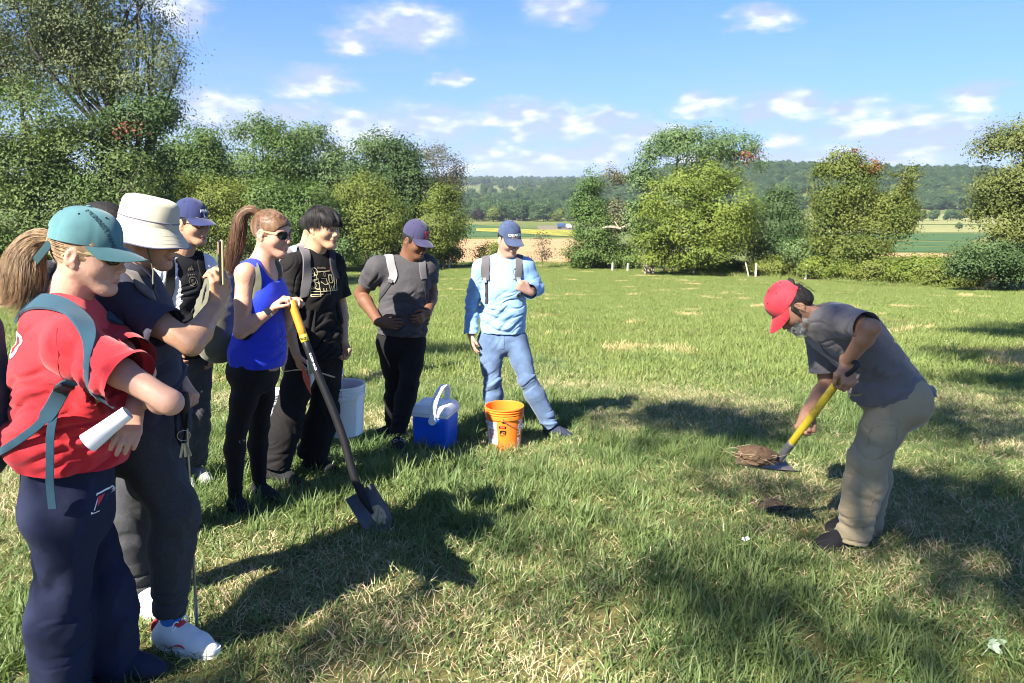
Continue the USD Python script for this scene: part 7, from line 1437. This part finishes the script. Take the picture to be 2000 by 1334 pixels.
    b0 = p(1520, 903, -.04); obj('socket', tube(bez([g1 - ax * .05, g1 + ax * .03, b0 + np.array([0, 0, .006])], 10), [.021] * 4 + list(np.linspace(.022, .016, 6)), 12), 'shovel_grey', s, True)
    bd_ = blade_mesh(.29, .215, .030); xdir = nrm(p(1468, 905, -.04) - p(1545, 908, -.02)); zd = nrm(UP - xdir * (UP @ xdir)); yd = np.cross(zd, xdir); o = p(1543, 907, -.04)
    obj('blade', (o + bd_[0][:, :1] * xdir + bd_[0][:, 1:2] * yd + bd_[0][:, 2:3] * zd, bd_[1]), 'shovel_steel', s, 50)
    cl = thing('soil_clod', 'brown clod of earth and roots lifted on the yellow shovel', 'soil', (0, 0, 0)); cc = p(1478, 893, -.06)
    m = trimesh.creation.icosphere(5, 1.0); v = m.vertices * np.array([.098, .080, .055]); v[:, 2] = np.where(v[:, 2] < 0, v[:, 2] * .7, v[:, 2]); n_ = meshkit.fbm(m.vertices * 3.2, 5, 3); v = v * (.70 + .62 * n_)[:, None]; obj('earth', (v + cc, m.faces), 'clod_earth', cl, True)
    rng = np.random.default_rng(9); S = []
    for k in range(28):
        a = rng.uniform(0, 6.28); r_ = rng.uniform(.6, 1.05); q = cc + np.array([math.cos(a) * .092 * r_ - (.02 if rng.uniform() < .5 else 0), math.sin(a) * .09 * r_, rng.uniform(.0, .035)]); S.append(bez([q, q + rng.normal(size=3) * [.03, .03, .008], q + rng.normal(size=3) * [.05, .04, .014] + [-.015, 0, -.004]], 6))
    hair_curves(cl, 'roots', S, 'straw', .0022)
def blade_mesh(L, W, dish):
    u, w = np.meshgrid(np.linspace(0, 1, 22), np.linspace(-1, 1, 17), indexing='ij'); half = W / 2 * np.where(u < .62, 1.0, np.sqrt(np.clip(1 - ((u - .62) / .38) ** 2.0, 0, 1)) * .94 + .06 * (1 - u))
    z = dish * (np.abs(w) ** 2) - dish * .8 + .02 * u ** 2 + .006 * np.exp(-(w / .16) ** 2) * (1 - u)
    V = np.stack([u * L, w * half, z], -1).reshape(-1, 3); n = len(V); f = grid_faces(22, 17); V2 = np.vstack([V, V - [0, 0, .0025]])
    step = []                                          # folded tread at the back edge
    rim = [i for i in range(17)]; 
    for a, b in ((i, i + 1) for i in range(16)): step += [[a, b, b + n], [a, b + n, a + n]]
    lip = []
    tr_ = V[:17] + [-.004, 0, .0]; V3 = np.vstack([V2, V[:17] + [.0, 0, .0] + np.array([-.016, 0, .002]), V[:17] + np.array([-.016, 0, -.001])]); k = 2 * n
    for i in range(16): lip += [[i, k + i, k + i + 1], [i, k + i + 1, i + 1], [k + i, k + 17 + i, k + 18 + i], [k + i, k + 18 + i, k + i + 1]]
    return V3, np.vstack([f, f[:, ::-1] + n, step, lip])
look('shovel_yellow', (0.46, 0.35, 0.025), .38, .12, 5, dirt=(0.16, 0.10, 0.03), dirt_scale=9, coat=.3); look('shovel_grey', (0.07, 0.075, 0.08), .5, .2, 20, dirt=(.2, .15, .09), dirt_scale=15); look('shovel_steel', (0.12, 0.125, 0.13), .42, .2, 12, metal=.35, dirt=(0.33, 0.24, 0.14), dirt_scale=11, dirt_amt=(.45, .6)); look('clod_earth', (0.115, 0.07, 0.038), .95, .4, 40, bump=1.0, bump_scale=160)
man_digging()

def hidden_people():
    Y = 3.55; p = lambda u, v, d=0: at(u, v, Y + d)
    J = dict(neck=p(188, 492, .02), sh=pair(p(215, 520, .17), p(180, 524, -.15)), el=pair(p(232, 610, .2), p(185, 620, -.18)), wr=pair(p(262, 680, .1), p(225, 690, -.1)), hp=pair(p(212, 728, .08), p(200, 730, -.08)), kn=pair(p(232, 880, .1), p(212, 885, -.08)), an=pair(p(262, 1056, .0), p(205, 1050, .06)))
    H = Frame(p(206, 450, .0), (.95, -.1, -.1), (.05, 0, 1), 1.0)
    root, B, body = figure('dark-haired person in black mostly hidden behind the teal cap and bucket hat', Y, J, H, 'skin_warm', dict(depth=1.05), (hand_prims(J['wr']['L'], (.5, 0, -.8), (0, -1, 0), (.8, 0, .5), .5), hand_prims(J['wr']['R'], (.5, 0, -.8), (0, 1, 0), (.8, 0, .5), .5)), cell=.007)
    hm = short_hair(H, root, 'hair_black', .018, -.06, .055, -.75)
    sh = build(B.torso(.018, hem=.0, loose=.016) + B.arm('L', .02, .7) + B.arm('R', .02, .7) + [neck_hole(J, H, .062)], .009, std_folds(J, B), seed=91); obj('shirt', sh, 'shirt_dark', root, True)
    tr = build(B.pelvis(.014, .008, .12) + B.leg('L', .012, 1.97, loose=(.01, .015, .02), cuff=1) + B.leg('R', .012, 1.97, loose=(.01, .015, .02), cuff=1), .009, leg_folds(J, B), seed=92); obj('trousers', tr, 'black_cotton', root, True)
    shoe(root, J['an']['L'], p(302, 1080, -.05), 'shoe_grey', 'white_plastic', 1.0); shoe(root, J['an']['R'], p(240, 1075, .05), 'shoe_grey', 'white_plastic', 1.0)
    bk = backpack('backpack', 'black backpack on the person hidden behind the bucket hat', mid(J, B, .52, 0, -.13), -B.fwd, B.rs, B.up, (.3, .17, .44), ('dark_web', 'grey_web')); obj('shoulder_strap', strap([p(172, 512, .1), p(178, 508, -.02), p(196, 516, -.15), p(205, 550, -.17), p(200, 600, -.15)], sh, .055, .010, .008), 'black_knit', bk, 40)
    Y = 6.0
    J = dict(neck=p(596, 480, 2.47), sh=pair(p(622, 497, 2.58), p(560, 500, 2.34)), el=pair(p(634, 568, 2.6), p(556, 575, 2.34)), wr=pair(p(636, 632, 2.5), p(560, 640, 2.24)), hp=pair(p(620, 655, 2.5), p(586, 658, 2.4)), kn=pair(p(626, 752, 2.5), p(600, 755, 2.42)), an=pair(p(630, 842, 2.5), p(612, 846, 2.45)))
    H = Frame(p(607, 441, 2.45), (.85, -.45, -.1), (.05, 0, 1), 1.0)
    root, B, body = figure('second dark-haired person in grey tee hidden behind the man with the fringe', Y, J, H, 'skin_tan', dict(), (hand_prims(J['wr']['L'], (.1, 0, -1), (0, -1, 0), (.8, 0, .5), .5), hand_prims(J['wr']['R'], (.1, 0, -1), (0, 1, 0), (.8, 0, .5), .5)), cell=.007)
    short_hair(H, root, 'hair_black', .020, -.04, .055, -.75)
    sh = build(B.torso(.018, hem=.06, loose=.016) + B.arm('L', .02, .7) + B.arm('R', .02, .7) + [neck_hole(J, H, .062)], .009, std_folds(J, B), seed=93); obj('shirt', sh, 'grey_tee', root, True)
    tr = build(B.pelvis(.014, .008, .12) + B.leg('L', .012, 1.97, loose=(.01, .015, .02), cuff=1) + B.leg('R', .012, 1.97, loose=(.01, .015, .02), cuff=1), .009, leg_folds(J, B), seed=94); obj('trousers', tr, 'black_cotton', root, True)
    shoe(root, J['an']['L'], p(650, 850, 2.4), 'shoe_black'); shoe(root, J['an']['R'], p(640, 856, 2.3), 'shoe_black')
    bk = backpack('backpack', 'sky blue and grey backpack on the person hidden behind the man with the fringe', mid(J, B, .55, 0, -.13), -B.fwd, B.rs, B.up, (.30, .18, .44), ('grey_web', 'sky_nylon')); obj('shoulder_strap', strap([p(560, 492, 2.52), p(567, 482, 2.42), p(580, 490, 2.3), p(584, 520, 2.26), p(578, 560, 2.26)], sh, .062, .012, .008), 'sky_nylon', bk, 40); obj('top_panel', build([Ell(mid(J, B, .95, -.05, -.16), (.11, .07, .05))], .008, []), 'sky_nylon', bk, True)
hidden_people()
# ------------------------------------------------------------------ buckets, cooler, shovel and small things
look('bucket_orange', (0.78, 0.17, 0.018), .38, .05, 6, spec=.45, dirt=(.5, .16, .05), dirt_scale=14, dirt_amt=(.62, .8)); look('bucket_white', (0.60, 0.62, 0.62), .4, .05, 6, sss=.2); look('cooler_blue', (0.008, 0.095, 0.58), .36, .08, 5, spec=.45); look('cooler_white', (0.80, 0.80, 0.80), .42, .05, 7, dirt=(.55, .53, .48), dirt_scale=9, dirt_amt=(.58, .8)); look('label_white', (0.55, 0.55, 0.60), .5, .06, 30); look('label_red', (0.60, 0.07, 0.03), .5, .1, 30)
def revolve(prof, n=64):
    a = np.linspace(0, 2 * math.pi, n, endpoint=False); P = np.asarray(prof, float)
    V = np.stack([P[None, :, 0] * np.cos(a)[:, None], P[None, :, 0] * np.sin(a)[:, None], np.repeat(P[None, :, 1], n, 0)], -1)
    return V.reshape(-1, 3), grid_faces(n, len(P), wrap=True)
def bucket(name, label, base, mat, handle_az, handle_drop, sc=1.0, rings=3):
    r = thing(name, label, 'bucket', base); h = .368 * sc; R1, R0 = .152 * sc, .130 * sc
    rad = lambda z: R0 + (R1 - R0) * z / h
    prof = [(.0, .012), (R0 - .012, .012), (R0 - .003, .004), (R0, .012)]
    prof += [(rad(z), z) for z in (.08, .16, .24, .268)]
    prof += [(rad(.272), .272), (rad(.272) + .010, .276), (rad(.272) + .010, .300), (rad(.30) + .002, .304)]
    for k in range(2): z = .310 + k * .020; prof += [(rad(z) + .001, z), (rad(z) + .009, z + .003), (rad(z) + .009, z + .006), (rad(z) + .001, z + .010)]
    prof += [(R1 + .001, h - .012), (R1 + .008, h - .008), (R1 + .007, h), (R1 - .002, h), (R1 - .006, h - .01), (rad(.2) - .006, .2), (R0 - .006, .020), (0, .018)]
    obj('pail', revolve(prof, 72), mat, r, 40)
    ca, sa = math.cos(handle_az), math.sin(handle_az); ex = np.array([ca, sa, 0]); ey = np.array([-sa, ca, 0]); zc = .287
    for s in (-1, 1): obj('lug', tube([ex * s * (rad(zc) + .004) + [0, 0, zc], ex * s * (rad(zc) + .020) + [0, 0, zc]], .014, 10), mat, r, 40)
    a = np.linspace(0, math.pi, 30); dv = ey * math.cos(handle_drop) + np.array([0, 0, 1.]) * math.sin(handle_drop); Rr = rad(zc) + .018
    pts = np.array([ex * Rr * math.cos(t) + dv * Rr * 1.02 * math.sin(t) + [0, 0, zc] for t in a]); hd = obj('handle', tube(pts, .0028, 6), 'steel', r, True)
    m = pts[12:18]; obj('grip', tube(m, .010, 10), 'white_plastic', hd, True)
    return r, (lambda az, z: np.array([math.cos(az), math.sin(az), 0]) * (rad(z) + .0012) + [0, 0, z])
def on_bucket(fn, art, az, z, lift=.0):
    v, f = art; out = np.array([fn(az + x / .142, z + y) + np.array([math.cos(az + x / .142), math.sin(az + x / .142), 0]) * (lift + zz) for x, y, zz in v]); return out, f
def props():
    x, y = -.06, 5.78; b = (x, y, float(zland(x, y)) - .015)
    r, fn = bucket('orange_bucket', 'orange plastic bucket with white label and wire handle', b, 'bucket_orange', math.radians(-97), math.radians(-33), .98)
    f = math.radians(-90)
    lb = rect_art(.11, .185, 0, 0, 14, 4); p1 = obj('label', on_bucket(fn, lb, f - .80, .165), 'label_white', r); obj('label_panel', on_bucket(fn, rect_art(.10, .12, 0, 0, 12, 4), f - .80, .155, .001), 'white_plastic', p1)
    for t, z, hh in (("LET'S", .185, .022), ('DO', .155, .026), ('THIS', .125, .020)): obj('lettering', on_bucket(fn, text_flat(t, hh, edge=.008), f - .74, z, .0022), 'label_red', p1)
    w = obj('lettering', on_bucket(fn, (lambda m: (np.c_[m[0][:, 1] * -1, m[0][:, 0], m[0][:, 2]], m[1]))(text_flat('THE HOME', .040, edge=.010)), f + 1.0, .16, .0012), 'white_plastic', r)
    pl = obj('black_plate', on_bucket(fn, rect_art(.058, .020, 0, 0, 8, 3), f - .10, .222, .001), 'black_plastic', r); obj('plate_print', on_bucket(fn, rect_art(.036, .012, 0, 0, 6, 3), f - .10, .222, .0022), 'label_red', pl)
    dog = [line_art([(-.022, .006), (-.012, .014), (.004, .012), (.018, .010), (.022, -.002)], .010), rect_art(.020, .018, -.014, .006), rect_art(.009, .022, .018, -.012), rect_art(.008, .014, .006, -.006), rect_art(.028, .007, -.008, -.026), rect_art(.010, .012, -.022, -.008), ring_art(.028, .030, 30, .1, 1.5)]
    obj('mascot_mark', on_bucket(fn, join([(d if True else d) for d in dog]), f - .08, .180, .0012), 'black_plastic', r)
    # white bucket hanging from the man's hand
    hx = at(674, 706, 5.02); r2, fn2 = bucket('white_bucket', 'translucent white bucket hanging from the hand of the man with the fringe', (at(671, 800, 5.12)[0], 5.13, hx[2] - .545), 'bucket_white', math.radians(100), math.radians(90), .98)
    x2, y2 = at(519, 700, 6.35)[0], 6.35; bucket('white_bucket', 'white bucket glimpsed low between the ponytail woman and the man with the fringe', (x2, y2, float(zland(x2, y2)) - .01), 'bucket_white', .4, math.radians(-30), .98)
    # drink cooler
    bx_, by = -.61, 5.80; c = thing('cooler', 'small blue drink cooler with white lid and swing handle', 'cooler', (bx_, by, float(zland(bx_, by)) - .01), math.radians(-16))
    W, D, Hh = .30, .27, .315
    def rb(w, d, h, z, r, tx=0, ty=0): return rbox(w, d, h, (tx, ty, z + h / 2), r)
    lo = manifold3d.Manifold.batch_hull([rb(W * .92, D * .92, .05, 0, .02), rb(W, D, .08, Hh - .10, .03)])
    rec = manifold3d.Manifold.batch_hull([rb(.125, .03, .13, .095, .008, .02, -D / 2 - .012)]); lo = lo - rec - rb(.05, .03, .02, .0, .005, .0, -D / 2)
    cb = obj('body', lo, 'cooler_blue', c, 30); obj('grip_recess', rb(.095, .012, .09, .10, .004, .02, -D / 2 + .012), 'cooler_blue', cb, 30)
    lid = manifold3d.Manifold.batch_hull([rb(W + .012, D + .012, .062, Hh - .034, .014), rb(W * .93, D * .92, .034, Hh + .028, .015)]) + rb(W * .62, D * .55, .016, Hh + .050, .006)
    ld = obj('lid', lid, 'cooler_white', c, 30); obj('lid_groove', manifold3d.Manifold.batch_hull([rb(W + .016, D + .016, .006, Hh - .006, .002)]), 'label_white', ld, 30)
    t = np.linspace(0, 1, 26); top = .20; ang = t * math.pi; lean = math.radians(12)
    hp = np.stack([.035 + .0 * t + np.sin(ang) * math.sin(lean) * top, -(D / 2 + .016) * np.cos(ang), Hh - .045 + (np.sin(ang) ** .62) * (top + .045)], 1); side = np.tile([1., 0, 0], (26, 1)); T = np.gradient(hp, axis=0); N_ = np.cross(side, T); N_ /= np.linalg.norm(N_, axis=1, keepdims=True)
    hd = obj('handle', ribbon(hp, -N_, .048, .020), 'cooler_white', c, 40)
    for s in (-1, 1): obj('pivot', tube([[.035, s * (D / 2 - .002), Hh - .05], [.035, s * (D / 2 + .026), Hh - .05]], .032, 20), 'cooler_white', hd, 40)
    # long black shovel
    s = thing('long_shovel', 'long-handled black shovel with yellow grip leaning from the hands of the ponytail woman', 'shovel', (0, 0, 0))
    g0 = at(569, 588, 4.14); g1 = at(697, 945, 3.94); b0 = at(708, 968, 3.93); d = nrm(g1 - g0)
    L = np.linalg.norm(g1 - g0); ct = lambda t: g0 + d * L * t
    curve = bez([g0, ct(.35), ct(.8) + np.array([.012, 0, .0]), g1, b0], 30)
    k = 6; obj('grip', tube(curve[:k], .0225, 14), 'shovel_amber', s, True); obj('grip_band', tube(curve[k - 1:k + 1], .0232, 14), 'shovel_yellow', s, True)
    obj('shaft', tube(curve[k:], np.linspace(.0215, .0235, 30 - k), 14), 'shovel_black', s, True)
    band = tube(curve[k - 1:k + 1], .0236, 40, False); obj('lettering', stick(text_flat('RAZ', .012, edge=.005), (band[0], band[1]), (curve[k - 1] + curve[k]) / 2, nrm(np.array([1., 0, .2])), np.array([0, -1., .1]), .0010), 'black_plastic', s)
    tr = tube(curve[k + 1:k + 6], .0220, 40, False); obj('lettering', stick(text_flat('RAZOR-BACK', .011, edge=.005), tr, curve[k + 3], d, np.array([0.3, -1., .2]), .0010), 'label_white', s)
    tip = at(752, 1034, 3.86); left, right = at(684, 986, 3.90), at(724, 942, 3.98); tip[2] = float(zland(tip[0], tip[1])) - .01
    o = (left + right) / 2; xd = tip - o; Lb = np.linalg.norm(xd); xd /= Lb; yd = right - left; Wb = np.linalg.norm(yd) * 1.06; yd = nrm(yd - xd * (yd @ xd)); zd = np.cross(xd, yd); zd = zd if zd[2] > 0 else -zd
    bm = blade_mesh(Lb, Wb, .035); obj('blade', (o + bm[0][:, :1] * xd + bm[0][:, 1:2] * yd + bm[0][:, 2:3] * zd, bm[1]), 'shovel_blue_steel', s, 50)
    obj('socket', tube([b0 - d * .06, b0, o + xd * .05 + zd * .012, o + xd * .13 + zd * .002], [.0245, .026, .022, .008], 12), 'shovel_black', s, True); mm = trimesh.creation.icosphere(4, 1.0); v = mm.vertices * [.055, .04, .014]; v = v * (.7 + .6 * meshkit.fbm(mm.vertices * 4, 4, 6))[:, None]
    obj('caked_soil', (o + (Lb * .60 + v[:, :1]) * xd + (v[:, 1:2] + .03) * yd + (v[:, 2:3] - .012) * zd, mm.faces), 'pale_earth', s, True)
    # flyer and stick in the hand of the man with the fringe
    fl = thing('flyer', 'folded white and red flyer in the hand of the man with the fringe', 'paper', (0, 0, 0)); c0, c1, c2, c3 = at(594, 705, 4.66), at(618, 712, 4.64), at(606, 770, 4.66), at(590, 735, 4.68)
    def sheet(q, bulge, m, nm): u, w = np.meshgrid(np.linspace(0, 1, 10), np.linspace(0, 1, 10), indexing='ij'); P = ((1 - u) * (1 - w))[..., None] * q[0] + (u * (1 - w))[..., None] * q[1] + (u * w)[..., None] * q[2] + ((1 - u) * w)[..., None] * q[3]; P[..., 1] -= bulge * np.sin(u * math.pi) * np.sin(w * math.pi * .8); n = 100; V = P.reshape(-1, 3); f = grid_faces(10, 10); obj(nm, (np.vstack([V, V + [0, .0006, 0]]), np.vstack([f, f[:, ::-1] + n])), m, fl, True)
    sheet([at(588, 712, 4.645), at(604, 735, 4.645), at(608, 772, 4.66), at(592, 740, 4.66)], .012, 'paper_red', 'fold'); sheet([at(598, 702, 4.66), at(616, 708, 4.65), at(614, 742, 4.66), at(606, 760, 4.67)], .014, 'paper_white', 'fold'); sheet([at(602, 706, 4.648), at(612, 710, 4.642), at(611, 728, 4.646), at(605, 732, 4.65)], .012, 'paper_green', 'photo_print')
    st = thing('grass_stem', 'dry straw-coloured stem held by the man with the fringe', 'stem', (0, 0, 0)); obj('stalk', tube(bez([at(553, 726, 4.7), at(590, 722, 4.68), at(628, 729, 4.62), at(654, 737, 4.6)], 16), np.linspace(.0028, .005, 16), 6), 'straw', st, True)
    # lost leaf, scrap of paper
    sc = thing('paper_scrap', 'crumpled pale scrap lying in the grass left of the digging man', 'litter', (0, 0, 0)); q = at(1456, 1072, 3.62); q[2] = float(zland(q[0], q[1])) + .045
    for k, (a, w) in enumerate(((.2, .022), (1.4, .019), (2.6, .016))):
        u = np.array([math.cos(a), math.sin(a) * .6, .5]); vv = np.array([-math.sin(a), math.cos(a), .3]); V = np.array([q, q + u * w, q + u * w + vv * w, q + vv * w * 1.2, q + (u + vv) * w * .5 + [0, 0, .012]]); obj('fold', (V, np.array([[0, 1, 4], [1, 2, 4], [2, 3, 4], [3, 0, 4]])), 'paper_scrap', sc)
    lf = thing('fallen_leaf', 'single grey-green lobed leaf lying in the grass at the lower right', 'leaf', (0, 0, 0)); q = at(1935, 1282, 2.62); q[2] = float(zland(q[0], q[1])) + .06; a = np.linspace(0, 2 * math.pi, 41)[:-1]; rr = .030 * (1 + .42 * np.cos(a * 5)) * (1 + .25 * np.cos(a)); V = np.vstack([[q], np.stack([q[0] + rr * np.cos(a), q[1] + rr * np.sin(a) * .9, q[2] + .010 * np.cos(2 * a) + .012 * np.sin(a)], 1)]); lb_ = obj('blade', (V, np.array([[0, i + 1, (i + 1) % 40 + 1] for i in range(40)])), 'leaf_grey', lf); obj('stalk', tube([q, q + [-.03, -.02, -.01], q + [-.06, -.035, -.03]], .0018, 5), 'leaf_grey', lf)
    # freshly dug hole
    hq = (1.53, 4.26); hz = float(zland(*hq)); m = trimesh.creation.icosphere(5, 1.0); v = m.vertices * [.13, .09, .026]; v = v * (.65 + .7 * meshkit.fbm(m.vertices * 4, 5, 8))[:, None]; t = thing('dug_spot', 'patch of dark dug earth in the grass under the yellow shovel', 'soil', (hq[0], hq[1], hz + .004)); obj('earth', (v, m.faces), 'dark_earth', t, True)
    rng = np.random.default_rng(4)
    for k in range(14): mm = trimesh.creation.icosphere(3, 1.0); s_ = rng.uniform(.006, .018); vv = mm.vertices * s_ * (.7 + .6 * meshkit.fbm(mm.vertices * 3 + k, 3, k))[:, None]; obj('crumb', (vv + [rng.normal() * .11, rng.normal() * .08, .012], mm.faces), 'dark_earth', t, True)
look('shovel_amber', (0.52, 0.22, 0.02), .4, .1, 6, coat=.3); look('shovel_black', (0.010, 0.010, 0.011), .5, .2, 20, spec=.2, dirt=(.10, .09, .075), dirt_scale=22, dirt_amt=(.66, .74)); look('shovel_blue_steel', (0.085, 0.09, 0.10), .45, .25, 10, metal=.2, dirt=(0.20, 0.15, 0.09), dirt_scale=7, dirt_amt=(.54, .66)); look('pale_earth', (0.42, 0.31, 0.18), .95, .4, 60, bump=1., bump_scale=120); look('dark_earth', (0.060, 0.040, 0.025), .95, .4, 30, bump=1., bump_scale=120); look('paper_scrap', (.36, .37, .36), .7, .1); look('leaf_grey', (.20, .26, .18), .6, .15, 30)
props()
